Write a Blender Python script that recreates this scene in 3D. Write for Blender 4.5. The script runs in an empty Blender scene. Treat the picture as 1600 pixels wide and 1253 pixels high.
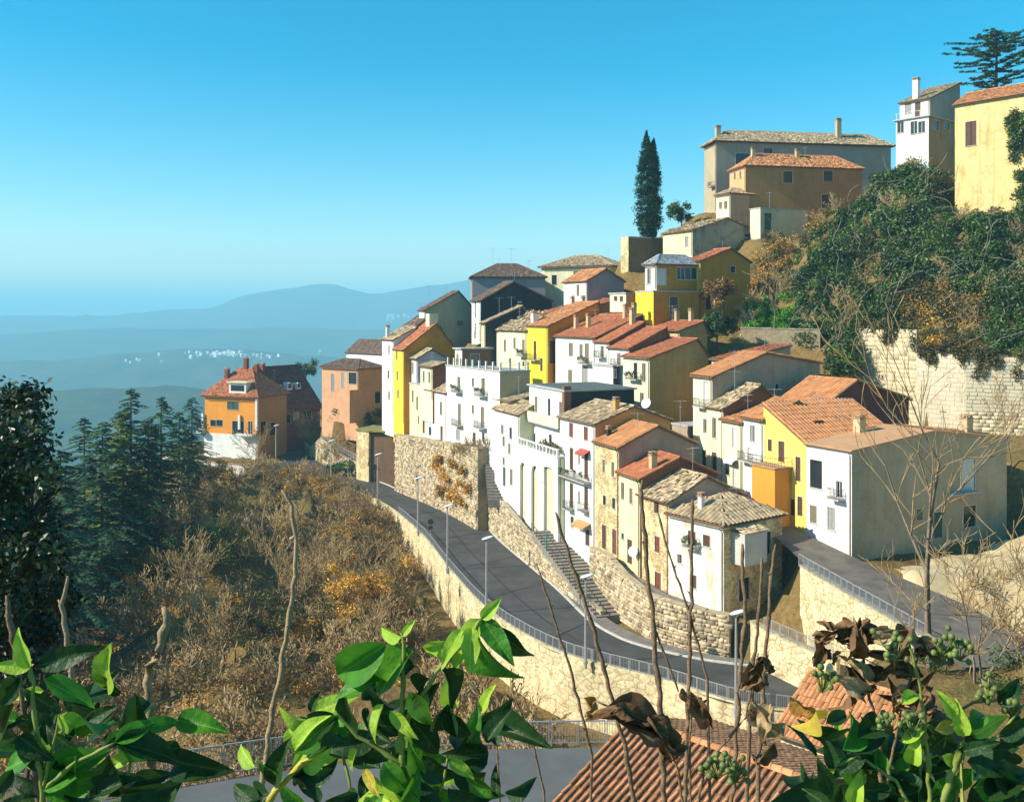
import bpy, math, random
import numpy as np
from mathutils import Vector, Matrix

# ------------------------------------------------------------------ camera, sky, sun, exposure
R = math.radians
SC = bpy.context.scene
COL = SC.collection
F0 = 1500.0          # focal length in photo pixels (photo 1600 wide)
HOR = 490.0          # photo row of eye level
cam_d = bpy.data.cameras.new('camera')
cam = bpy.data.objects.new('camera', cam_d)
COL.objects.link(cam)
cam.location = (0, 0, 0)
cam.rotation_euler = (R(90), 0, 0)
cam_d.sensor_fit = 'HORIZONTAL'
cam_d.sensor_width = 36.0
cam_d.lens = 36.0 * F0 / 1600.0
cam_d.shift_y = (HOR - 626.5) / 1600.0
cam_d.clip_start = 0.1
cam_d.clip_end = 60000
SC.camera = cam

SUN_EL, SUN_AZ = 33.0, 13.0      # elevation; degrees behind the exact left
W = bpy.data.worlds.new('World')
SC.world = W
W.use_nodes = True
nt = W.node_tree
nt.nodes.clear()
wo = nt.nodes.new('ShaderNodeOutputWorld')
bg = nt.nodes.new('ShaderNodeBackground')
sky = nt.nodes.new('ShaderNodeTexSky')
sky.sky_type = 'NISHITA'
sky.sun_disc = False
sky.sun_elevation = R(SUN_EL)
sky.sun_rotation = R(270 - SUN_AZ)
sky.altitude = 700
sky.air_density = 1.0
sky.dust_density = 0.6
sky.ozone_density = 1.0
hs = nt.nodes.new('ShaderNodeHueSaturation')
hs.inputs['Hue'].default_value = 0.478
hs.inputs['Saturation'].default_value = 1.72
hs.inputs['Value'].default_value = 1.0
nt.links.new(sky.outputs[0], hs.inputs['Color'])
nt.links.new(hs.outputs[0], bg.inputs[0])
bg.inputs[1].default_value = 0.125
nt.links.new(bg.outputs[0], wo.inputs[0])

sun_d = bpy.data.lights.new('sun', 'SUN')
sun_d.energy = 5.0
sun_d.angle = R(0.5)
sun_d.color = (1.0, 0.93, 0.80)
sun = bpy.data.objects.new('sun', sun_d)
COL.objects.link(sun)
sdir = Vector((-math.cos(R(SUN_AZ)) * math.cos(R(SUN_EL)), -math.sin(R(SUN_AZ)) * math.cos(R(SUN_EL)), math.sin(R(SUN_EL))))
sun.rotation_euler = sdir.to_track_quat('Z', 'Y').to_euler()
sun.location = sdir * 300

vs = SC.view_settings
vs.view_transform = 'Standard'
vs.look = 'None'
vs.exposure = 0.58
vs.gamma = 1.0
vs.use_curve_mapping = False
SC.cycles.use_denoising = True
SC.cycles.max_bounces = 6
SC.cycles.diffuse_bounces = 4
SC.cycles.transparent_max_bounces = 8
SC.cycles.volume_bounces = 1

# ------------------------------------------------------------------ helpers
rng = np.random.default_rng(7)
random.seed(7)


def P(px, py, Y):
    return Vector(((px - 800) * Y / F0, Y, -(py - HOR) * Y / F0))


def G(px, py, Z):
    return P(px, py, -Z * F0 / (py - HOR))


def put(name, me, parent=None, loc=None):
    o = bpy.data.objects.new(name, me)
    COL.objects.link(o)
    if parent is not None:
        o.parent = parent
    if loc is not None:
        o.location = loc
    return o


def tag(o, label=None, cat=None, group=None, kind=None):
    if label: o['label'] = label
    if cat: o['category'] = cat
    if group: o['group'] = group
    if kind: o['kind'] = kind
    return o


def thing(name, label, cat, loc, group=None):
    o = put(name, None, None, loc)
    o.empty_display_size = 0.5
    return tag(o, label, cat, group)


def mesh(name, V, F, mat, tint=None, smooth=False):
    me = bpy.data.meshes.new(name)
    if isinstance(V, np.ndarray) and isinstance(F, np.ndarray):
        n, m, k = len(V), len(F), F.shape[1]
        me.vertices.add(n)
        me.vertices.foreach_set('co', np.ascontiguousarray(V, dtype=np.float32).ravel())
        me.loops.add(m * k)
        me.loops.foreach_set('vertex_index', np.ascontiguousarray(F, dtype=np.int32).ravel())
        me.polygons.add(m)
        me.polygons.foreach_set('loop_start', np.arange(0, m * k, k, dtype=np.int32))
        me.update(calc_edges=True)
    else:
        me.from_pydata([tuple(v) for v in V], [], [tuple(f) for f in F])
        me.update()
    if tint is not None:
        a = me.color_attributes.new('tint', 'FLOAT_COLOR', 'POINT')
        t = np.asarray(tint, dtype=np.float32)
        if t.ndim == 1:
            t = np.stack([t, t, t, np.ones_like(t)], 1)
        a.data.foreach_set('color', t.ravel())
    if smooth:
        me.polygons.foreach_set('use_smooth', np.ones(len(me.polygons), dtype=bool))
    if mat is not None:
        me.materials.append(mat)
    return me


class MB:
    """collects plain shapes in world coordinates, becomes one mesh"""
    def __init__(s):
        s.v = []
        s.f = []

    def poly(s, pts):
        b = len(s.v)
        s.v += [Vector(p) for p in pts]
        s.f.append(tuple(range(b, b + len(pts))))

    def prism(s, pts, off):
        """closed solid: polygon pts pushed by vector off"""
        off = Vector(off)
        b = len(s.v); n = len(pts)
        s.v += [Vector(p) for p in pts] + [Vector(p) + off for p in pts]
        s.f.append(tuple(range(b + n - 1, b - 1, -1)))
        s.f.append(tuple(range(b + n, b + 2 * n)))
        for i in range(n):
            j = (i + 1) % n
            s.f.append((b + i, b + j, b + n + j, b + n + i))

    def box(s, o, ax, ay, az):
        """o corner, three edge vectors"""
        o, ax, ay, az = Vector(o), Vector(ax), Vector(ay), Vector(az)
        s.prism([o, o + ax, o + ax + ay, o + ay], az)

    def cbox(s, c, ux, hx, uy, hy, uz, hz):
        c = Vector(c)
        s.box(c - ux * hx - uy * hy - uz * hz, ux * 2 * hx, uy * 2 * hy, uz * 2 * hz)

    def tube(s, pts, r, n=6, cap=True):
        pts = [Vector(p) for p in pts]
        rs = r if isinstance(r, (list, tuple)) else [r] * len(pts)
        b = len(s.v)
        for i, p in enumerate(pts):
            t = (pts[min(i + 1, len(pts) - 1)] - pts[max(i - 1, 0)])
            t = t.normalized() if t.length > 1e-9 else Vector((0, 0, 1))
            a = t.cross(Vector((0.13, 0.21, 0.97)) if abs(t.z) < 0.9 else Vector((1, 0, 0))).normalized()
            c = t.cross(a)
            for k in range(n):
                w = 2 * math.pi * k / n
                s.v.append(p + (a * math.cos(w) + c * math.sin(w)) * rs[i])
        for i in range(len(pts) - 1):
            for k in range(n):
                k2 = (k + 1) % n
                s.f.append((b + i * n + k, b + i * n + k2, b + (i + 1) * n + k2, b + (i + 1) * n + k))
        if cap:
            s.f.append(tuple(range(b + n - 1, b - 1, -1)))
            e = b + (len(pts) - 1) * n
            s.f.append(tuple(range(e, e + n)))

    def ell(s, c, ux, uy, uz, nu=12, nv=6):
        c = Vector(c); b = len(s.v)
        for i in range(nv + 1):
            th = math.pi * i / nv
            for k in range(nu):
                w = 2 * math.pi * k / nu
                s.v.append(c + ux * (math.sin(th) * math.cos(w)) + uy * (math.sin(th) * math.sin(w)) + uz * math.cos(th))
        for i in range(nv):
            for k in range(nu):
                k2 = (k + 1) % nu
                s.f.append((b + i * nu + k, b + (i + 1) * nu + k, b + (i + 1) * nu + k2, b + i * nu + k2))

    def build(s, name, mat, parent=None, root=None, smooth=False):
        """root: Vector origin of the thing the part belongs to"""
        root = Vector(root) if root is not None else Vector((0, 0, 0))
        me = mesh(name, [v - root for v in s.v], s.f, mat, smooth=smooth)
        return put(name, me, parent, None if parent is not None else root)


# ------------------------------------------------------------------ materials
MATS = {}


def nodes_mat(name):
    m = bpy.data.materials.new(name)
    m.use_nodes = True
    t = m.node_tree
    b = t.nodes['Principled BSDF']
    return m, t, b, t.nodes['Material Output']


def N(t, kind, **kw):
    n = t.nodes.new(kind)
    for k, v in kw.items():
        if k in n.inputs: n.inputs[k].default_value = v
        else: setattr(n, k, v)
    return n


def rgba(c, k=1.0):
    return (c[0] * k, c[1] * k, c[2] * k, 1)


def noise(t, vec, scale, detail=4, rough=0.55, dist=0.0):
    n = N(t, 'ShaderNodeTexNoise')
    n.inputs['Scale'].default_value = scale
    n.inputs['Detail'].default_value = detail
    n.inputs['Roughness'].default_value = rough
    n.inputs['Distortion'].default_value = dist
    t.links.new(vec, n.inputs['Vector'])
    return n.outputs['Fac']


def ramp(t, fac, stops):
    n = N(t, 'ShaderNodeValToRGB')
    e = n.color_ramp.elements
    e[0].position, e[0].color = stops[0][0], stops[0][1]
    e[1].position, e[1].color = stops[-1][0], stops[-1][1]
    for p, c in stops[1:-1]:
        x = e.new(p); x.color = c
    t.links.new(fac, n.inputs[0])
    return n.outputs[0]


def mixc(t, fac, a, b, mode='MIX'):
    n = N(t, 'ShaderNodeMix', data_type='RGBA', blend_type=mode)
    for s, v in ((0, fac), (6, a), (7, b)):
        if hasattr(v, 'is_linked'): t.links.new(v, n.inputs[s])
        else: n.inputs[s].default_value = v
    return n.outputs[2]


def mapping(t, vec, sc):
    n = N(t, 'ShaderNodeMapping')
    n.inputs['Scale'].default_value = sc
    t.links.new(vec, n.inputs['Vector'])
    return n.outputs[0]


def bump(t, b, h, strength, dist=0.05):
    n = N(t, 'ShaderNodeBump')
    n.inputs['Strength'].default_value = strength
    n.inputs['Distance'].default_value = dist
    t.links.new(h, n.inputs['Height'])
    t.links.new(n.outputs[0], b.inputs['Normal'])


def world_vec(t):
    return N(t, 'ShaderNodeNewGeometry').outputs['Position']


def plaster(col, wear=0.35, stain=None, wet=0.0):
    key = ('plaster', tuple(col), wear, stain)
    if key in MATS: return MATS[key]
    m, t, b, o = nodes_mat('plaster')
    v = world_vec(t)
    stain = stain or (col[0] * 0.62, col[1] * 0.52, col[2] * 0.38)
    n1 = noise(t, v, 0.55, 6, 0.65, 0.4)
    n2 = noise(t, mapping(t, v, (1.6, 1.6, 0.16)), 1.0, 5, 0.6)
    n3 = noise(t, v, 6.0, 4, 0.6)
    n4 = noise(t, v, 0.22, 3, 0.5)
    c = mixc(t, ramp(t, n1, [(0.50, (0, 0, 0, 1)), (0.72, (wear, wear, wear, 1))]), rgba(col), rgba(stain))
    c = mixc(t, ramp(t, n2, [(0.52, (0, 0, 0, 1)), (0.80, (wear, wear, wear, 1))]), c, rgba(stain, 0.75))
    c = mixc(t, 1.0, c, ramp(t, n3, [(0.3, (0.86, 0.86, 0.86, 1)), (0.7, (1.06, 1.06, 1.06, 1))]), 'MULTIPLY')
    c = mixc(t, 1.0, c, ramp(t, n4, [(0.3, (0.90, 0.89, 0.86, 1)), (0.7, (1.05, 1.05, 1.05, 1))]), 'MULTIPLY')
    # chipped patches where the render has come off
    n5 = noise(t, v, 1.7, 5, 0.7)
    c = mixc(t, ramp(t, n5, [(0.66, (0, 0, 0, 1)), (0.69, (wear * 0.9,) * 3 + (1,))]), c, (0.30, 0.22, 0.13, 1))
    t.links.new(c, b.inputs['Base Color'])
    b.inputs['Roughness'].default_value = 0.92
    b.inputs['Specular IOR Level'].default_value = 0.15
    bump(t, b, noise(t, v, 9.0, 5, 0.7), 0.35, 0.04)
    MATS[key] = m
    return m


def stone_face(name, c1, c2, joint, scale=2.3, render=.35):
    """rubble facade, partly covered by old render"""
    m, t, b, o = nodes_mat(name); v = world_vec(t)
    vv = mapping(t, v, (1, 1, 1.7))
    vc = N(t, 'ShaderNodeTexVoronoi'); vc.inputs['Scale'].default_value = scale; t.links.new(vv, vc.inputs['Vector'])
    ve = N(t, 'ShaderNodeTexVoronoi', feature='DISTANCE_TO_EDGE'); ve.inputs['Scale'].default_value = scale; t.links.new(vv, ve.inputs['Vector'])
    sx = N(t, 'ShaderNodeSeparateColor'); t.links.new(vc.outputs['Color'], sx.inputs[0])
    c = mixc(t, sx.outputs[0], rgba(c1), rgba(c2))
    c = mixc(t, ramp(t, ve.outputs['Distance'], [(.0, (1, 1, 1, 1)), (.09, (0, 0, 0, 1))]), c, rgba(joint))
    n1 = noise(t, v, .6, 6, .7, .4)
    pt = ramp(t, n1, [(.5 - render * .2, (1, 1, 1, 1)), (.56 - render * .1, (0, 0, 0, 1))])
    c = mixc(t, pt, c, rgba((c1[0] * 1.15, c1[1] * 1.12, c1[2] * 1.05)))
    c = mixc(t, 1.0, c, ramp(t, noise(t, v, 3.5, 5, .7), [(.3, (.7, .68, .62, 1)), (.7, (1.12, 1.1, 1.05, 1))]), 'MULTIPLY')
    c = mixc(t, ramp(t, noise(t, mapping(t, v, (1.4, 1.4, .14)), 1.0, 5, .6), [(.55, (0, 0, 0, 1)), (.8, (.6, .6, .6, 1))]), c, rgba(joint, .7))
    t.links.new(c, b.inputs['Base Color']); b.inputs['Roughness'].default_value = .95; b.inputs['Specular IOR Level'].default_value = .1
    bump(t, b, ve.outputs['Distance'], .8, .08)
    return m


def basic(name, col, rough=0.8, var=0.2, scale=3.0, bmp=0.0, tint=False, metal=0.0, spec=0.3, col2=None, trans=0.0, bscale=None):
    key = ('basic', name)
    if key in MATS: return MATS[key]
    m, t, b, o = nodes_mat(name)
    v = world_vec(t)
    n1 = noise(t, v, scale, 5, 0.6)
    c2 = col2 or (col[0] * (1 - var), col[1] * (1 - var), col[2] * (1 - var))
    c = ramp(t, n1, [(0.32, rgba(c2)), (0.68, rgba(col, 1 + var * 0.4))])
    if tint:
        a = N(t, 'ShaderNodeAttribute', attribute_name='tint')
        c = mixc(t, 1.0, c, a.outputs['Color'], 'MULTIPLY')
    t.links.new(c, b.inputs['Base Color'])
    b.inputs['Roughness'].default_value = rough
    b.inputs['Metallic'].default_value = metal
    b.inputs['Specular IOR Level'].default_value = spec
    if bmp: bump(t, b, noise(t, v, bscale or scale * 3, 5, 0.65), bmp, 0.06)
    if trans:
        tr = N(t, 'ShaderNodeBsdfTranslucent')
        t.links.new(c, tr.inputs[0])
        mx = N(t, 'ShaderNodeMixShader')
        mx.inputs[0].default_value = trans
        t.links.new(b.outputs[0], mx.inputs[1]); t.links.new(tr.outputs[0], mx.inputs[2])
        t.links.new(mx.outputs[0], o.inputs[0])
    MATS[key] = m
    return m


WHITE = (0.80, 0.79, 0.74); CREAM = (0.78, 0.70, 0.50); GREY = (0.40, 0.38, 0.35)
M_tile_red = basic('tile_red', (0.50, 0.17, 0.075), 0.85, 0.25, 1.2, 0.3, True)
M_tile_orange = basic('tile_orange', (0.58, 0.25, 0.10), 0.85, 0.2, 1.2, 0.3, True)
M_tile_old = basic('tile_old', (0.52, 0.38, 0.22), 0.9, 0.4, 1.0, 0.4, True)
M_tile_dark = basic('tile_dark', (0.20, 0.13, 0.09), 0.9, 0.35, 1.0, 0.4, True)
M_tile_maroon = basic('tile_maroon', (0.20, 0.055, 0.04), 0.85, 0.25, 1.0, 0.3, True)
M_eave = basic('eave_board', (0.22, 0.13, 0.07), 0.85, 0.3, 4.0)
M_concrete = basic('concrete', (0.46, 0.44, 0.40), 0.9, 0.25, 1.5, 0.4)
M_stone = basic('rubble_stone', (0.52, 0.42, 0.27), 0.92, 0.35, 1.1, 0.6, True, col2=(0.34, 0.25, 0.14))
M_mortar = basic('mortar', (0.36, 0.28, 0.17), 0.95, 0.3, 2.0, 0.6)
M_ashlar = basic('cut_stone', (0.60, 0.50, 0.31), 0.92, 0.25, 1.5, 0.5, True)
M_asphalt = basic('asphalt', (0.075, 0.072, 0.068), 0.85, 0.35, 0.35, 0.25, bscale=14)
M_paving = basic('paving', (0.22, 0.19, 0.16), 0.9, 0.3, 1.2, 0.4)
M_kerb = basic('kerb_stone', (0.58, 0.54, 0.46), 0.85, 0.2, 2.0, 0.3)
M_glass = basic('window_glass', (0.025, 0.03, 0.032), 0.12, 0.3, 0.8, spec=0.6)
M_frame = basic('painted_frame', (0.62, 0.60, 0.54), 0.6, 0.15)
M_brown = basic('brown_wood', (0.12, 0.055, 0.03), 0.65, 0.3, 5.0)
M_redw = basic('red_wood', (0.20, 0.065, 0.035), 0.65, 0.25, 5.0)
M_green = basic('green_wood', (0.06, 0.11, 0.075), 0.6, 0.3, 5.0)
M_olive = basic('olive_wood', (0.22, 0.19, 0.11), 0.65, 0.3, 5.0)
M_greyw = basic('grey_wood', (0.33, 0.32, 0.29), 0.65, 0.2, 5.0)
M_iron = basic('wrought_iron', (0.05, 0.045, 0.04), 0.5, 0.3, 5.0, spec=0.5)
M_galv = basic('galvanised_steel', (0.50, 0.51, 0.51), 0.45, 0.12, 3.0, metal=0.5)
M_lampw = basic('lamp_enamel', (0.70, 0.75, 0.80), 0.35, 0.08, 3.0)
M_bark = basic('grey_bark', (0.26, 0.20, 0.14), 0.95, 0.4, 3.0, 0.6)
M_barkd = basic('dark_bark', (0.10, 0.07, 0.045), 0.95, 0.4, 3.0, 0.6)

# ------------------------------------------------------------------ building kit
UP = Vector((0, 0, 1))
FOOT = []            # (x, y, z) ground heights under the houses, used for the terrain
SHUT = {'b': M_brown, 'r': M_redw, 'g': M_green, 'o': M_olive, 'y': M_greyw, 'D': M_brown, 'R': M_redw, 'W': M_frame, 'G': M_green}


def inpoly(pu, pv, poly):
    """convex polygon test, numpy"""
    n = len(poly); s = None
    res = np.ones(pu.shape, bool); res2 = np.ones(pu.shape, bool)
    for i in range(n):
        (x0, y0), (x1, y1) = poly[i], poly[(i + 1) % n]
        c = (x1 - x0) * (pv - y0) - (y1 - y0) * (pu - x0)
        res &= c >= -1e-6; res2 &= c <= 1e-6
    return res | res2


def tile_arrays(pts, pitch=0.32, row=0.45, amp=0.085, rag=0.03, vary=0.28, lift=0.03):
    pts = [Vector(p) for p in pts]
    eu = (pts[1] - pts[0]).normalized()
    n = eu.cross(pts[2] - pts[1]).normalized()
    if n.z < 0: n = -n
    ev = n.cross(eu).normalized()
    if ev.z < 0: ev = -ev
    q = [((p - pts[0]).dot(eu), (p - pts[0]).dot(ev)) for p in pts]
    us = [a for a, _ in q]; vv = [b for _, b in q]
    nu = max(2, int(round((max(us) - min(us)) / pitch))); nv = max(1, int(round((max(vv) - min(vv)) / row)))
    du = (max(us) - min(us)) / nu; dv = (max(vv) - min(vv)) / nv
    U, V_ = np.meshgrid(min(us) + du * (np.arange(nu) + .5), min(vv) + dv * (np.arange(nv) + .5))
    ok = inpoly(U, V_, q)
    U = U[ok]; V_ = V_[ok]
    if len(U) == 0: return np.zeros((0, 3)), np.zeros((0, 4), int), np.zeros(0)
    k = len(U)
    sp = np.array([0, .18, .5, .82, 1.0]); hp = np.array([0, .72, 1, .72, 0]) * amp
    ju = rng.normal(0, rag, k); jl = rng.normal(0, rag * .7, k)
    ang = rng.normal(0, rag * 1.2, k)
    verts = np.zeros((k, 10, 3))
    e_u, e_v, nn, o = map(np.array, (eu, ev, n, pts[0]))
    for r_, (t, hh) in enumerate(((-.5, lift + .035), (.5, lift))):
        for i in range(5):
            uu = U + (sp[i] - .5) * du + ju + ang * t * dv
            vvv = V_ + t * dv * 1.04
            h = hp[i] + hh + jl
            verts[:, r_ * 5 + i] = o + uu[:, None] * e_u + vvv[:, None] * e_v + h[:, None] * nn
    base = (np.arange(k) * 10)[:, None, None]
    f = np.array([[i, i + 1, 5 + i + 1, 5 + i] for i in range(4)])[None] + base
    tint = np.clip(rng.normal(1.0, vary, k), .35, 1.7)
    return verts.reshape(-1, 3), f.reshape(-1, 4), np.repeat(tint, 10)


class Tiles:
    def __init__(s): s.V = []; s.F = []; s.T = []; s.n = 0

    def add(s, V, F, T):
        if len(V) == 0: return
        s.V.append(V); s.F.append(F + s.n); s.T.append(T); s.n += len(V)

    def ridge(s, a, b, r=0.13):
        a, b = Vector(a), Vector(b); L = (b - a).length; n = max(1, int(L / .42)); d = (b - a) / n
        sd = d.normalized().cross(UP).normalized(); w = sd.cross(d.normalized())
        if w.z < 0: w = -w
        V = []; F = []; T = []
        for i in range(n):
            p = a + d * i; q = p + d * 1.06; k = len(V)
            for pt, rr in ((p, r * 1.15), (q, r)):
                for g in range(5):
                    an = math.pi * g / 4
                    V.append(pt + sd * math.cos(an) * rr + w * (math.sin(an) * rr + .04))
            for g in range(4): F.append((k + g, k + g + 1, k + 5 + g + 1, k + 5 + g))
            T += [random.uniform(.7, 1.35)] * 10
        s.add(np.array([tuple(v) for v in V]), np.array(F), np.array(T))

    def build(s, mat, parent, root):
        if not s.V: return None
        V = np.concatenate(s.V) - np.array(root); 
        o = put('tiles', mesh('tiles', V, np.concatenate(s.F), mat, np.concatenate(s.T)), parent)
        o['kind'] = 'stuff'
        return o


def wall_holes(mb, o, u, n, L, z0, z1, holes, dep=0.22):
    """rectangular wall from o along u, with real openings"""
    us = sorted(set([0, L] + [h[0] for h in holes] + [h[1] for h in holes]))
    zs = sorted(set([z0, z1] + [h[2] for h in holes] + [h[3] for h in holes]))
    pt = lambda a, z, d=0: Vector((o.x + u.x * a - n.x * d, o.y + u.y * a - n.y * d, z))
    for i in range(len(us) - 1):
        for j in range(len(zs) - 1):
            cu, cz = (us[i] + us[i + 1]) / 2, (zs[j] + zs[j + 1]) / 2
            if any(h[0] < cu < h[1] and h[2] < cz < h[3] for h in holes): continue
            mb.poly([pt(us[i], zs[j]), pt(us[i + 1], zs[j]), pt(us[i + 1], zs[j + 1]), pt(us[i], zs[j + 1])])
    for a, b, c, d in holes:
        mb.poly([pt(a, c), pt(b, c), pt(b, c, dep), pt(a, c, dep)])
        mb.poly([pt(a, d), pt(b, d), pt(b, d, dep), pt(a, d, dep)])
        mb.poly([pt(a, c), pt(a, d), pt(a, d, dep), pt(a, c, dep)])
        mb.poly([pt(b, c), pt(b, d), pt(b, d, dep), pt(b, c, dep)])
        mb.poly([pt(a, c, dep), pt(b, c, dep), pt(b, d, dep), pt(a, d, dep)])


def add_window(root, o, u, n, hole, kind):
    a, b, c, d = hole
    pt = lambda s, z, out: Vector((o.x + u.x * s + n.x * out, o.y + u.y * s + n.y * out, z))
    rl = root.location
    door = kind in 'DRWG'
    m = MB(); t = 0.07
    # surround of thin boards, just proud of the wall
    for s0, s1, q0, q1 in ((a - t, a, c, d + t), (b, b + t, c, d + t), (a, b, d, d + t)):
        m.box(pt(s0, q0, -.03), u * (s1 - s0), n * .05, UP * (q1 - q0))
    w = m.build('door' if door else 'window', M_frame if kind in 'wWk' else M_kerb, root, rl)
    if door:
        p = MB()
        p.box(pt(a, c, -.17), u * (b - a), n * .06, UP * (d - c))
        mid = (a + b) / 2
        for s0 in (a + .08, mid + .05):
            for q0, q1 in ((.12, .42), (.5, .9)):
                p.box(pt(s0, c + (d - c) * q0, -.11), u * max(.05, (b - a) / 2 - .13), n * .025, UP * (d - c) * (q1 - q0))
        p.build('leaf_panel', SHUT[kind], w, rl)
    elif kind in 'wk':
        p = MB(); p.poly([pt(a, c, -.15), pt(b, c, -.15), pt(b, d, -.15), pt(a, d, -.15)])
        p.build('pane', M_glass, w, rl)
        if kind == 'w':
            f = MB(); mid = (a + b) / 2
            for s0, s1, q0, q1 in ((a, a + .06, c, d), (b - .06, b, c, d), (mid - .04, mid + .04, c, d), (a + .06, b - .06, d - .06, d), (a + .06, b - .06, c, c + .06)):
                f.box(pt(s0, q0, -.145), u * (s1 - s0), n * .05, UP * (q1 - q0))
            f.build('sash', M_frame, w, rl)
    else:
        mid = (a + b) / 2
        gap = random.choice([0, 0, .12])
        for s0, s1 in ((a + .01, mid - .012 - gap / 2), (mid + .012 + gap / 2, b - .01)):
            p = MB()
            p.box(pt(s0, c + .02, -.13), u * (s1 - s0), n * .05, UP * (d - c - .04))
            k = max(3, int((d - c) / .16))
            for i in range(k):
                p.box(pt(s0 + .05, c + .06 + (d - c - .12) * i / k, -.08), u * max(.02, s1 - s0 - .1), n * .018, UP * .06)
            p.build('shutter', SHUT[kind], w, rl)
        if gap:
            p = MB(); p.poly([pt(mid - gap, c, -.19), pt(mid + gap, c, -.19), pt(mid + gap, d, -.19), pt(mid - gap, d, -.19)])
            p.build('pane', M_glass, w, rl)
    if not door:
        s = MB(); s.box(pt(a - .1, c - .07, -.05), u * (b - a + .2), n * .17, UP * .065)
        s.build('sill', M_kerb, w, rl)
    return w


def add_balcony(root, o, u, n, s0, s1, z, out=0.95, style='bars', hgt=0.95, mat=None, plants=False):
    pt = lambda s, zz, q: Vector((o.x + u.x * s + n.x * q, o.y + u.y * s + n.y * q, zz))
    rl = root.location
    m = MB(); m.box(pt(s0, z - .16, -.02), u * (s1 - s0), n * (out + .02), UP * .16)
    bal = m.build('balcony', M_concrete, root, rl)
    r = MB()
    sides = ((pt(s0 + .03, z, 0), pt(s0 + .03, z, out - .04)), (pt(s0 + .03, z, out - .04), pt(s1 - .03, z, out - .04)), (pt(s1 - .03, z, out - .04), pt(s1 - .03, z, 0)))
    if style == 'bars':
        for p, q in sides:
            L = (q - p).length; k = max(2, int(L / .16)); d = (q - p).normalized(); sdv = d.cross(UP)
            r.box(p + UP * (hgt - .04) - sdv * .02, q - p, sdv * .04, UP * .04)
            r.box(p + UP * .08 - sdv * .015, q - p, sdv * .03, UP * .03)
            for i in range(k + 1):
                c = p + (q - p) * (i / k)
                r.box(c - d * .011 - sdv * .011, d * .022, sdv * .022, UP * (hgt - .04))
        r.build('railing', mat or M_iron, bal, rl)
    else:
        for p, q in sides:
            d = (q - p).normalized(); sdv = d.cross(UP)
            r.box(p - sdv * .06, q - p, sdv * .12, UP * hgt)
        r.build('parapet', mat or plaster(CREAM), bal, rl)
    if plants:
        V, F, T = leaf_arrays([(pt(s0 + (s1 - s0) * (i + .5) / 4, z + .75 + random.uniform(-.2, .3), out - .05), .3) for i in range(4)], 45, .12)
        b = put('potted_plants', mesh('potted_plants', V - np.array(rl), F, M_leaf_olive, T), bal)
        b['kind'] = 'stuff'
    return bal


def leaf_arrays(clumps, n, size, up=0.3, flat=1.0, tone=(1.0, .3), shell=0.55):
    """n rhombic leaves in each (centre, radius) clump; radius may be a 3-tuple"""
    C = np.array([tuple(c) for c, _ in clumps], float); Rr = np.array([r if hasattr(r, '__len__') else (r, r, r * flat) for _, r in clumps], float)
    k = len(C) * n
    C = np.repeat(C, n, 0); Rr = np.repeat(Rr, n, 0)
    d = rng.normal(size=(k, 3)); d /= np.linalg.norm(d, axis=1)[:, None]
    rad = (shell + (1 - shell) * rng.random(k)) * (0.82 + 0.36 * rng.random(k))
    p = C + d * Rr * rad[:, None]
    nrm = d * .8 + rng.normal(size=(k, 3)) * .7 + np.array([0, 0, up])
    nrm /= np.linalg.norm(nrm, axis=1)[:, None]
    a = np.cross(nrm, rng.normal(size=(k, 3))); a /= np.linalg.norm(a, axis=1)[:, None]
    b = np.cross(nrm, a)
    s = size * (0.55 + .9 * rng.random(k))[:, None]
    V = np.stack([p - a * s, p - b * s * .5 + nrm * s * .12, p + a * s, p + b * s * .5 + nrm * s * .12], 1)
    F = np.arange(k * 4).reshape(k, 4)
    ct = np.repeat(np.clip(rng.normal(tone[0], tone[1] * .6, len(clumps)), .3, 2), n)
    t = np.clip(ct * rng.normal(1, tone[1], k), .25, 2.2)
    return V.reshape(-1, 3), F, np.repeat(t, 4)


M_leaf_olive = basic('olive_leaves', (0.16, 0.15, 0.035), 0.7, 0.35, 2.0, tint=True, trans=0.25)


def chimney(parent, rl, base, w=0.55, h=1.3, mat=None, axis=None, cap=True):
    u = axis or Vector((1, 0, 0)); v = UP.cross(u)
    m = MB(); m.cbox(Vector(base) + UP * (h / 2 - .5), u, w / 2, v, w / 2, UP, h / 2 + .5)
    c = m.build('chimney', mat or plaster((0.50, 0.30, 0.18), 0.5), parent, rl)
    if cap:
        k = MB(); k.cbox(Vector(base) + UP * (h + .05), u, w / 2 + .1, v, w / 2 + .1, UP, .05)
        for sx in (-1, 1):
            for sy in (-1, 1): k.cbox(Vector(base) + UP * (h + .2) + u * sx * w * .36 + v * sy * w * .36, u, .06, v, .06, UP, .12)
        k.cbox(Vector(base) + UP * (h + .36), u, w / 2 + .06, v, w / 2 + .06, UP, .05)
        k.build('chimney_cap', M_tile_old_plain, c, rl)
    return c


M_tile_old_plain = basic('cap_tile', (0.48, 0.30, 0.17), 0.9, 0.3, 2.0)


def antenna(parent, rl, base, h=3.0, ang=0.3):
    m = MB(); b = Vector(base); m.tube([b - UP * .3, b + UP * h], .03, 5)
    d = Vector((math.cos(ang), math.sin(ang), 0)); e = Vector((-d.y, d.x, 0))
    m.tube([b + UP * (h - .15) - d * .8, b + UP * (h - .15) + d * .8], .018, 4)
    for i in range(7):
        c = b + UP * (h - .15) + d * (-.75 + .25 * i)
        m.tube([c - e * (.22 + .03 * i), c + e * (.22 + .03 * i)], .012, 4)
    m.tube([b + UP * (h - .8) - e * .5, b + UP * (h - .8) + e * .5], .015, 4)
    return m.build('antenna', M_galv, parent, rl)


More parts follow.
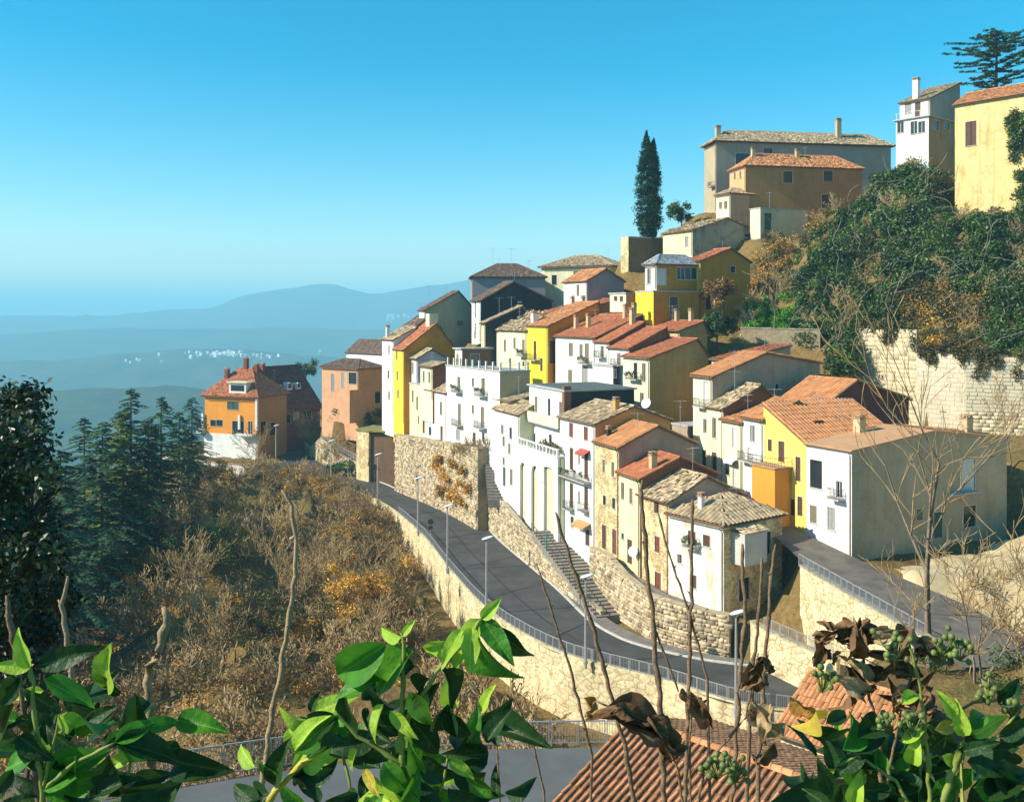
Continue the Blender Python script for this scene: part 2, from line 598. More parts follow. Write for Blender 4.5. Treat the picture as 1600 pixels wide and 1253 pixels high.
def dish(parent, rl, c, r=0.45, d=(-0.6, -0.7, 0.35)):
    m = MB(); n = Vector(d).normalized(); a = n.cross(UP).normalized(); b = n.cross(a)
    c = Vector(c); k = 14; base = len(m.v)
    for rr, dz in ((0.02, 0), (r * .6, r * .07), (r, r * .2)):
        for i in range(k):
            w = 2 * math.pi * i / k
            m.v.append(c + (a * math.cos(w) + b * math.sin(w)) * rr + n * dz)
    for j in range(2):
        for i in range(k): m.f.append((base + j * k + i, base + j * k + (i + 1) % k, base + (j + 1) * k + (i + 1) % k, base + (j + 1) * k + i))
    m.tube([c, c - n * .3 - UP * .25], .03, 5); m.tube([c - b * r * .5, c + n * r * .9], .015, 4)
    return m.build('satellite_dish', M_lampw, parent, rl)


HOUSES = []


class House:
    pass


def house(label, xc, xl, xr, ye, yb, Y, phi, roof='gable', yr=None, FM=None, SM=None, rm=None, wins=(), winsS=(), rf=0.5,
          over=0.4, pitch=0.34, amp=0.085, rag=0.02, vary=0.25, name='house', cat='house', zr=None, ground=True, bury=4.0, group=None,
          drop=0.0, tiles=True, cornice=True, soffit=None, dep=None, length=None, row=.45):
    h = House()
    s, c = math.sin(R(phi)), math.cos(R(phi))
    d = Vector((-s, c, 0)); g = Vector((c, s, 0))
    X = (xc - 800) * Y / F0
    kl = (xl - 800) / F0; kr = (xr - 800) / F0
    L = (kl * Y - X) / (-s - kl * c); D = (kr * Y - X) / (c - kr * s)
    if dep: D = dep
    if length: L = length
    ze = -(ye - HOR) * Y / F0; zb = -(yb - HOR) * Y / F0
    C = Vector((X, Y, 0))
    h.C, h.d, h.g, h.L, h.D, h.ze, h.zb = C, d, g, L, D, ze, zb
    HOUSES.append(h); h.kind = roof
    at = lambda a, b, z: Vector((C.x + d.x * a + g.x * b, C.y + d.y * a + g.y * b, z))
    h.at = at
    if zr is None and yr is not None:
        q = at(L, 0, 0) if roof == 'shedD' else (at(0, D, 0) if roof == 'shedG' else (at(0, D * rf, 0) if roof == 'gable' else at(L / 2, D / 2, 0)))
        zr = -(yr - HOR) * q.y / F0
    if zr is None: zr = ze + 1.6
    h.zr = zr
    root = thing(name, label, cat, at(L / 2, D / 2, zb), group)
    h.root = root; rl = root.location
    zlow = zb - bury
    FM = FM or plaster(WHITE); SM = SM or FM; rm = rm or M_tile_red  # many houses get a darker SM: flank shade put into the colour

    def hole(px, yt, ybm, w, face):
        if face == 'F':   # plane through C, spanned by d
            k = (px - 800) / F0; u_ = (k * C.y - C.x) / (d.x - k * d.y); yy = C.y + d.y * u_; Lm = L
        else:
            k = (px - 800) / F0; u_ = (k * C.y - C.x) / (g.x - k * g.y); yy = C.y + g.y * u_; Lm = D
        z1 = -(yt - HOR) * yy / F0; z0 = -(ybm - HOR) * yy / F0
        w = min(w, max(.4, Lm - .3))
        u_ = min(max(u_, w / 2 + .12), Lm - w / 2 - .12)
        return [u_ - w / 2, u_ + w / 2, z0, min(z1, ze - .15)]
    HF = []; HS = []
    for src, dst, face in ((wins, HF, 'F'), (winsS, HS, 'S')):
        for wspec in src:
            px, yt, ybm, kind = wspec[:4]
            w = wspec[4] if len(wspec) > 4 else 1.0
            q = hole(px, yt, ybm, w, face)
            if q[3] - q[2] < .3 or any(q[0] < e[0][1] + .02 and q[1] > e[0][0] - .02 and q[2] < e[0][3] + .02 and q[3] > e[0][2] - .02 for e in dst): continue
            dst.append((q, kind, wspec[5] if len(wspec) > 5 else None))
    mF = MB(); mS = MB(); mO = MB()
    wall_holes(mF, C, d, -g, L, zlow, ze, [q for q, _, _ in HF])
    wall_holes(mS, C, g, -d, D, zlow, ze, [q for q, _, _ in HS])
    zrear = ze - drop
    ctop = {'gable': ze, 'hip': ze, 'flat': ze}.get(roof, ze)
    mO.poly([at(L, 0, zlow), at(L, D, zlow), at(L, D, zrear), at(L, 0, ze)])
    mO.poly([at(0, D, zlow), at(L, D, zlow), at(L, D, zrear), at(0, D, zrear)])
    T = Tiles(); slabs = MB(); th = 0.16
    ov = over

    def plane(pts, ridge=None):
        """pts: eave0, eave1, top1, top0"""
        pts = [Vector(p) for p in pts]
        nrm = (pts[1] - pts[0]).cross(pts[2] - pts[1]).normalized()
        if nrm.z < 0: nrm = -nrm
        slabs.prism([p - nrm * th for p in pts], nrm * th)
        if tiles: T.add(*tile_arrays(pts, pitch, row, amp, rag, vary))
    if roof == 'gable':
        mS.poly([at(0, 0, ze), at(0, D * rf, zr), at(0, D, zrear)] if not drop else [at(0, 0, ze), at(0, D * rf, zr), at(0, D, zrear), at(0, D, ze)])
        mO.poly([at(L, 0, ze), at(L, D * rf, zr), at(L, D, zrear)])
        sl = (zr - ze) / (D * rf); sl2 = (zr - zrear) / (D * (1 - rf))
        lf = th * .9
        e0, e1 = at(-ov * .8, -ov, ze - sl * ov + lf), at(L + ov * .8, -ov, ze - sl * ov + lf)
        r0, r1 = at(-ov * .8, D * rf, zr + lf), at(L + ov * .8, D * rf, zr + lf)
        b0, b1 = at(-ov * .8, D + ov, zrear - sl2 * ov + lf), at(L + ov * .8, D + ov, zrear - sl2 * ov + lf)
        plane([e0, e1, r1, r0]); plane([b1, b0, r0, r1])
        if tiles: T.ridge(r0, r1)
        h.roofpt = lambda a, b: at(L * a, D * b, (ze + (zr - ze) * b / rf if b < rf else zr - (zr - zrear) * (b - rf) / (1 - rf)) + lf)
    elif roof == 'shedD':
        mF.poly([at(0, 0, ze), at(L, 0, ze), at(L, 0, zr)])
        mO.poly([at(0, D, ze), at(L, D, ze), at(L, D, zr)])
        mO.poly([at(L, 0, ze), at(L, D, ze), at(L, D, zr), at(L, 0, zr)])
        sl = (zr - ze) / L; lf = th * .9
        e0, e1 = at(-ov, -ov * .7, ze - sl * ov + lf), at(-ov, D + ov * .7, ze - sl * ov + lf)
        r0, r1 = at(L + .1, -ov * .7, zr + sl * .1 + lf), at(L + .1, D + ov * .7, zr + sl * .1 + lf)
        plane([e0, e1, r1, r0])
        if tiles: T.ridge(r0, r1)
        h.roofpt = lambda a, b: at(L * a, D * b, ze + (zr - ze) * a + lf)
    elif roof == 'shedG':
        mS.poly([at(0, 0, ze), at(0, D, ze), at(0, D, zr)])
        mO.poly([at(L, 0, ze), at(L, D, ze), at(L, D, zr)])
        mO.poly([at(0, D, ze), at(L, D, ze), at(L, D, zr), at(0, D, zr)])
        sl = (zr - ze) / D; lf = th * .9
        e0, e1 = at(-ov * .8, -ov, ze - sl * ov + lf), at(L + ov * .8, -ov, ze - sl * ov + lf)
        r0, r1 = at(-ov * .8, D + .15, zr + sl * .15 + lf), at(L + ov * .8, D + .15, zr + sl * .15 + lf)
        plane([e0, e1, r1, r0])
        h.roofpt = lambda a, b: at(L * a, D * b, ze + (zr - ze) * b + lf)
    elif roof == 'hip':
        hf = min(L, D) / 2
        if L >= D: A, B = at(hf, D / 2, zr), at(L - hf, D / 2, zr)
        else: A, B = at(L / 2, hf, zr), at(L / 2, D - hf, zr)
        if (A - B).length < .3: B = A + (d if L >= D else g) * .3
        zz = ze + .12
        c00, c10, c11, c01 = at(-ov, -ov, zz), at(L + ov, -ov, zz), at(L + ov, D + ov, zz), at(-ov, D + ov, zz)
        if L >= D:
            plane([c00, c10, B, A]); plane([c11, c01, A, B]); plane([c01, c00, A]); plane([c10, c11, B])
        else:
            plane([c01, c00, A, B]); plane([c10, c11, B, A]); plane([c00, c10, A]); plane([c11, c01, B])
        if tiles:
            for p, q in ((A, B),) + (((c00, A), (c01, A), (c10, B), (c11, B)) if L >= D else ((c00, A), (c10, A), (c01, B), (c11, B))): T.ridge(p, q)
        h.roofpt = lambda a, b: at(L * a, D * b, ze + (zr - ze) * min(1, 2 * min(a, 1 - a) * L / min(L, D), 2 * min(b, 1 - b) * D / min(L, D)))
    else:
        slabs.prism([at(-ov, -ov, ze), at(L + ov, -ov, ze), at(L + ov, D + ov, ze), at(-ov, D + ov, ze)], UP * .22)
        h.roofpt = lambda a, b: at(L * a, D * b, ze + .22)
    mF.build('wall', FM, root, rl)
    mS.build('wall', SM, root, rl)
    mO.build('wall', SM, root, rl)
    flatm = soffit or (M_eave if roof != 'flat' else M_concrete)
    h.roof = slabs.build('roof', flatm, root, rl)
    if roof != 'flat' and tiles: T.build(rm, h.roof, rl)
    for q, kind, ex in HF:
        add_window(root, C, d, -g, q, kind)
        if ex: add_balcony(root, C, d, -g, max(.02, (q[0] + q[1]) / 2 - ex), min(L - .02, (q[0] + q[1]) / 2 + ex), q[2], plants=random.random() < .5)
    for q, kind, ex in HS:
        add_window(root, C, g, -d, q, kind)
        if ex: add_balcony(root, C, g, -d, max(.02, (q[0] + q[1]) / 2 - ex), min(D - .02, (q[0] + q[1]) / 2 + ex), q[2])
    # gutter and downpipe on the sunny side
    if cornice and roof in ('gable', 'shedG', 'hip'):
        m = MB(); m.tube([at(-.1, -ov - .05, ze - .05), at(L + .1, -ov - .05, ze - .05)], .07, 6)
        m.tube([at(.18, -ov - .05, ze - .1), at(.18, -.1, ze - .6), at(.18, -.1, zb)], .05, 5)
        m.build('gutter', M_eave, root, rl)
    if ground:
        for a in (0, .5, 1):
            for b in (0, .5, 1): FOOT.append((*at(L * a, D * b, 0).xy, zb - .25))
    return h


def block(label, name, cat, pts_xy, z0, z1, mat, parent=None):
    m = MB(); m.prism([Vector((x, y, z0)) for x, y in pts_xy], UP * (z1 - z0))
    return m


def awning(h, s0, s1, z, mat, out=1.0):
    a = h.at(s0, -.02, z); b = h.at(s1, -.02, z); o = -h.g
    m = MB(); m.prism([a, b, b + o * out - UP * .45, a + o * out - UP * .45], UP * .05)
    m.prism([a + o * out - UP * .45, b + o * out - UP * .45, b + o * out - UP * .65, a + o * out - UP * .65], o * .03)
    return m.build('awning', mat, h.root, h.root.location)

# ------------------------------------------------------------------ the houses, nearest row first
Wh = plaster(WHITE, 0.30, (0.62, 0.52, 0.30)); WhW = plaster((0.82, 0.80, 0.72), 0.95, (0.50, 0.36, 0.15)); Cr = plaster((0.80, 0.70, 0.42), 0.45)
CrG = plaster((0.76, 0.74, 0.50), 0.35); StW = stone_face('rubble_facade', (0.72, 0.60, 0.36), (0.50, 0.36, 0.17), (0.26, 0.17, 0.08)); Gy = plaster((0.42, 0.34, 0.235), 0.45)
GyD = plaster((0.25, 0.22, 0.20), 0.5); GyL = plaster((0.48, 0.385, 0.25), 0.4); Tan = plaster((0.66, 0.34, 0.11), 0.35); TanL = plaster((0.58, 0.44, 0.26), 0.4)  # greys here mostly carry the flanks' shade in the colour
Yel = plaster((0.86, 0.68, 0.06), 0.18, (0.75, 0.50, 0.05)); YelP = plaster((0.84, 0.66, 0.16), 0.15, (0.75, 0.52, 0.10)); OchSh = plaster((0.58, 0.25, 0.035), 0.35)  # ochre is the yellow houses' flank shade, put into the colour
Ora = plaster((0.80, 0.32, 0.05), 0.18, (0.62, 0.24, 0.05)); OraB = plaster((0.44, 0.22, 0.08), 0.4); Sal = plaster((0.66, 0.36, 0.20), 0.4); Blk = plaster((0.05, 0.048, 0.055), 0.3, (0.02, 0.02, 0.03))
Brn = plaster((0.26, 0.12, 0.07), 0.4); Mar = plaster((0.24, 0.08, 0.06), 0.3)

A1 = house('white plastered corner house with peeling base and hipped ribbed roof, nearest the road bend', 1131, 1045, 1222, 823, 962, 94, 36, 'hip', None, WhW, StW, M_tile_old,
           [(1081, 830, 852, 'b', 1.0), (1104, 836, 854, 'b', .9), (1083, 898, 919, 'b', .9), (1062, 866, 880, 'o', .6)], [(1163, 903, 938, 'k', 1.6), (1199, 831, 866, 'k', 1.1)], zr=-18.7, vary=.12, rag=.015, pitch=.56, amp=.2, row=.9)
chimney(A1.roof, A1.root.location, A1.roofpt(.55, .14), .5, 1.5, WhW, A1.d)
dz = -(852 - 490) * 96 / 1500
add_balcony(A1.root, A1.C, A1.d, -A1.g, 3.2, 5.0, -23.6, .7, plants=True)
bx = MB(); bx.box(A1.at(-1.7, 1.1, -24.6), A1.d * 1.7, A1.g * 3.3, UP * 3.1)
oriel = bx.build('oriel', plaster((0.62, 0.58, 0.52), 0.3), A1.root, A1.root.location)
bt = Tiles(); bt.add(*tile_arrays([A1.at(-1.95, .9, -21.45), A1.at(-1.95, 4.6, -21.45), A1.at(.1, 4.6, -20.9), A1.at(.1, .9, -20.9)], .34))
bt.build(M_tile_old, oriel, A1.root.location)

A2 = house('narrow stone house with mottled tan tile roof and dark broad eaves', 1045, 1003, 1157, 783, 932, 100.1, 26, 'gable', 745, StW, plaster((0.50, 0.41, 0.33), 0.3), M_tile_old,
           [(1026, 782, 802, 'b', .9), (1027, 838, 863, 'r', .9), (1028, 894, 930, 'R', 1.1)], (), vary=.45, rag=.06, over=.6)
A3 = house('cream house with bright red roof and brick chimney beside the mottled roof', 1000, 967, 1120, 749, 900, 104.6, 20, 'gable', 716, Cr, Brn, M_tile_red,
           [(973, 754, 780, 'o', .7), (986, 763, 787, 'o', .7), (984, 843, 881, 'D', 1.1), (973, 833, 843, 'k', .6)], (), vary=.08, pitch=.5, amp=.16, row=1.2, rag=.01)
chimney(A3.roof, A3.root.location, A3.roofpt(.12, .2), .7, 1.5, TanL, A3.d)
dish(A3.root, A3.root.location, A3.at(.6, -.5, -26), .6)
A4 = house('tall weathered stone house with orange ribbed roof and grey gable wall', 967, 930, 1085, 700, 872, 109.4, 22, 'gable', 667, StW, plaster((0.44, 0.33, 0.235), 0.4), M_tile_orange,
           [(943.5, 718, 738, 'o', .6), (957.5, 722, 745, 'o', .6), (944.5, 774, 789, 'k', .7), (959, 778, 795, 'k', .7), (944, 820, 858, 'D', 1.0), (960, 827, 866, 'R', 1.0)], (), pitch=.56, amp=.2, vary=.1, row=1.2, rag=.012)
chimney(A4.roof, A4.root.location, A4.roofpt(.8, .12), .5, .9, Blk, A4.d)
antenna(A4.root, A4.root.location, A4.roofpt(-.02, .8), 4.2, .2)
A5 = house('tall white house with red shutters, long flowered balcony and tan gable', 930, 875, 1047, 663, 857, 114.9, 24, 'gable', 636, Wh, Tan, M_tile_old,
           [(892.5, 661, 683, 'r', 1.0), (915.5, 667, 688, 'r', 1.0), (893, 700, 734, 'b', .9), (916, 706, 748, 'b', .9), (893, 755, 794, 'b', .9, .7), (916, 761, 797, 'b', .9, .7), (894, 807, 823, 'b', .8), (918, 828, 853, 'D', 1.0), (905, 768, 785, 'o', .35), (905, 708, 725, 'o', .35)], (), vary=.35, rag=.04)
add_balcony(A5.root, A5.C, A5.d, -A5.g, 1.0, 8.2, -20.4, 1.0, plants=True)
awning(A5, 1.2, 3.7, -16.6, basic('red_canvas', (0.42, 0.09, 0.06), .8, .2), .8)
awning(A5, 1.0, 4.2, -25.4, basic('tan_canvas', (0.52, 0.29, 0.12), .8, .2), 1.1)
chimney(A5.roof, A5.root.location, A5.roofpt(.15, .35), .6, 1.2, Tan, A5.d)
dish(A5.root, A5.root.location, A5.roofpt(.5, .95) + UP * 1.4, .7)
# arcaded base with a terrace, flush with the lane, and the flat-roofed house set back over it
AR = house('white arcaded terrace block with two tall blind arches under balustrade', 876, 812, 905, 717, 832, 122.0, 22, 'flat', None, plaster((0.66, 0.58, 0.42), .35), CrG, name='arcade_block', cat='building', over=.05, bury=3)
# the arcade stands 0.7 m in front of its back wall: piers, arches and a top course
af = MB(); q_ = -.42; th_ = AR.g * .3; us_ = 0.0; ztop = AR.ze + .1
for px, yt, yb_, w in ((862, 730, 802, 3.3), (840, 727, 792, 2.4), (821, 722, 782, 2.0)):
    k = (px - 800) / F0; C_ = AR.C; uu = (k * C_.y - C_.x) / (AR.d.x - k * AR.d.y)
    yy = C_.y + AR.d.y * uu; zt = -(yt - HOR) * yy / F0; a0, a1 = uu - w / 2, uu + w / 2
    af.prism([AR.at(us_, q_, AR.zb - 2), AR.at(a0, q_, AR.zb - 2), AR.at(a0, q_, ztop), AR.at(us_, q_, ztop)], th_)
    n = 10; rise = w / 2 if w < 3 else .25
    ap = [(uu - w / 2 * math.cos(math.pi * i / n), zt - rise + rise * math.sin(math.pi * i / n)) for i in range(n + 1)]
    for (x0, z0), (x1, z1) in zip(ap, ap[1:]): af.prism([AR.at(x0, q_, z0), AR.at(x1, q_, z1), AR.at(x1, q_, ztop), AR.at(x0, q_, ztop)], th_)
    us_ = a1
af.prism([AR.at(us_, q_, AR.zb - 2), AR.at(AR.L, q_, AR.zb - 2), AR.at(AR.L, q_, ztop), AR.at(us_, q_, ztop)], th_)
af.build('arcade_front', Wh, AR.root, AR.root.location)
m = MB(); m.box(AR.at(-.02, q_ - .1, ztop), AR.d * (AR.L + .04), AR.g * .6, UP * .16); m.build('terrace_edge', Wh, AR.root, AR.root.location)
m = MB()
for i in range(13):
    p = AR.at(.3 + AR.L * .95 * i / 12, -.3, AR.ze + .26)
    m.cbox(p + UP * .4, AR.d, .16 if i % 3 == 0 else .07, AR.g, .12, UP, .4)
m.cbox(AR.at(AR.L / 2, -.3, AR.ze + 1.12), AR.d, AR.L / 2, AR.g, .16, UP, .06)
m.build('balustrade', Wh, AR.root, AR.root.location)
V, F, T = leaf_arrays([(AR.at(.6 + .8 * i, .5, AR.ze + 1.0 + .4 * random.random()), .45) for i in range(9)], 60, .14)
put('potted_plants', mesh('potted_plants', V - np.array(AR.root.location), F, M_leaf_olive, T), AR.root)['kind'] = 'stuff'
A6 = house('white flat-roofed house with solid balcony parapet set back above the arcade', 883, 827, 991, 612, 800, 125.2, 22, 'flat', None, Wh, Blk, None,
           [(838, 620, 644, 'o', .8), (858, 623, 651, 'k', .8), (876, 628, 650, 'o', .8), (834, 677, 699, 'k', 1.2), (860, 679, 708, 'k', .9), (877, 684, 708, 'o', .9)], (), ground=False, over=.3)  # black flank: shade painted into the side wall of a white house
add_balcony(A6.root, A6.C, A6.d, -A6.g, -.2, A6.L + 1.6, A6.at(0, 0, 0).z - 14.9, 1.1, 'solid', 1.35, CrG)
m = MB(); m.cbox(A6.at(.1, .25, A6.ze - 1.2), A6.d, .35, A6.g, .5, UP, 1.9); m.build('pillar', Brn, A6.root, A6.root.location)
m = MB(); m.poly([A6.at(-.1, .3, A6.ze + .24), A6.at(A6.L, .3, A6.ze + .24), A6.at(A6.L, A6.D, A6.ze + .24), A6.at(-.1, A6.D, A6.ze + .24)])
m.build('roof_felt', basic('roof_felt', (0.11, 0.13, 0.125), .8, .3, .8), A6.roof, A6.root.location)
dish(A6.root, A6.root.location, A6.at(-.3, A6.D * .8, A6.ze - 3.6), .7)
A7 = house('narrow white house with boxed-out window beside the dark stair passage', 812, 773, 838, 648, 772, 134.1, 22, 'shedG', 632, Wh, CrG, M_tile_old,
           [(785, 664, 678, 'o', .9), (798, 668, 686, 'k', .9), (787, 682, 697, 'o', .8), (796, 693, 709, 'o', .8), (787, 715, 726, 'o', .7), (788, 730, 760, 'G', .9), (799, 733, 758, 'o', .9)], (), rag=.05)
A7b = house('low tiled annex tucked between the tall white block and the arcade house', 800, 774, 838, 628, 700, 140, 24, 'shedG', 618, Cr, CrG, M_tile_old, [(785, 634, 652, 'o', .9, .9)], (), ground=False, rag=.05)
A8 = house('tall white block with paired balconies on three floors and roof terrace', 781, 697, 828, 582, 708, 143.2, 27, 'flat', None, Wh, TanL, None,
           [(717, 589, 612, 'o', 1.1, 1.4), (739, 591, 604, 'o', .8), (755, 591, 618, 'o', 1.2, 1.5), (718, 631, 664, 'o', 1.1, 1.4), (739, 633, 646, 'o', .8), (754, 636, 668, 'o', 1.2, 1.5), (716, 672, 688, 'y', 1.6), (741, 676, 699, 'D', 1.1), (755, 676, 690, 'k', .8)], (), over=.12)
for p in [A8.at(.3 + (A8.L - .6) * i / 8, .25, A8.ze + .8) for i in range(9)] + [A8.at(.25, .25 + (A8.D - .5) * i / 3, A8.ze + .8) for i in (1, 2, 3)]:
    m = MB(); m.cbox(p, A8.d, .13, A8.g, .13, UP, .65); m.build('terrace_post', WhW, A8.root, A8.root.location)
m = MB()
for zz in (.5, 1.0, 1.4): m.tube([A8.at(A8.L - .3, .25, A8.ze + zz), A8.at(.25, .25, A8.ze + zz), A8.at(.25, A8.D - .2, A8.ze + zz)], .03, 5)
m.build('terrace_rail', M_iron, A8.root, A8.root.location)
A8b = house('brown rooftop penthouse with flat slab roof above the white balconied block', 722, 711, 767, 546, 584, 157, 27, 'flat', None, WhW, Brn, None, [(715, 553, 570, 'y', .7)], [(742, 553, 572, 'o', 1.6)], ground=False, over=.35, bury=1)
A9 = house('low white house with red-brown door and small tiled roof above the stone wall', 698, 666, 716, 614, 692, 161.3, 27, 'shedG', 602, Wh, Cr, M_tile_old,
           [(677, 627, 647, 'o', .9), (689, 628, 648, 'o', .9), (672, 667, 680, 'k', 1.2), (690, 666, 692, 'R', 1.0)], (), rag=.05)
A10 = house('cream weathered house with small iron balcony beside the yellow tower house', 666, 640, 690, 604, 680, 169.5, 27, 'flat', None, Cr, Cr, None,
            [(652, 620, 640, 'o', .8), (662, 655, 677, 'D', .9), (645, 592 + 18, 628, 'o', .8), (654, 650, 662, 'k', .5)], (), over=.1)
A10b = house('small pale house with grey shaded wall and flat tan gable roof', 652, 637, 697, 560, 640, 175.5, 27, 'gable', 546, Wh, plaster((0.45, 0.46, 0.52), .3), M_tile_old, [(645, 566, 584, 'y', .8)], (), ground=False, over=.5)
A10c = house('cream rooftop lodge with twin windows and brown shaded side', 676, 657, 696, 574, 625, 166, 27, 'shedG', 568, CrG, Brn, M_tile_old, [(662, 580, 597, 'o', .8), (671, 581, 598, 'o', .8)], (), ground=False)
A11 = house('tall narrow bright yellow house with flank shaded to ochre and sloping tiled roof', 631, 615, 712, 547, 662, 177.7, 27, 'gable', 506, Yel, OchSh, M_tile_red,
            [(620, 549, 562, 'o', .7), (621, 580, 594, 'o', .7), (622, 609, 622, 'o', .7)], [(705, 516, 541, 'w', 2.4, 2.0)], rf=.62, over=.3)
m = MB(); m.cbox(A11.roofpt(.3, .6) + UP * .4, A11.d, .9, A11.g, .9, UP, 1.5); m.build('stair_turret', CrG, A11.root, A11.root.location)
A12 = house('narrow white end house with chimney beside the yellow tower house', 615, 597, 650, 531, 650, 182.6, 27, 'shedG', 512, Wh, Wh, M_tile_old,
            [(608, 539, 553, 'y', .8), (607, 579, 592, 'D', .8), (608, 612, 624, 'o', .8)], (), rag=.06, vary=.4)
chimney(A12.roof, A12.root.location, A12.roofpt(.7, .1), .6, 2.0, Wh, A12.d)
antenna(A12.root, A12.root.location, A12.roofpt(.3, .5), 4.5, .5)

# ---- street behind the first row
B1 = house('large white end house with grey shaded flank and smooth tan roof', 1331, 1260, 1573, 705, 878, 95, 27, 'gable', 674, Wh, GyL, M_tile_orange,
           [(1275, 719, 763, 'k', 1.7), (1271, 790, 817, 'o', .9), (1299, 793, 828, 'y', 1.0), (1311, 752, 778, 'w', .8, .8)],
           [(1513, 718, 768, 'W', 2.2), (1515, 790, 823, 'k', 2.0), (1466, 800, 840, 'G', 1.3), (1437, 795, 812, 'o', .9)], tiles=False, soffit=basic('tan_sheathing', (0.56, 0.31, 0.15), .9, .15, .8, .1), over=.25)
m = MB(); m.cbox(B1.at(-.5, 15.6, -19.0), B1.d, .5, B1.g, 2.2, UP, .08); m.build('balcony_slab', M_concrete, B1.root, B1.root.location)
chimney(B1.roof, B1.root.location, B1.roofpt(.9, .3), .9, 1.4, TanL, B1.d)
chimney(B1.roof, B1.root.location, B1.roofpt(.3, .82), 1.0, 1.5, TanL, B1.d)
bt = Tiles(); e = [B1.roofpt(1.0, .5), B1.roofpt(1.0, .98)]
bt.add(*tile_arrays([B1.roofpt(1.0, .97), B1.roofpt(.25, .97), B1.roofpt(.25, .52), B1.roofpt(1.0, .52)], .42)); bt.build(M_tile_orange, B1.roof, B1.root.location)
B2 = house('bright yellow house with large orange ribbed shed roof and orange porch block', 1260, 1193, 1400, 694, 832, 100.5, 27, 'shedD', 633, YelP, OchSh, M_tile_orange,
           [(1203, 684, 705, 'D', .6), (1221, 686, 722, 'D', .9), (1247, 714, 752, 'D', .7), (1238, 780, 805, 'D', .7), (1250, 776, 806, 'D', .7)], (), pitch=.5, amp=.2, vary=.07, over=.3, row=.9, rag=.01)
chimney(B2.roof, B2.root.location, B2.roofpt(.1, .62), .8, 1.5, TanL, B2.d)
m = MB(); m.cbox(B2.roofpt(.45, .33) + UP * .1, B2.d, .35, B2.g, .6, UP, .15); m.build('skylight', M_brown, B2.roof, B2.root.location)
antenna(B2.root, B2.root.location, B2.roofpt(.2, .48), 3.6, .4)
m = MB(); pz = -(733 - HOR) * 101.5 / F0
m.box(B2.at(2.2, -2.3, B2.zb - 3), B2.d * 3.6, B2.g * 2.28, UP * (pz - B2.zb + 3)); porch = m.build('porch_block', Ora, B2.root, B2.root.location)
m = MB(); m.box(B2.at(2.0, -2.5, pz), B2.d * 4.0, B2.g * 2.47, UP * .12); m.build('terrace_slab', M_tile_old_plain, porch, B2.root.location)
m = MB()
pr = [B2.at(2.1, -.1, pz + .12), B2.at(2.1, -2.4, pz + .12), B2.at(6.3, -2.4, pz + .12)]
for zz in (.5, 1.0): m.tube([p + UP * zz for p in pr], .03, 5)
for i in range(14):
    p = pr[1] + (pr[2] - pr[1]) * i / 13; m.tube([p, p + UP * 1.0], .016, 4)
for i in range(6):
    p = pr[0] + (pr[1] - pr[0]) * i / 5; m.tube([p, p + UP * 1.0], .016, 4)
m.build('railing', M_iron, porch, B2.root.location)
B3 = house('narrow white house with iron balcony and small ribbed roof left of the yellow house', 1193, 1161, 1245, 657, 800, 106.3, 22, 'shedG', 628, Wh, Wh, M_tile_orange,
           [(1176, 665, 690, 'y', .9), (1172, 700, 722, 'W', .9), (1183, 740, 775, 'D', .9)], (), pitch=.5, amp=.18, vary=.12, row=.9)
add_balcony(B3.root, B3.C, B3.d, -B3.g, .2, B3.L - .1, -(722 - HOR) * 107 / F0, 1.0)
B3b = house('small cream house with white door, low ribbed roof and tiny awning', 1160, 1128, 1215, 661, 782, 110, 22, 'shedG', 640, CrG, CrG, M_tile_orange,
            [(1148, 669, 700, 'W', .9), (1136, 724, 742, 'k', 1.0), (1149, 723, 768, 'W', 1.0)], (), pitch=.4)
awning(B3b, .8, 2.6, -(716 - HOR) * 111 / F0, M_lampw, .8)
B5 = house('low house with mottled tan roof and brown shaded wall below the long grey wall', 1130, 1104, 1225, 639, 770, 113.8, 22, 'gable', 603, CrG, Brn, M_tile_old,
           [(1116, 653, 684, 'o', .8), (1116, 707, 742, 'D', .9)], (), vary=.45, rag=.06, rf=.6)
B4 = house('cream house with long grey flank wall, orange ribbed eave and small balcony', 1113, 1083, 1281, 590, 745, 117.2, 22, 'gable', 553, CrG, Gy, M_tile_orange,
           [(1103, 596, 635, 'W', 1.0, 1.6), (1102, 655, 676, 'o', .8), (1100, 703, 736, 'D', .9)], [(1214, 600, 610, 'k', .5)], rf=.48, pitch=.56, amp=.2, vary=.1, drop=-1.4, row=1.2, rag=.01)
antenna(B4.root, B4.root.location, B4.at(-.4, 3.0, -9.5), 5.0, .1)
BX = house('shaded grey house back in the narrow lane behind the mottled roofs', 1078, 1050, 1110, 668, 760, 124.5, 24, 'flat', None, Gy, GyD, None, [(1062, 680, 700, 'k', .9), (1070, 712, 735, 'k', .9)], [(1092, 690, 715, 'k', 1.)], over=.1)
B21 = house('red tiled house with dark maroon gable behind the big orange shed roof', 1290, 1222, 1420, 632, 720, 111, 27, 'gable', 596, Yel, Mar, M_tile_orange, (), (), pitch=.56, amp=.2, vary=.1, ground=False, rf=.35, row=1.2, rag=.01)
B22 = house('low house with bright red tiles behind the long grey wall', 1142, 1112, 1235, 563, 650, 132, 30, 'shedG', 541, CrG, Gy, M_tile_red, (), (), pitch=.4)

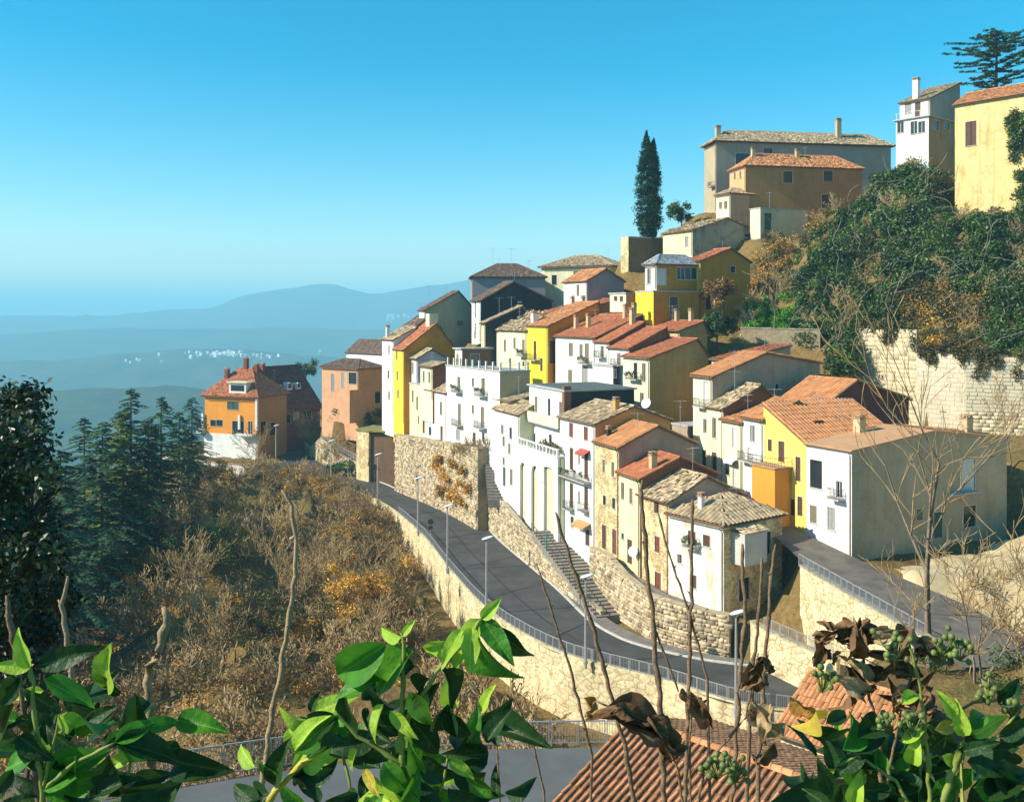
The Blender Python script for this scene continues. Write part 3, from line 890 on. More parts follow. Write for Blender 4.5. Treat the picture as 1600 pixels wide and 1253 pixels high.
# ---- middle rows
B6 = house('tan house with red roof, corner balcony and two small gable windows', 1015, 974, 1107, 560, 668, 134, 27, 'gable', 531, CrG, Tan, M_tile_red,
           [(993, 567, 592, 'k', .9, 1.4), (1006, 568, 596, 'o', .9), (985, 612, 640, 'o', .9), (1003, 614, 640, 'o', .9)], [(1082, 547, 558, 'k', 1.2), (1097, 546, 557, 'k', 1.2)], rf=.8, vary=.12)
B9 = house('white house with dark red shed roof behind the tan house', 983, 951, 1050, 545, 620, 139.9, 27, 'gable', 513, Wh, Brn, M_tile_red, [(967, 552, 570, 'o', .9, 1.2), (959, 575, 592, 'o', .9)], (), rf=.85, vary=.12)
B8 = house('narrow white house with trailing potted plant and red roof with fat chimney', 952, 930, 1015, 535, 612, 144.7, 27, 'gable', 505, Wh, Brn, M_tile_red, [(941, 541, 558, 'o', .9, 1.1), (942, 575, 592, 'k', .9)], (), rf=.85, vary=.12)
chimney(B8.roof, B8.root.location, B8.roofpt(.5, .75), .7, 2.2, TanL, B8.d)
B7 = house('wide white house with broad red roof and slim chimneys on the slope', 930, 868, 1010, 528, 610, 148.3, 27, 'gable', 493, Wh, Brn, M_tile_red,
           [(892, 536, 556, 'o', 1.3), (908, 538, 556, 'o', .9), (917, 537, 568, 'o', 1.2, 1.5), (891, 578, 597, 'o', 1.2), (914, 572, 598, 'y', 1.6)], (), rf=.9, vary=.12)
for a, b in ((.85, .3), (.6, .35), (.2, .75), (.05, .8)): chimney(B7.roof, B7.root.location, B7.roofpt(a, b), .6, 1.9, TanL, B7.d)
antenna(B7.root, B7.root.location, B7.roofpt(.25, .2), 3.6, .2)
B7d = house('dark verandah cabin with glazed front below the wide white house', 958, 927, 965, 573, 604, 141, 27, 'flat', None, Wh, Blk, None, (), [(961, 577, 590, 'w', .4)], ground=False, bury=2, over=.2)
B10 = house('yellow fronted house with flank shaded to ochre, iron balcony and long tiled verge', 856, 823, 942, 510, 600, 159.4, 27, 'gable', 473, Yel, OchSh, M_tile_orange,
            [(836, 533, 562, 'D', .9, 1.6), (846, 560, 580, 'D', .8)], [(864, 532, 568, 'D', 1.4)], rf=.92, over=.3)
chimney(B10.roof, B10.root.location, B10.roofpt(.9, .1), .9, 1.6, Wh, B10.d)
B11 = house('cream terraced house with green plants on the wall left of the yellow front', 823, 775, 846, 517, 598, 166, 27, 'shedG', 503, CrG, CrG, M_tile_old,
            [(789, 531, 549, 'o', .8), (804, 528, 545, 'o', .8), (818, 531, 556, 'o', .9, 1.1), (818, 565, 572, 'k', .7), (797, 560, 580, 'o', .9)], (), rag=.1, vary=.5)
B11b = house('small white house with half-collapsed roof of broken tiles and bare beams', 830, 795, 858, 508, 540, 171, 27, 'shedG', 489, Wh, GyD, M_tile_old, [(812, 513, 522, 'k', .7)], (), rag=.22, vary=.6, amp=.14, ground=False)
for i in range(7):
    m = MB()
    p = B11b.roofpt(.15 + .12 * i, .1) + UP * .2; m.tube([p, p + B11b.g * 3.6 + UP * (1.2 + .3 * (i % 3)) + B11b.d * (.8 - .25 * i)], .1, 5)
    m.build('bare_beam', M_bark, B11b.roof, B11b.root.location)
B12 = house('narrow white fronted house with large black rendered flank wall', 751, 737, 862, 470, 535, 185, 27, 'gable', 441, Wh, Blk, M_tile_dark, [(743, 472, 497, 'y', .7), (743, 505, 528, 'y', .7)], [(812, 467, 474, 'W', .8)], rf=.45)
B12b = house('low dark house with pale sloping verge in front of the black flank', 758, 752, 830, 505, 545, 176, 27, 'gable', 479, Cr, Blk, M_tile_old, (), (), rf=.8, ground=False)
antenna(B12b.root, B12b.root.location, B12b.roofpt(.0, .3), 3.5, .3)
B13 = house('olive tan gabled house with dark verge on the skyline left of the black flank', 664, 655, 742, 485, 545, 189, 27, 'gable', 456, Wh, plaster((0.46, 0.40, 0.26), .25), M_tile_dark, (), [(724, 464, 483, 'o', 1.3), (719, 501, 509, 'o', 1.4)], rf=.66)
antenna(B13.root, B13.root.location, B13.roofpt(.3, .12), 4.2, .3)
B13b = house('house with long dark mottled roof behind the white end house', 640, 622, 690, 517, 560, 187, 27, 'gable', 493, Wh, OchSh, M_tile_dark, (), (), rf=.7, rag=.06, vary=.5, ground=False)
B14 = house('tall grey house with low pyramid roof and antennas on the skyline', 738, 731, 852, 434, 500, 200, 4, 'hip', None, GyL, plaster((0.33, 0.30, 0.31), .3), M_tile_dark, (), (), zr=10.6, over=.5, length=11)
for a, b in ((.4, .55), (.4, .8), (.5, .3)): antenna(B14.root, B14.root.location, B14.roofpt(a, b), 4.0 if b < .6 else 2.2, .1 + b)
B15 = house('pale cream house with long low hipped roof and skylight on the skyline', 955, 846, 985, 416, 470, 205, 62, 'hip', None, CrG, CrG, M_tile_old, [(900, 424, 436, 'o', 1.2), (866, 430, 445, 'k', 1.2)], (), zr=12.9, over=.7, vary=.4)
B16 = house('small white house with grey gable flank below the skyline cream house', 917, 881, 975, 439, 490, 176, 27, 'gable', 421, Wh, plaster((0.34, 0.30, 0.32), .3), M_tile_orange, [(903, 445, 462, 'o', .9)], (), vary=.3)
for i, (lab, xc, xl, xr, ye, yr, Y, ph) in enumerate((
        ('house with long low red roof between the small white house and the yellow front', 880, 835, 985, 492, 468, 166, 27),
        ('low house with red roof and slim chimneys just above the wide white house', 970, 925, 1040, 499, 484, 157, 27),
        ('low house with dark red roof just below the ochre house', 1062, 1000, 1105, 517, 503, 144, 27))):
    hh = house(lab, xc, xl, xr, ye, ye + 50, Y, ph, 'gable', yr, YelP if i == 0 else TanL, Tan, M_tile_red, (), (), rf=.85, vary=.15, ground=False)
    for a in (.25, .6): chimney(hh.roof, hh.root.location, hh.roofpt(a, .4 + .2 * i), .6, 1.6, TanL, hh.d)
B18 = house('small cream cabin with two windows perched beside the bright yellow wall', 978, 953, 992, 459, 478, 158, 27, 'flat', None, CrG, Tan, None, [(962, 463, 470, 'b', 1.), (971, 463, 471, 'b', 1.)], (), ground=False, bury=1, over=.2)
B17 = house('ochre house with sunlit yellow front wall and terrace below the conservatory', 1021, 993, 1092, 456, 505, 152, 27, 'flat', None, Yel, OchSh, None, (), [(1053, 464, 492, 'k', 1.6)], over=.08)
B17b = house('glazed conservatory with zinc roof on the ochre house terrace', 1026, 1008, 1092, 414, 452, 155, 27, 'hip', None, plaster((0.55, 0.55, 0.52), .2), OchSh, basic('zinc_sheet', (0.42, 0.43, 0.43), .5, .3, 1.0, metal=.3, tint=True),
              [(1014, 420, 444, 'w', .9)], [(1034, 420, 446, 'W', 1.8), (1050, 418, 437, 'w', 2.4), (1064, 418, 437, 'w', 1.6), (1080, 418, 437, 'w', 2.4)], zr=9.6, ground=False, bury=1)
B17c = house('plain ochre house with red ribbed roof under the hillside scrub', 1094, 1070, 1172, 408, 500, 158, 27, 'gable', 389, Yel, OchSh, M_tile_red, (), [(1145, 416, 426, 'k', 1.), (1107, 462, 484, 'k', 1.2)], rf=.6, pitch=.42)

# ---- hilltop
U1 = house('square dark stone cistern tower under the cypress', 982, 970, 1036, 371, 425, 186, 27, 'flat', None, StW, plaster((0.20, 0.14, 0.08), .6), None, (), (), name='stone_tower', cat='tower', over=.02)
U2 = house('ruined plastered house with torn mottled roof below the salmon house', 1082, 1036, 1190, 360, 400, 178, 27, 'gable', 342, Cr, plaster((0.40, 0.34, 0.24), .9, (0.14, 0.10, 0.06)), M_tile_old, [(1073, 370, 385, 'y', 1.)], [(1168, 362, 370, 'k', 1.6), (1168, 374, 384, 'k', 1.6)], rf=.5, rag=.12, vary=.5)
U3 = house('salmon pink house with small hipped roof and sunlit cream front', 1141, 1119, 1198, 303, 350, 186, 27, 'hip', None, CrG, Sal, M_tile_old, [(1126, 316, 326, 'o', .9), (1134, 315, 326, 'o', .9)], [(1180, 304, 316, 'y', 2.0)], zr=24.6)
U3b = house('small cream house with dark green door above the scrub', 1188, 1172, 1262, 326, 372, 180, 27, 'flat', None, CrG, plaster((0.62, 0.52, 0.34), .4), None, (), [(1200, 333, 363, 'G', 1.8), (1255, 310, 320, 'k', .5)], over=.1)
U4 = house('brown orange palazzo with terracotta roof and framed square windows', 1165, 1140, 1347, 260, 345, 188, 11, 'hip', None, plaster((0.72, 0.42, 0.20), .3), OraB, M_tile_orange,
           [(1148, 270, 280, 'o', .9), (1157, 268, 279, 'o', .9)], [(1231, 268, 286, 'k', 2.0), (1294, 267, 284, 'k', 2.0), (1291, 304, 324, 'k', 2.0)], zr=32.0, pitch=.42, rag=.04, vary=.3)
for b in (.12, .5): chimney(U4.roof, U4.root.location, U4.roofpt(.4, b), .7, 1.4, TanL, U4.d)
U5 = house('large grey palazzo with dark tiled hipped roof and tall chimneys on the hilltop', 1119, 1113, 1392, 222, 330, 203, 9, 'hip', None, GyL, plaster((0.40, 0.33, 0.26), .25), M_tile_old,
           (), [(1160, 240, 258, 'k', 3.0), (1200, 232, 240, 'k', 2.)], zr=39.4, pitch=.45, rag=.05, vary=.3, over=.8, length=7)
for b, hh in ((.03, 2.4), (.72, 4.0)): chimney(U5.roof, U5.root.location, U5.roofpt(.3, b), 1.0, hh, GyL, U5.d)
add_balcony(U5.root, U5.C, U5.d, -U5.g, .3, 2.6, 27.0, 1.0)
U6 = house('white hilltop house with tall chimney and stacked glazed balconies', 1453, 1406, 1500, 154, 260, 172, 40, 'shedG', 130, Wh, plaster((0.42, 0.33, 0.26), .4), M_tile_old, [(1419, 162, 178, 'y', 1.2), (1434, 160, 182, 'D', 1.0)], ())
chimney(U6.roof, U6.root.location, U6.roofpt(.55, .1), 1.0, 3.4, Wh, U6.d)
U6b = house('lower glazed gallery wing with white posts beside the white hilltop house', 1451, 1400, 1492, 182, 262, 167, 40, 'flat', None, Wh, plaster((0.34, 0.28, 0.18), .5), None,
            [(1407, 190, 208, 'w', 1.2), (1417, 190, 208, 'w', 1.2), (1428, 190, 210, 'w', 1.2), (1440, 190, 208, 'w', 1.2)], [(1463, 188, 204, 'w', 2.), (1480, 187, 203, 'w', 2.)], over=.4)
m = MB()
for i in range(6): m.cbox(U6b.at(.3 + (U6b.L - .6) * i / 5, -.3, U6b.ze + .7), U6b.d, .05, U6b.g, .05, UP, .5)
m.tube([U6b.at(-.2, -.3, U6b.ze + 1.2), U6b.at(U6b.L, -.3, U6b.ze + 1.2)], .05, 5); m.build('railing', M_frame, U6b.root, U6b.root.location)
U7 = house('yellow stone house with brown shuttered window at the right edge of the hilltop', 1640, 1492, 1690, 140, 330, 150, 40, 'gable', None, plaster((0.78, 0.60, 0.26), .7, (0.45, 0.30, 0.10)), StW, M_tile_orange, [(1517, 190, 228, 'b', 1.8)], (), over=.5, zr=37.6, dep=10)

# ---- left end of the road
L1 = house('orange villa with white basement, terracotta roof and dormer at the road bend', 402, 320, 448, 622, 716, 214, 68, 'hip', None, Ora, OraB, M_tile_red,
           [(364, 628, 640, 'g', 3.2), (333, 656, 666, 'k', 1.6), (343, 656, 666, 'k', 1.8), (372, 658, 680, 'k', 3.2), (331, 684, 696, 'k', 1.), (344, 684, 697, 'k', 1.1), (391, 658, 680, 'w', 1.2)], [(412, 658, 680, 'k', 2.2), (426, 660, 680, 'k', 2.)], zr=-12.6, over=.8)
m = MB(); m.box(L1.at(-.12, -.12, L1.zb - 2), L1.d * (L1.L + .24), L1.g * .14, UP * (-27.2 - L1.zb + 2)); m.build('white_plinth', Wh, L1.root, L1.root.location)
for a, z in ((-.3, -26.0), (4.4, -26.0), (L1.L + .1, -26.0)):
    m = MB(); m.box(L1.at(a, -.5, z), L1.d * .5, L1.g * .45, UP * (3.2 if a > 0 else 7)); m.build('pillar', Wh, L1.root, L1.root.location)
add_balcony(L1.root, L1.C, L1.d, -L1.g, .2, 4.6, -27.2, 1.6, 'solid', .5, Wh)
add_balcony(L1.root, L1.C, L1.d, -L1.g, L1.L - .2, L1.L + 1.2, -27.2, 1.6, 'solid', .9, Wh)
m = MB(); m.box(L1.at(3.0, -.1, -19.0), L1.d * 4.6, L1.g * 5.0, UP * 3.4); dm = m.build('dormer', Wh, L1.root, L1.root.location)
m = MB(); m.box(L1.at(2.6, -.5, -15.6), L1.d * 5.4, L1.g * 5.0, UP * .25); m.build('dormer_roof', CrG, dm, L1.root.location)
m = MB(); m.box(L1.at(3.5, -.16, -17.4), L1.d * 3.6, L1.g * .07, UP * 1.3); m.build('pane', M_glass, dm, L1.root.location)
for a, b in ((.75, .3), (.5, .5), (.3, .5)): chimney(L1.roof, L1.root.location, L1.roofpt(a, b), .9, 2.2, M_tile_maroon_plain if 'M_tile_maroon_plain' in globals() else Mar, L1.d)
L2 = house('long villa wing with maroon roof and row of white arched dormers', 412, 374, 500, 643, 705, 221, 60, 'shedD', 578, Brn, Mar, M_tile_maroon, (), [(430, 650, 664, 'k', 3.), (447, 648, 662, 'k', 3.), (463, 644, 656, 'W', 2.), (480, 642, 656, 'k', 3.)], over=.8)
chimney(L2.roof, L2.root.location, L2.roofpt(.9, .35), .9, 1.8, Mar, L2.d)
for i in range(5):
    b_ = .12 + .16 * i; p = L2.roofpt(.42, b_); w2 = (.7, .8, .5, .9, .7)[i]; n_ = 8
    pts = [p - L2.g * w2, p + L2.g * w2] + [p + L2.g * (w2 * math.cos(math.pi * q / n_)) + UP * (.9 + w2 * math.sin(math.pi * q / n_)) for q in range(n_ + 1)]
    pts = [q - L2.d * .5 for q in pts]
    m = MB(); m.prism(pts, L2.d * 2.5); ar = m.build('arched_dormer', Wh, L2.roof, L2.root.location)
    c_ = sum(pts, Vector()) / len(pts)
    m = MB(); m.prism([c_ + (q - c_) * .66 - L2.d * .02 for q in pts], -L2.d * .03); m.build('pane', M_glass, L2.roof, L2.root.location)
L3 = house('salmon house with shallow hipped roof above the garden of bare shrubs', 560, 503, 598, 577, 660, 205, 50, 'hip', None, Sal, Sal, M_tile_dark, [(551, 582, 600, 'k', 2.6), (520, 584, 610, 'y', 1.2), (536, 582, 606, 'y', 1.)], [(590, 612, 630, 'k', 1.6)], zr=-10.0, over=.5)
m = MB(); m.box(L3.at(-.1, -2.5, L3.zb), L3.d * 1.2, L3.g * 2.5, UP * 7); m.build('buttress_wall', Sal, L3.root, L3.root.location)
L4 = house('plain white house with dark roof edge behind the salmon house', 598, 541, 640, 553, 640, 224, 46, 'gable', 533, plaster((0.82, 0.83, 0.86), .1), Gy, M_tile_dark, (), (), rf=.5)
# ---- roofs just below the viewpoint
V, F, T = leaf_arrays([(U7.at(random.uniform(-.5, 6.4) * (1 - .35 * q), -.35, U7.zb + 17.5 * (1 - q)), (1.1, 1.1, 1.2)) for q in [random.random() for _ in range(70)]], 330, .2, .2, 1, (1, .4), .3)
tag(put('ivy', mesh('ivy', V, F, basic('ivy_leaves', (0.080, 0.135, 0.015), 0.5, 0.5, .25, tint=True, trans=.2, spec=.4, col2=(0.02, 0.05, 0.015)), T)), 'thick ivy climbing the yellow stone house at the right edge', 'ivy', None, 'stuff')
N1 = house('big orange tiled roof of a house just below the viewpoint, over the lower road', 1104, 848, 1348, 1421, 1600, 30.6, 47, 'gable', None, Cr, StW, M_tile_orange, (), (), pitch=.28, amp=.06, vary=.12, over=.5, rf=.5, ground=False, zr=-17.0, tiles=False)
# its sunny slope is near enough to tell the tiles apart: each one a piece
V, F, T = tile_arrays([Vector((0, 0, 0)), Vector((.29, 0, 0)), Vector((.29, .52, 0)), Vector((0, .52, 0))], .29, .52, .075, 0, 0, .02)
V = V[:10] - np.array([.145, .26, 0]); F = F[:4] if len(F) else F
tile_me = []
for k_ in range(7): tile_me.append(mesh('roof_tile', V, F, basic('clay_tile', (0.60, 0.26, 0.11), .85, .25, 2.5, .3, True), np.full(10, .72 + .09 * k_), smooth=False))
e0, e1, r0, r1 = N1.at(-.4, -.5, 0), N1.at(N1.L + .4, -.5, 0), N1.at(-.4, N1.D / 2, N1.zr + .14), N1.at(N1.L + .4, N1.D / 2, N1.zr + .14)
zz_ = N1.ze - (N1.zr - N1.ze) / (N1.D / 2) * .5 + .14; e0.z = e1.z = zz_
eu = (e1 - e0); ev = (r0 - e0); nu_, nv_ = int(eu.length / .29), int(ev.length / .5); nn_ = eu.normalized().cross(ev.normalized()); nn_ = nn_ if nn_.z > 0 else -nn_
x_ = eu.normalized(); y_ = nn_.cross(x_); y_ = y_ if y_.z > 0 else -y_
spots_ = sorted(((e0 + eu * ((i + .5) / nu_) + ev * ((j + .5) / nv_)) for i in range(nu_) for j in range(nv_)), key=lambda q: 0 if -(q.z) / q.y * F0 + HOR < 1270 and 820 < 800 + q.x / q.y * F0 < 1400 else q.length)
rem = Tiles()
if x_.cross(y_).z < 0: x_ = -x_
for n_, q in enumerate(spots_):
    M_ = Matrix((x_, y_, nn_)).transposed().to_4x4() @ Matrix.Rotation(random.gauss(0, .025), 4, 'Z')
    M_.translation = q + nn_ * random.gauss(.01, .008) - N1.root.location
    if n_ < 300:
        o = put('roof_tile', random.choice(tile_me), N1.roof); o.matrix_local = M_
    else:
        W_ = np.array(M_); rem.add(V @ W_[:3, :3].T + W_[:3, 3] + np.array(N1.root.location), F, np.full(10, random.uniform(.75, 1.25)))
rem.ridge(r0, r1, .16)
rem.add(*tile_arrays([N1.at(N1.L + .4, N1.D + .5, zz_), N1.at(-.4, N1.D + .5, zz_), r0, r1], .29, .5, .075, .01, .12)); rem.build(basic('clay_tile', (0.60, 0.26, 0.11), .85), N1.roof, N1.root.location)
N2 = house('smaller orange roof showing among the brown leaves at the right', 1370, 1220, 1460, 1190, 1300, 46, 47, 'gable', None, Cr, StW, M_tile_orange, (), (), pitch=.24, amp=.05, vary=.12, over=.4, rf=.5, ground=False, zr=-19.6)
ra = random.Random(4)
for h_ in HOUSES:
    if h_ in (N1, N2, AR, L1, U1) or ra.random() > .5: continue
    antenna(h_.root, h_.root.location, h_.roofpt(ra.uniform(.2, .8), ra.uniform(.3, .7)), ra.uniform(1.8, 3.4), ra.uniform(0, 3))

# ------------------------------------------------------------------ roads
OUT = [(46, 72), (34, 76), (27, 78.5), (18.9, 81), (13.8, 86), (7, 91), (3.2, 95), (-2.8, 106.5), (-8.3, 124), (-14.2, 145), (-23.7, 169), (-35, 187), (-52, 212), (-63, 240), (-71, 275), (-80, 300)]
INN = [(50, 84), (38, 87), (26, 89), (19.3, 90.8), (14, 94.1), (11.5, 96.5), (8.3, 103), (5, 116), (-1.5, 138), (-5, 152), (-9, 162), (-16.6, 171), (-24.8, 186), (-31.8, 196), (-42.7, 213), (-53.5, 240), (-60, 275), (-68, 300)]


def road_z(y):
    return -33.0 + max(0, min(1, (y - 215) / 60)) * 2.0 + max(0, (y - 275)) * .03


def resample(pl, step):
    pl = [Vector((x, y, 0)) for x, y in pl]
    # smooth by Catmull-Rom
    out = []
    for i in range(len(pl) - 1):
        p0, p1, p2, p3 = pl[max(i - 1, 0)], pl[i], pl[i + 1], pl[min(i + 2, len(pl) - 1)]
        n = max(1, int((p2 - p1).length / step))
        for k in range(n):
            t = k / n
            out.append(.5 * ((2 * p1) + (p2 - p0) * t + (2 * p0 - 5 * p1 + 4 * p2 - p3) * t * t + (3 * p1 - p0 - 3 * p2 + p3) * t ** 3))
    out.append(pl[-1])
    return out


def even(pl, n):
    L = [0]
    for a, b in zip(pl, pl[1:]): L.append(L[-1] + (b - a).length)
    res = []; j = 0
    for k in range(n):
        t = L[-1] * k / (n - 1)
        while j < len(L) - 2 and L[j + 1] < t: j += 1
        f = (t - L[j]) / max(1e-6, L[j + 1] - L[j])
        res.append(pl[j] + (pl[j + 1] - pl[j]) * f)
    return res


RO, RI = resample(OUT, 2.0), resample(INN, 2.0)
NR = 120; ro, ri = even(RO, NR), even(RI, NR)
V = []; Fc = []; NC = 6
for a, b in zip(ro, ri):
    for k in range(NC + 1):
        p = a + (b - a) * (k / NC); z = road_z(p.y)
        V.append((p.x, p.y, z + .05 * math.sin(math.pi * k / NC)))
for i in range(NR - 1):
    for k in range(NC): Fc.append((i * (NC + 1) + k, i * (NC + 1) + k + 1, (i + 1) * (NC + 1) + k + 1, (i + 1) * (NC + 1) + k))
tag(put('road', mesh('road', V, Fc, M_asphalt)), kind='structure')
# thin dark strips along and across the road, just above the asphalt
M_dark_strip = basic('dark_strip', (0.02, 0.02, 0.02), .7, .2)
m = MB()
mid = [a + (b - a) * .47 for a, b in zip(ro, ri)]
for i in range(14, 60):
    a, b = mid[i], mid[i + 1]; s_ = (b - a).normalized().cross(UP) * .07
    za, zb_ = road_z(a.y) + .058, road_z(b.y) + .058
    m.poly([a - s_ + UP * za, a + s_ + UP * za, b + s_ + UP * zb_, b - s_ + UP * zb_])
for i in (22, 29, 35, 42, 50):
    a, b = ro[i] + (ri[i] - ro[i]) * .04, ro[i] + (ri[i] - ro[i]) * .96; s_ = (b - a).normalized().cross(UP) * .06
    q = [a - s_, a + s_, (a + b) / 2 + s_, b + s_, b - s_, (a + b) / 2 - s_]
    m.poly([v + UP * (road_z(v.y) + (.09 if k in (2, 5) else .012)) for k, v in enumerate(q)])
tag(m.build('road_dark_strips', M_dark_strip), kind='structure')


def ribbon_wall(mb, pts, w, zf0, zf1, side=1):
    """wall along pts (Vectors), thickness w to the given side"""
    n = len(pts); off = []
    for i in range(n):
        t = (pts[min(i + 1, n - 1)] - pts[max(i - 1, 0)]); t.z = 0
        off.append(t.normalized().cross(UP) * w * side)
    for i in range(n - 1):
        a, b = pts[i], pts[i + 1]; c, d = b + off[i + 1], a + off[i]
        q = [a, b, c, d]
        lo = [Vector((p.x, p.y, zf0(r.x, r.y, k))) for p, r, k in zip(q, (a, b, b, a), (i, i + 1, i + 1, i))]
        hi = [Vector((p.x, p.y, zf1(r.x, r.y, k))) for p, r, k in zip(q, (a, b, b, a), (i, i + 1, i + 1, i))]
        b0 = len(mb.v); mb.v += lo + hi
        mb.f += [(b0 + 3, b0 + 2, b0 + 1, b0), (b0 + 4, b0 + 5, b0 + 6, b0 + 7)]
        for k in range(4):
            k2 = (k + 1) % 4
            if (k == 1 and i < n - 2) or (k == 3 and i > 0): continue
            mb.f.append((b0 + k, b0 + k2, b0 + 4 + k2, b0 + 4 + k))
    return mb


# kerb along the houses' side of the road, each stone its own piece
kerb = put('kerb', None, None, (0, 0, 0)); kerb['kind'] = 'structure'
kp = [p for p in even(RI, 150) if 84 < p.y < 200]
for a, b in zip(kp, kp[1:]):
    t = (b - a).normalized(); s_ = t.cross(UP)
    if s_.x < 0: s_ = -s_
    z = road_z((a.y + b.y) / 2)
    m = MB(); m.box(a + t * .012 + UP * (z - .1), (b - a) - t * .024, s_ * .3, UP * (.24 + random.uniform(-.008, .008)))
    m.build('kerb_stone', M_kerb, kerb, (0, 0, 0))
m = MB()
sp = [p for p in even(RI, 90) if p.y < 128]
for a, b in zip(sp, sp[1:]):
    sa = Vector((.93, .36, 0)) * .33
    wv = Vector((.93, .36, 0)) * (1.7 if a.y < 104 else 1.0)
    m.poly([a + sa + UP * -32.86, b + sa + UP * -32.86, b + sa + wv + UP * -32.84, a + sa + wv + UP * -32.84])
tag(m.build('pavement', M_paving), kind='structure')


M_cope = basic('coping', (0.46, 0.38, 0.25), .92, .35, 1.2, .6)
# ------------------------------------------------------------------ stone walls
def rubble(parent, rl, pts, z0f, z1f, outn, size=(.55, .34), depth=.15, mat=M_stone, vary=.3):
    """irregular stones standing proud of the wall face that runs along pts; outn = +1 / -1 side"""
    V = []; F = []; T = []
    L = [0]
    for a, b in zip(pts, pts[1:]): L.append(L[-1] + (b - a).length)

    def at(s):
        j = 0
        while j < len(L) - 2 and L[j + 1] < s: j += 1
        f = (s - L[j]) / (L[j + 1] - L[j]); p = pts[j] + (pts[j + 1] - pts[j]) * f
        t = (pts[j + 1] - pts[j]).normalized()
        return p, t
    zmin = min(z0f(p) for p in pts); zmax = max(z1f(p) for p in pts)
    z = zmin
    while z < zmax:
        hgt = size[1] * random.uniform(.7, 1.35)
        s = -random.random() * size[0]
        while s < L[-1]:
            w = size[0] * random.uniform(.4, 1.7)
            c = min(max(s + w / 2, 0.01), L[-1] - .01)
            p, t = at(c)
            if z0f(p) - .1 <= z + hgt / 2 <= z1f(p) and .05 < s + w / 2 < L[-1] - .05:
                n = Vector((t.y, -t.x, 0)) * outn
                dp = depth * random.uniform(.25, 1.1); ww = w / 2 - .025; hh = hgt / 2 - .02
                b0 = len(V); cz = z + hgt / 2
                j = lambda: random.uniform(-.085, .085)
                for (sx, sz) in ((-1, -1), (1, -1), (1, 1), (-1, 1)):
                    q = p + t * (sx * ww + j()); V.append((q.x, q.y, cz + sz * hh + j() * .7))
                for (sx, sz) in ((-1, -1), (1, -1), (1, 1), (-1, 1)):
                    q = p + t * (sx * (ww - .05) + j()) + n * dp; V.append((q.x, q.y, cz + sz * (hh - .04) + j() * .7))
                F += [(b0 + 4, b0 + 5, b0 + 6, b0 + 7)] + [(b0 + k, b0 + (k + 1) % 4, b0 + 4 + (k + 1) % 4, b0 + 4 + k) for k in range(4)]
                T += [min(1.6, max(.45, random.gauss(1, vary)))] * 8
            s += w
        z += hgt
    o = put('stones', mesh('stones', np.array(V) - np.array(rl), np.array(F), mat, np.array(T)), parent)
    o['kind'] = 'stuff'
    return o


def stone_wall(label, pts, z0, z1, w=.5, side=1, outn=-1, coping=True, size=(.55, .34), body=None, stone=True, name='retaining_wall', cap=None, mat=M_stone):
    """pts list of (x,y); z0, z1 numbers or per-point lists"""
    P_ = [Vector((x, y, 0)) for x, y in pts]
    Z0 = z0 if isinstance(z0, (list, tuple)) else [z0] * len(pts)
    Z1 = z1 if isinstance(z1, (list, tuple)) else [z1] * len(pts)
    root = thing(name, label, 'wall', Vector((P_[0].x, P_[0].y, Z0[0]))); rl = root.location

    def zf(Zs):
        def fn(p):
            best = 0; bd = 1e9
            for i in range(len(P_) - 1):
                a, b = P_[i], P_[i + 1]; d = b - a; q = Vector((p.x, p.y, 0))
                t = max(0, min(1, (q - a).dot(d) / d.length_squared)); dd = (a + d * t - q).length
                if dd < bd: bd = dd; best = Zs[i] + (Zs[i + 1] - Zs[i]) * t
            return best
        return fn
    m = MB(); ribbon_wall(m, P_, w, lambda x, y, k: Z0[k], lambda x, y, k: Z1[k], side)
    m.build('wall_body', body or M_mortar, root, rl)
    if stone: rubble(root, rl, P_, zf(Z0), zf(Z1), outn, size, mat=mat)
    if coping:
        # coping stones, one by one
        for i in range(len(P_) - 1):
            a, b = P_[i], P_[i + 1]; n = max(1, int((b - a).length / 1.1)); t = (b - a).normalized(); s_ = t.cross(UP) * side
            for k in range(n):
                p = a + (b - a) * (k / n); q = a + (b - a) * ((k + 1) / n)
                za = Z1[i] + (Z1[i + 1] - Z1[i]) * k / n; zb_ = Z1[i] + (Z1[i + 1] - Z1[i]) * (k + 1) / n
                c = MB(); hh = .14 + random.uniform(-.06, .07)
                p = p + t * .015; q = q - t * .015
                c.prism([p - s_ * .1 + UP * za, q - s_ * .1 + UP * zb_, q + s_ * (w + .1) + UP * zb_, p + s_ * (w + .1) + UP * za], UP * hh)
                c.build('coping_stone', cap or M_cope, root, rl)
    return root


M_oldwall = stone_face('weathered_wall', (0.76, 0.66, 0.43), (0.64, 0.53, 0.32), (0.36, 0.27, 0.13), 1.1, .55)
# outer wall below the road
op = [p for p in even(RO, 60) if 76 < p.y < 200]
OW = [(p.x, p.y) for p in op]
stone_wall('long sunlit retaining wall under the road railing above the scrub', OW, -43, -32.85, .45, 1 if (op[1] - op[0]).cross(UP).x > 0 else -1, 1 if (op[1] - op[0]).cross(UP).x < 0 else -1, False, (1.0, .5), M_oldwall, stone=False)
s1 = 1
W0 = [(9.7, 104.3), (7.3, 110), (5.2, 116.2), (2.0, 127), (-1.4, 138.3), (-4.9, 152), (-8.8, 162)]
stone_wall('rubble wall with sloping top between the road and the long stairs', W0, -33.4, [-32.5, -31.9, -31.1, -29.0, -27.2, -27.3, -27.2], .45, 1, -1)
stone_wall('low stepped roadside wall below the tall overgrown wall', [(-8.9, 162.1), (-13, 167.4), (-16.7, 171.3), (-20.5, 177.5)], -33.4, [-28.8, -29.6, -30.0, -30.4], .5, 1, -1)
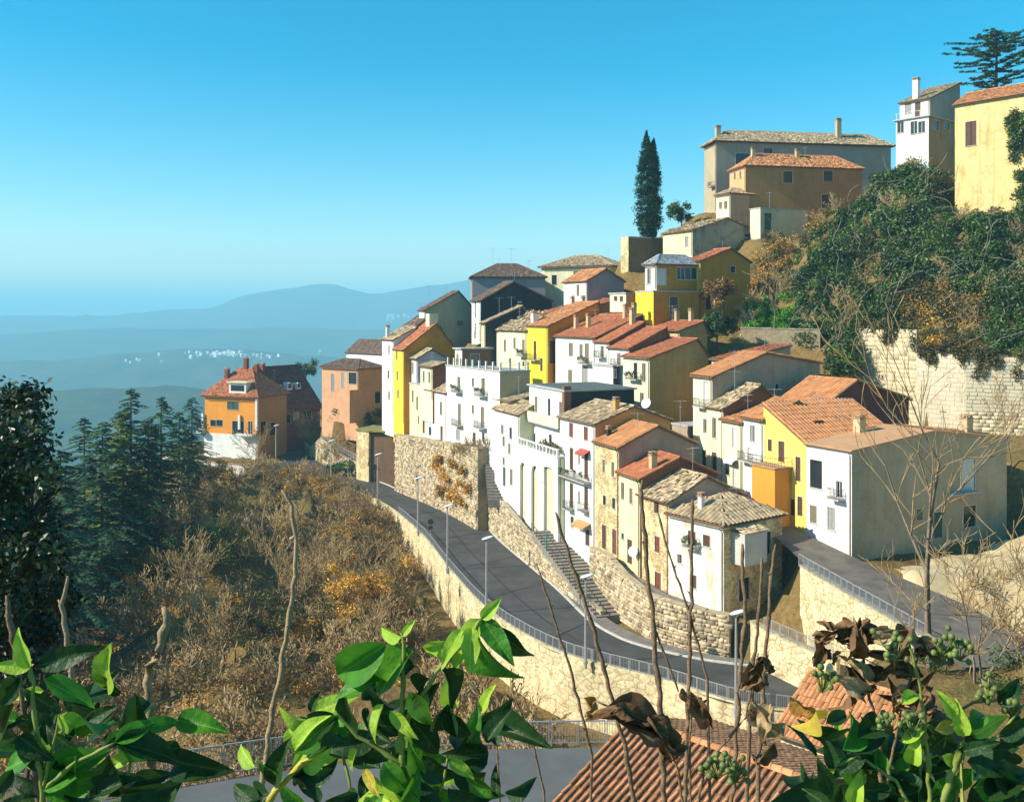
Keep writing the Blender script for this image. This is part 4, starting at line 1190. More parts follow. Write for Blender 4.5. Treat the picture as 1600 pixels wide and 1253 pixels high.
stone_wall('tall yellow stone wall with dry brush below the white balconied block', [(-5.2, 146), (-9.5, 156), (-14.5, 166), (-21.8, 179)], -33.4, [-20.6, -21.2, -21.9, -22.6], 2.4, 1, -1)
stone_wall('tall end return of the yellow stone wall beside the dark recess', [(-21.8, 179.1), (-19.5, 183.5)], -33.4, -22.6, .5, 1, -1)
stone_wall('curving rubble wall below the lower houses, right of the long stairs', [(20.9, 92.4), (17, 95.2), (14, 98.4), (12.1, 103.5), (10.7, 108), (9.2, 113.5)], -33.4, [-29.1, -29.0, -28.8, -28.2, -27.2, -27.6], .5, 1, -1)
stone_wall('yellow stone wall under the ramp railing right of the corner house', [(30.8, 71), (29.2, 81), (27.6, 92)], -34, [-24.2, -24.2, -24.2], .5, 1, -1, body=M_oldwall, stone=False)
stone_wall('low pale wall below the ramp, nearest the corner house', [(27.2, 80.5), (23.4, 88.5), (22.6, 91)], -34, [-29.2, -29.2, -29.2], .4, 1, -1, body=M_oldwall, stone=False)
stone_wall('white painted low wall along the inner bend by the villa garden', [(-31.6, 195.8), (-35.5, 201.5), (-42.4, 212.8), (-46.5, 221), (-53.0, 240)], -33.6, [-30.4, -30.0, -27.6, -31.0, -31.4], .4, 1, -1, body=plaster((0.80, 0.72, 0.50), .6))
# dark recess with a flat turf roof, left of the tall wall
bk = thing('stone_shed', 'small dark stone shed with mossy flat top beside the tall wall', 'shed', Vector((-27, 190, -33)))
m = MB(); a0, a1 = P(557, 0, 191), P(576, 0, 188); a2 = P(619, 0, 186)
for q in (a0, a1, a2): q.z = -33.4
m.prism([a0, a1, a1 + Vector((3, 5, 0)), a0 + Vector((3, 5, 0))], UP * 10.2); m.build('wall', StW, bk, bk.location)
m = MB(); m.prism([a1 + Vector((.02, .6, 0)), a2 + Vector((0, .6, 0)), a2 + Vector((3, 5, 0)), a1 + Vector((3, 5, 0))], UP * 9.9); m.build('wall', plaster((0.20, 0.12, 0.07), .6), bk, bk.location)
m = MB(); m.prism([a0 - Vector((.2, .3, 0)), a1 - Vector((0, .3, 0)), a2 + Vector((.2, 0, 0)), a2 + Vector((3, 6, 0)), a0 + Vector((2.5, 6, 0))], UP * .3)
for v in m.v: v.z += 10.25
m.build('roof', basic('moss', (0.26, 0.24, 0.07), .95, .4, 1.0, .5), bk, bk.location)

M_step = basic('worn_step', (0.27, 0.23, 0.18), .9, .3, 1.5, .4)
# stairs up along the houses: every step a piece
st = thing('stairs', 'long wide stone stairs climbing between roadside wall and the houses', 'stairs', Vector((9.8, 104, -33)))
b0, b1 = Vector((10.9, 104.2, 0)), Vector((4.4, 125.5, 0)); NS = 27
ax = (b1 - b0).normalized(); sx = ax.cross(UP)
for i in range(NS):
    p = b0 + (b1 - b0) * (i / NS); z = -32.9 + 4.6 * (i + 1) / NS
    wl = 1.9
    c = MB(); c.box(p - sx * wl + UP * (z - .9), sx * (2 * wl), (b1 - b0) / NS * 1.06, UP * .9)
    c.build('step', M_step if i % 9 else M_paving, st, st.location)
m = MB(); q0, q1 = b0 - sx * 1.95, b1 - sx * 1.95
m.tube([q0 + UP * -31.7, q1 + UP * -27.2], .04, 6)
for i in range(12):
    p = q0 + (q1 - q0) * i / 11; z = -32.7 + 4.5 * i / 11; m.tube([p + UP * z, p + UP * (z + 1.0)], .03, 5)
m.build('handrail', M_iron, st, st.location)
st2 = thing('stairs', 'short dark stair flight climbing beside the narrow white house', 'stairs', Vector((-2.5, 141, -27)))
for i in range(16):
    p = Vector((-1.9, 139.5, 0)) + Vector((-.05, .55, 0)) * i; z = -27.0 + .34 * i
    c = MB(); c.box(p + Vector((-1.6, 0, z - 1.2)), (3.0, 0, 0), (0, .6, 0), (0, 0, 1.2)); c.build('step', M_paving, st2, st2.location)
# lane in front of the arcade
m = MB(); lane = [(4.9, 125), (1.0, 137.5), (-1.2, 143), (1.8, 144), (3.6, 136), (8.3, 125)]
m.prism([Vector((x, y, -28.9)) for x, y in lane], UP * .55); tag(m.build('lane', M_paving), kind='structure')
m = MB(); lane = [(20.8, 93.4), (17.4, 95.8), (14.5, 98.9), (12.6, 103.8), (11.2, 108.3), (9.8, 113.8), (12.0, 110), (13.6, 105), (16.2, 100.4), (20.6, 94.4)]
zz = [-29.4, -29.35, -29.2, -28.7, -28.1, -28.0, -28.0, -28.6, -29.2, -29.4]
m.poly([Vector((x, y, z)) for (x, y), z in zip(lane, zz)]); tag(m.build('path', M_paving), kind='structure')

# coursed stone wall of the hillside, right edge: blocks one by one
rw = thing('retaining_wall', 'high pale coursed stone wall holding up the wooded slope', 'wall', Vector((70, 126, -16)))
seg = [(P(1338, 0, 143), P(1432, 0, 133), 10.5, -2.6), (P(1432, 0, 131.5), P(1508, 0, 126), -7, -5.2), (P(1508, 0, 126), P(1625, 0, 122), -6, -5.6)]
m = MB(); WP = []
for i, (a, b, _, zt) in enumerate(seg):
    a.z = b.z = -20; zt = (-2.2, -5.4, -5.7)[i]
    n = (b - a).normalized().cross(UP); n = n if n.y < 0 else -n
    m.prism([a, b, b - n * 2, a - n * 2], UP * (zt + 20))
m.build('wall_body', plaster((0.66, 0.56, 0.36), .6, (0.40, 0.32, 0.18)), rw, rw.location)
count = 0; extraV = []; extraF = []; extraT = []
prot = {}
for i, (a, b, _, zt) in enumerate(seg):
    zt = (-2.2, -5.4, -5.7)[i]; t = (b - a).normalized(); n = t.cross(UP); n = n if n.y < 0 else -n
    ang = math.atan2(t.y, t.x); L = (b - a).length
    z = zt - .35 if i == 2 else zt - .4; row = 0
    bh, bw = (.5, 1.05) if i == 2 else (.62, 1.3)
    while z > (-17.5 if i == 2 else -15.5):
        s = -random.random() * bw
        while s < L:
            w = bw * random.choice((.7, .9, 1.0, 1.25, 1.5))
            lo, hi = max(0, s), min(L, s + w)
            if hi - lo > .3:
                key = (round((hi - lo) * 4) / 4 if hi - lo > .25 else .25, i == 2)
                dp = (.1 if i == 2 else .055) * random.uniform(.5, 1.3)
                if i == 2 and count < 200 or i != 2 and count < 300 and random.random() < .55 and False or i == 1 and count < 100:
                    if key not in prot:
                        c = MB(); x, h2 = key[0] / 2 - .03, bh / 2 - .03
                        c.v = [Vector(v) for v in ((-x, 0, -h2), (x, 0, -h2), (x, 0, h2), (-x, 0, h2), (-x + .04, -1, -h2 + .04), (x - .05, -1, -h2 + .05), (x - .04, -1, h2 - .05), (-x + .05, -1, h2 - .04))]
                        c.f = [(4, 5, 6, 7), (0, 1, 5, 4), (1, 2, 6, 5), (2, 3, 7, 6), (3, 0, 4, 7)]
                        prot[key] = mesh('stone_block', c.v, c.f, M_ashlar_plain if 'M_ashlar_plain' in globals() else plaster((0.64, 0.57, 0.42), .5, (0.42, 0.34, 0.20)))
                    o = put('stone_block', prot[key], rw)
                    c0 = a + t * ((lo + hi) / 2) + UP * (z - a.z) + n * .003
                    o.location = c0 - rw.location; o.rotation_euler = (0, 0, ang + random.uniform(-.01, .01))
                    o.scale = ((hi - lo - .05) / max(.2, key[0] - .06), dp, 1)
                    count += 1
                else:
                    b0_ = len(extraV); cz = z
                    for sx_, sz_ in ((lo + .03, -1), (hi - .03, -1), (hi - .03, 1), (lo + .03, 1)):
                        q = a + t * sx_ + n * .003; extraV.append((q.x, q.y, cz + sz_ * (bh / 2 - .03)))
                    for sx_, sz_ in ((lo + .07, -1), (hi - .08, -1), (hi - .07, 1), (lo + .08, 1)):
                        q = a + t * sx_ + n * dp; extraV.append((q.x, q.y, cz + sz_ * (bh / 2 - .07)))
                    extraF += [(b0_ + 4, b0_ + 5, b0_ + 6, b0_ + 7)] + [(b0_ + k, b0_ + (k + 1) % 4, b0_ + 4 + (k + 1) % 4, b0_ + 4 + k) for k in range(4)]
                    extraT += [min(1.4, max(.6, random.gauss(1, .14)))] * 8
            s += w
        z -= bh; row += 1
o = put('stones', mesh('stones', np.array(extraV) - np.array(rw.location), np.array(extraF), M_ashlar, np.array(extraT)), rw); o['kind'] = 'stuff'
pa, pb = P(1158, 0, 152), P(1282, 0, 147)
stone_wall('low pale garden wall under the bright green bushes', [(pa.x, pa.y), (pb.x, pb.y)], -8, [-2.3, -2.5], .5, 1, 1 if (pb - pa).cross(UP).y < 0 else -1, True, (.7, .4), mat=M_ashlar)

rl_ = [((30.9, 66), (39, 66), -24.3), ((29.7, 81), (38, 80), -24.3), ((28.3, 92), (34.4, 93), -24.2), ((27.0, 98), (30.4, 100.2), -22.9), ((24.4, 105), (27.2, 107), -22.0), ((22.6, 110), (25.4, 111), -21.0)]
V = []; F = []
for a_, b_, z_ in rl_: V += [(a_[0], a_[1], z_), (b_[0], b_[1], z_)]
for i in range(len(rl_) - 1): F.append((2 * i, 2 * i + 1, 2 * i + 3, 2 * i + 2))
tag(put('ramp_road', mesh('ramp_road', V, F, basic('worn_asphalt', (0.17, 0.14, 0.11), .9, .35, .6, .3))), kind='structure')
# ------------------------------------------------------------------ railings and lamps
pan_me = {}


def railing(label, pts, z, h=1.1, step=2.0, bars=12, mat=None, name='railing', zf=None, solid=False):
    root = thing(name, label, 'railing', Vector((pts[0][0], pts[0][1], z))); rl = root.location
    pl = [Vector((x, y, 0)) for x, y in pts]; L = sum((b - a).length for a, b in zip(pl, pl[1:]))
    n = max(2, int(L / step) + 1); ev = even(pl, n)
    for a, b in zip(ev, ev[1:]):
        d = b - a; Ls = d.length
        key = (round(Ls, 1), h, bars)
        if key not in pan_me:
            c = MB(); l = Ls - .08; X = Vector((1, 0, 0)); Yv = Vector((0, 1, 0))
            for zz, r in ((h, .03), (h * .5, .012) if False else (.12, .022)): c.cbox((Ls / 2, 0, zz), X, l / 2, Yv, r, UP, r)
            for xx in (.06, Ls / 2, Ls - .06): c.cbox((xx, 0, h / 2), X, .028, Yv, .028, UP, h / 2)
            for k in range(bars): c.cbox((.1 + (Ls - .2) * (k + .5) / bars, 0, h / 2 + .05), X, .011, Yv, .011, UP, h / 2 - .06)
            pan_me[key] = mesh('panel', c.v, c.f, mat or M_galv)
        o = put('panel', pan_me[key], root)
        za = zf(a) if zf else z; zb2 = zf(b) if zf else z
        o.location = Vector((a.x, a.y, za)) - rl
        o.rotation_euler = (0, -math.atan2(zb2 - za, Ls), math.atan2(d.y, d.x))
    return root


shift = lambda pl, dx, dy: [(x + dx, y + dy) for x, y in pl]
rail_pts = [(p.x + .2, p.y + .1) for p in even(RO, 90) if 78 < p.y < 160]
railing('galvanised road railing running along the outer edge of the road', rail_pts, -32.85)
railing('grey railing on the ramp wall in front of the white end house', [(30.6, 71), (29.0, 81), (27.4, 91.8)], -24.04)
railing('grey railing on the low pale wall beside the corner house', [(27.0, 80.5), (23.2, 88.5)], -29.04)
railing('short white railing by the wall recess at the inner bend', [(-31.4, 195.8), (-35.3, 201.3), (-42.0, 212)], -30, zf=lambda p: -30.2 + (p.y - 195) * .14, mat=None)
LAMPS = [(1150, 1112, 'street lamp rising from the orange roofs beside the ramp wall'), (915, 1036, 'street lamp in front of the foot of the long stairs'), (760, 957, 'street lamp with tilted disc head on the middle of the railing'),
         (699, 890, 'street lamp on the railing beside the black road sign'), (653, 832, 'street lamp on the railing in front of the stepped roadside wall'), (590, 783, 'street lamp in front of the dark recess'),
         (517, 755, 'street lamp beside the white painted bend wall'), (431, 723, 'street lamp at the corner of the orange villa'), (450, 662, 'farthest street lamp, in front of the maroon roofed wing')]
for i, (px, py, lab) in enumerate(LAMPS):
    b = G(px, py, -32.9) if i < 8 else G(px, py, -31.2)
    root = thing('street_lamp', lab, 'street lamp', b, 'lamps along the road'); rl = b
    hgt = 8.2
    m = MB(); m.tube([b - UP * .5, b + UP * 1.2, b + UP * (hgt - .3)], [.15, .13, .085], 8); m.tube([b - UP * .02, b + UP * .25], .22, 8); m.build('pole', M_galv, root, rl)
    hd = MB(); t = Vector((.95, -.1, .28)).normalized(); s_ = t.cross(UP).normalized(); n = s_.cross(t)
    hd.ell(b + UP * hgt + t * .15, t * .72, s_ * .42, n * .13, 14, 6); hd.build('lamp_head', M_lampw, root, rl, True)
    hd = MB(); hd.tube([b + UP * (hgt - .35), b + UP * (hgt - .05)], [.09, .16], 8); hd.build('collar', M_galv, root, rl)
# thin green pole and signs
b = Vector((4.3, 119.5, -30.4)); gp = thing('lamp_pole', 'slim green and white pole at the head of the stairs', 'pole', b)
m = MB(); m.tube([b, b + UP * 3.2], .11, 8); m.build('pole_base', basic('green_paint', (0.02, 0.30, 0.20), .5, .15), gp, b)
m = MB(); m.tube([b + UP * 3.2, b + UP * 9.4], .06, 8); m.tube([b + UP * 9.3, b + UP * 9.5 + Vector((-.9, -.2, 0))], .04, 6); m.build('pole', M_galv, gp, b)
for px, py, lab, r_ in ((673, 850, 'black-faced round road sign on the railing seen from behind', .42), (630, 765, 'dark round road sign before the low stepped wall', .4)):
    b = G(px, py, -32.8); g_ = thing('road_sign', lab, 'sign', b)
    m = MB(); m.tube([b - UP * .2, b + UP * 3.4], .04, 6); m.build('post', M_galv, g_, b)
    m = MB(); k = 16; c = b + UP * 3.2 - Vector((0, .06, 0))
    m.prism([c + Vector((math.cos(2 * math.pi * q / k) * r_, 0, math.sin(2 * math.pi * q / k) * r_)) for q in range(k)], (0, -.03, 0)); m.build('sign_plate', M_iron, g_, b)
    if r_ > .41:
        m = MB(); m.cbox(b + UP * 2.4 - Vector((0, .06, 0)), Vector((1, 0, 0)), .3, Vector((0, 1, 0)), .015, UP, .25); m.build('lower_plate', M_iron, g_, b)
# lower road near the viewpoint with its bar fence
m = MB(); m.prism([Vector(p) for p in ((-60, 33, -21.3), (-30, 36, -21.3), (-4, 36.5, -21.3), (9, 34, -21.3), (12, 44, -21.3), (6, 46.6, -21.3), (-3.5, 46.2, -21.3), (-12.2, 43.6, -21.3), (-20, 40.6, -21.3), (-40, 37.5, -21.3), (-60, 38, -21.3))], UP * .3)
tag(m.build('lower_road', basic('lower_asphalt', (0.13, 0.135, 0.13), .85, .25, .4, .2)), kind='structure')
railing('pale bar fence along the lower road in the middle foreground', [(10, 46.2), (5.8, 46.8), (-3.6, 46.4)], -20.95, 1.15, 2.4, 18)
railing('pale bar fence along the lower road at the lower left', [(-8.5, 45.0), (-12.4, 43.8), (-20, 40.9), (-27, 39.7)], -20.95, 1.4, 2.4, 18)
# villa terrace walls
stone_wall('white balustraded terrace wall below the orange villa', [(-48, 203), (-54, 200), (-64, 204), (-78, 212)], -37, [-31.4, -31.8, -31.6, -31.4], .4, 1, -1, body=Wh, stone=False, cap=M_tile_old_plain)
stone_wall('white lower garden wall with pillars under the villa terrace', [(-45, 190), (-52, 187), (-58, 190)], -41, [-35.2, -35.0, -35.2], .5, 1, -1, body=Wh, stone=False)

# ------------------------------------------------------------------ terrain
CP = [(0, 0, -1.9), (0, -6, -1.9), (-12, 0, -2.5), (12, 0, -2.5), (-30, 0, -6), (30, 0, -5), (60, 0, -2), (-70, 0, -20), (0, 4, -3.6), (-10, 6, -6.5), (10, 6, -6.2), (0, 10, -7.5), (-14, 12, -9), (14, 12, -8.8), (0, 20, -13), (-20, 20, -14), (20, 20, -13),
      (0, 30, -18.5), (-20, 30, -19.5), (-45, 28, -21.8), (18, 30, -17.5), (35, 30, -16), (50, 40, -17), (70, 45, -14), (0, 36, -21.4), (-20, 36, -21.6), (-45, 35, -22), (8, 40, -21.6), (-5, 46, -21.6), (-20, 42, -22), (-45, 40, -23.5),
      (0, 52, -26), (-15, 52, -28), (-35, 50, -29), (12, 52, -26), (24, 55, -21), (36, 55, -20), (50, 60, -20), (70, 65, -18), (0, 62, -33), (-15, 65, -36), (-35, 62, -36), (10, 66, -34), (20, 68, -33.5), (0, 76, -37.5), (-15, 78, -40), (-35, 78, -41), (12, 78, -37.6), (6, 85, -37.8), (0, 92, -38),
      (-8, 104, -39), (-13, 122, -39.5), (-19, 143, -38.8), (-29, 167, -37.5), (-40, 184, -36.6), (-56, 207, -34.5), (-20, 100, -41), (-28, 120, -42), (-35, 145, -41), (-45, 165, -39.5), (-60, 185, -38), (-40, 100, -43), (-55, 120, -44), (-65, 150, -44), (-85, 180, -50), (-100, 220, -60), (-95, 260, -62), (-85, 120, -52), (-85, 80, -45), (-80, 45, -34), (-120, 60, -60), (-140, 140, -75), (-150, 220, -90), (-150, 320, -120), (-100, 320, -115),
      (-84, 290, -45), (-62, 300, -30), (-75, 330, -80), (-45, 260, -30), (-35, 240, -28), (-48, 236, -29.5), (-30, 215, -25), (-38, 205, -29.5), (-30, 200, -28), (0, 260, -20), (0, 335, -70), (60, 335, -60), (150, 335, -60), (-60, 225, -32), (-72, 225, -33), (-66, 245, -32),
      (3, 128, -28.6), (0, 138, -28.0), (-2, 148, -24), (8, 117, -28.6), (-16, 172, -22.8), (-10, 160, -21.8), (-18, 186, -20), (-26, 188, -26),
      (30, 95, -24.4), (31, 86, -24.4), (33, 78, -24.4), (33, 70, -24.5), (40, 70, -24.3), (40, 80, -24.4), (38, 90, -24.6), (45, 88, -24.5), (50, 78, -24), (55, 92, -24.2), (60, 80, -23.5), (58, 100, -22), (70, 95, -21), (70, 108, -18), (60, 115, -17), (75, 118, -16.5), (52, 125, -14.5), (48, 118, -15), (44, 130, -13), (95, 118, -16), (95, 95, -18), (120, 100, -10),
      (22, 90, -31.2), (24, 87, -31), (26, 89.5, -31), (24, 94, -30.5),
      (42, 118, -12), (40, 140, -8), (36, 150, -4.5), (48, 147, -7), (36, 154, -2.6), (48, 149.5, -2.6), (30, 150, -5),
      (49, 146, -3), (57, 136, -3), (62, 134.5, -5), (70, 129, -5.8), (82, 126, -6), (90, 126, -6), (104, 124, -6),
      (40, 160, 2), (44, 166, 6), (52, 155, 5), (54, 164, 12), (60, 150, 8), (66, 160, 18), (75, 140, 6), (72, 150, 14), (85, 145, 14), (85, 155, 22), (100, 140, 12), (100, 155, 24), (125, 140, 16), (125, 165, 30), (60, 175, 19), (48, 176, 13), (40, 176, 10), (150, 180, 36), (110, 200, 34), (80, 220, 28), (40, 225, 20), (150, 240, 30), (20, 215, 8), (26, 200, 14), (30, 190, 14.5), (0, 225, 0), (150, 100, -4), (150, 40, 0), (150, 0, 4), (-20, 235, -18)]
CP = np.array(CP + FOOT, float)
GS = 1.2
GX = np.arange(-160, 171, GS); GY = np.arange(-8, 341, GS)
gx, gy = np.meshgrid(GX, GY)
gz = np.zeros_like(gx)
for r_ in range(gx.shape[0]):
    d2 = (gx[r_][:, None] - CP[None, :, 0]) ** 2 + (gy[r_][:, None] - CP[None, :, 1]) ** 2 + .25
    w = d2 ** -1.9
    gz[r_] = (w * CP[None, :, 2]).sum(1) / w.sum(1)
# gentle unevenness
gz += .25 * np.sin(gx * .7 + 1.3 * np.sin(gy * .31)) * np.sin(gy * .57 + np.sin(gx * .23)) + .12 * np.sin(gx * 1.9 + gy * 1.3)


def poly_mask(poly, buf=0):
    """even-odd inside test on the grid"""
    ins = np.zeros(gx.shape, bool); n = len(poly)
    for i in range(n):
        (x0, y0), (x1, y1) = poly[i], poly[(i + 1) % n]
        c = ((y0 > gy) != (y1 > gy)) & (gx < (x1 - x0) * (gy - y0) / (y1 - y0 + 1e-12) + x0)
        ins ^= c
    return ins


def near_line(pl, r):
    m_ = np.zeros(gx.shape, bool)
    for (x0, y0), (x1, y1) in zip(pl, pl[1:]):
        dx, dy = x1 - x0, y1 - y0; t = np.clip(((gx - x0) * dx + (gy - y0) * dy) / (dx * dx + dy * dy), 0, 1)
        m_ |= (gx - x0 - t * dx) ** 2 + (gy - y0 - t * dy) ** 2 < r * r
    return m_


rp = [(p.x, p.y) for p in ro] + [(p.x, p.y) for p in reversed(ri)]
rm_ = poly_mask(rp) | near_line([(p.x, p.y) for p in ri], 2.0) & (gy < 120) | near_line([(p.x, p.y) for p in ri], 1.2)
rz = np.vectorize(road_z)(gy)
gz = np.where(rm_, np.minimum(gz, rz - .35), gz)
# outside the outer wall the ground lies well below the road
side = near_line([(p.x, p.y) for p in ro if p.y < 150], 5.0) & ~poly_mask(rp)
side |= near_line([(p.x, p.y) for p in ro if p.y < 190], 1.7)
fl = near_line([(p.x, p.y) for p in ro if 120 < p.y < 206], 13.0) & ~poly_mask(rp) & (gy < 208) & (gx < -12)
gz = np.where(fl, np.minimum(gz, -36.2 + np.clip((gy - 140) / 45, 0, 1) * 1.8), gz)
gz = np.where(side, np.minimum(gz, -39.2 + np.clip((gy - 100) / 90, 0, 1) * 1.4), gz)
sm = poly_mask([(12.9, 104), (9.0, 103.5), (2.2, 126.5), (6.6, 126.5)]) | near_line([(10.9, 104.2), (4.4, 125.5)], 2.6)
tt = np.clip((gy - 104) / 21.5, 0, 1); gz = np.where(sm, np.minimum(gz, -33.6 + 4.6 * tt), gz)
w1f = [(27, 88.3), (19.3, 90.8), (14, 94.1), (11.5, 96.5), (8.3, 103), (9.4, 105), (11.2, 108), (12.5, 103.6), (14.4, 98.7), (17.2, 95.6), (21.2, 92.8), (25, 90.5)]
W1 = [(20.9, 92.4), (17, 95.2), (14, 98.4), (12.1, 103.5), (10.7, 108), (9.2, 113.5)]
gz = np.where(poly_mask(w1f) | near_line(W1, 1.6), np.minimum(gz, -33.4), gz)
gz = np.where(near_line([(-5.2, 146), (-9.5, 156), (-14.5, 166), (-21.8, 179), (-19.5, 183.5)], 1.7), np.minimum(gz, -33.6), gz)
lnp = [(-9.2, 162), (-5.2, 152), (-1.7, 138), (1.7, 127), (4.9, 116), (9.4, 104), (13.0, 104), (10.2, 112), (8.2, 120), (6.7, 126), (1.9, 138), (-1.6, 145), (-5, 149)]
gz = np.where(poly_mask(lnp) | near_line([(p[0], p[1]) for p in W0], 1.6), np.minimum(gz, -33.9 + 4.6 * tt), gz)
lm = poly_mask([(-60, 32), (12, 33), (13, 45), (6, 47.5), (-3.5, 47), (-12, 45), (-20, 42), (-60, 39.5)]); gz = np.where(lm, np.minimum(gz, -21.4), gz)
ramp_ = poly_mask([(30, 64), (27, 94), (35.5, 95), (40, 82), (40.5, 64)]); gz = np.where(ramp_, np.minimum(gz, -24.5), gz)
ramp_ = poly_mask([(26, 93), (21.6, 111), (26.5, 112), (31.5, 100), (35, 93)]); gz = np.where(ramp_, np.minimum(gz, -24.5 + np.clip((gy - 92) / 18, 0, 1) * 3.0), gz)


wall_front = [(44, 104), (50, 140)] + [(q.x + .6, q.y + 1.3) for a_, b_, *_ in seg for q in (a_, b_)] + [(105, 112), (80, 100), (60, 108)]
fw = poly_mask(wall_front); gz = np.where(fw, np.minimum(gz, -15.5 - np.clip((125 - gy) / 20, 0, 1) * 1.5), gz)


def tz(x, y):
    i = min(max((x - GX[0]) / GS, 0), len(GX) - 2.001); j = min(max((y - GY[0]) / GS, 0), len(GY) - 2.001)
    a, b = int(i), int(j); fx, fy = i - a, j - b
    return (gz[b, a] * (1 - fx) + gz[b, a + 1] * fx) * (1 - fy) + (gz[b + 1, a] * (1 - fx) + gz[b + 1, a + 1] * fx) * fy


def cast(px, py, y0=30, y1=330, dy=.7):
    """where the sight line through a photo pixel meets the ground"""
    y = y0
    while y < y1:
        x = (px - 800) * y / F0; z = -(py - HOR) * y / F0
        if z < tz(x, y): return Vector((x, y, tz(x, y)))
        y += dy
    return None


m, t, b, o = nodes_mat('hillside_ground')
v = world_vec(t)
c = ramp(t, noise(t, v, .12, 6, .65, .5), [(.3, (0.15, 0.095, 0.04, 1)), (.48, (0.27, 0.18, 0.07, 1)), (.62, (0.19, 0.15, 0.05, 1)), (.75, (0.40, 0.30, 0.15, 1))])
c = mixc(t, 1.0, c, ramp(t, noise(t, v, 2.2, 5, .7), [(.3, (.55, .55, .5, 1)), (.7, (1.25, 1.2, 1.1, 1))]), 'MULTIPLY')
t.links.new(c, b.inputs['Base Color']); b.inputs['Roughness'].default_value = .97; b.inputs['Specular IOR Level'].default_value = .1
bump(t, b, noise(t, v, 1.6, 6, .7), .9, .4)
M_ground = m
nyy, nxx = gx.shape
idx = np.arange(nyy * nxx).reshape(nyy, nxx)
Fg = np.stack([idx[:-1, :-1], idx[:-1, 1:], idx[1:, 1:], idx[1:, :-1]], -1).reshape(-1, 4)
tag(put('ground', mesh('ground', np.stack([gx, gy, gz], -1).reshape(-1, 3), Fg, M_ground, smooth=True)), kind='structure')

# ------------------------------------------------------------------ plants
M_ivy = basic('ivy_leaves', (0.080, 0.135, 0.015), 0.5, 0.5, .25, tint=True, trans=.2, spec=.4, col2=(0.02, 0.05, 0.015))
M_ivyo = basic('olive_scrub_leaves', (0.15, 0.13, 0.04), 0.8, 0.45, .3, tint=True, trans=.2)
M_gold = basic('golden_brush', (0.58, 0.33, 0.06), 0.9, 0.35, .3, tint=True, trans=.25)
M_brownl = basic('brown_brush', (0.32, 0.19, 0.07), 0.9, 0.4, .3, tint=True, trans=.2)
M_twig = basic('bare_twigs', (0.46, 0.31, 0.14), 0.9, 0.4, .4, tint=True)
M_bright = basic('bright_green_leaves', (0.12, 0.36, 0.02), 0.5, 0.3, .6, tint=True, trans=.3)
M_con = basic('conifer_needles', (0.048, 0.125, 0.040), 0.7, 0.5, .3, tint=True, trans=.1, col2=(0.015, 0.035, 0.022))
M_conl = basic('light_conifer_needles', (0.14, 0.19, 0.03), 0.7, 0.5, .3, tint=True, trans=.1)
M_cyp = basic('cypress_leaves', (0.022, 0.060, 0.022), 0.7, 0.5, .6, tint=True, trans=.08)
M_vine = basic('pale_vine', (0.46, 0.40, 0.27), .9, .3, 1.0)


def ribbons(S, tint=None):
    """far thin twigs: one narrow blade each"""
    S = np.asarray(S, float); k = len(S); d = S[:, 3:6] - S[:, 0:3]
    a = np.cross(d, rng.normal(size=(k, 3)) + np.array([0, 2.0, 0])); a /= np.linalg.norm(a, axis=1)[:, None] + 1e-9
    V = np.stack([S[:, 0:3] - a * S[:, 6:7], S[:, 0:3] + a * S[:, 6:7], S[:, 3:6] + a * S[:, 7:8], S[:, 3:6] - a * S[:, 7:8]], 1)
    return V.reshape(-1, 3), np.arange(k * 4).reshape(k, 4), np.repeat(np.ones(k) if tint is None else tint, 4)


def segs_arrays(S, tint=None):
    """S: (k,8) p0 p1 r0 r1 -> three-sided tapering prisms"""
    S = np.asarray(S, float); k = len(S)
    p0, p1, r0, r1 = S[:, 0:3], S[:, 3:6], S[:, 6], S[:, 7]
    d = p1 - p0; d /= np.linalg.norm(d, axis=1)[:, None] + 1e-9
    ref = np.where(np.abs(d[:, 2:3]) < .9, np.array([[0, 0, 1.]]), np.array([[1., 0, 0]]))
    a = np.cross(d, ref); a /= np.linalg.norm(a, axis=1)[:, None] + 1e-9
    b = np.cross(d, a)
    V = np.zeros((k, 6, 3))
    for i in range(3):
        w = 2 * math.pi * i / 3; off = a * math.cos(w) + b * math.sin(w)
        V[:, i] = p0 + off * r0[:, None]; V[:, 3 + i] = p1 + off * r1[:, None]
    f = np.array([[0, 1, 4, 3], [1, 2, 5, 4], [2, 0, 3, 5]])[None] + (np.arange(k) * 6)[:, None, None]
    t_ = np.ones(k) if tint is None else tint
    return V.reshape(-1, 3), f.reshape(-1, 4), np.repeat(t_, 6)


def grow(p, d, L, r, lev, out, kids=(5, 4, 3), spread=.75, up=.12, rmin=.018, wob=.16):
    n = 4 if lev == 0 else 3
    for i in range(n):
        d = (d + Vector((random.gauss(0, wob), random.gauss(0, wob), random.gauss(0, wob) + up))).normalized()
        q = p + d * (L / n); r2 = max(rmin, r * .78)
        out.append((*p, *q, r, r2))
        if lev < len(kids) and (i > 0 or lev > 0):
            for _ in range(max(1, int(round(kids[lev] / (n - (lev == 0)))))):
                e = (d + Vector((random.gauss(0, spread), random.gauss(0, spread), random.gauss(.15, spread * .6)))).normalized()
                grow(q, e, L * random.uniform(.42, .62), r2 * .62, lev + 1, out, kids, spread, up, rmin, wob)
        p, r = q, r2


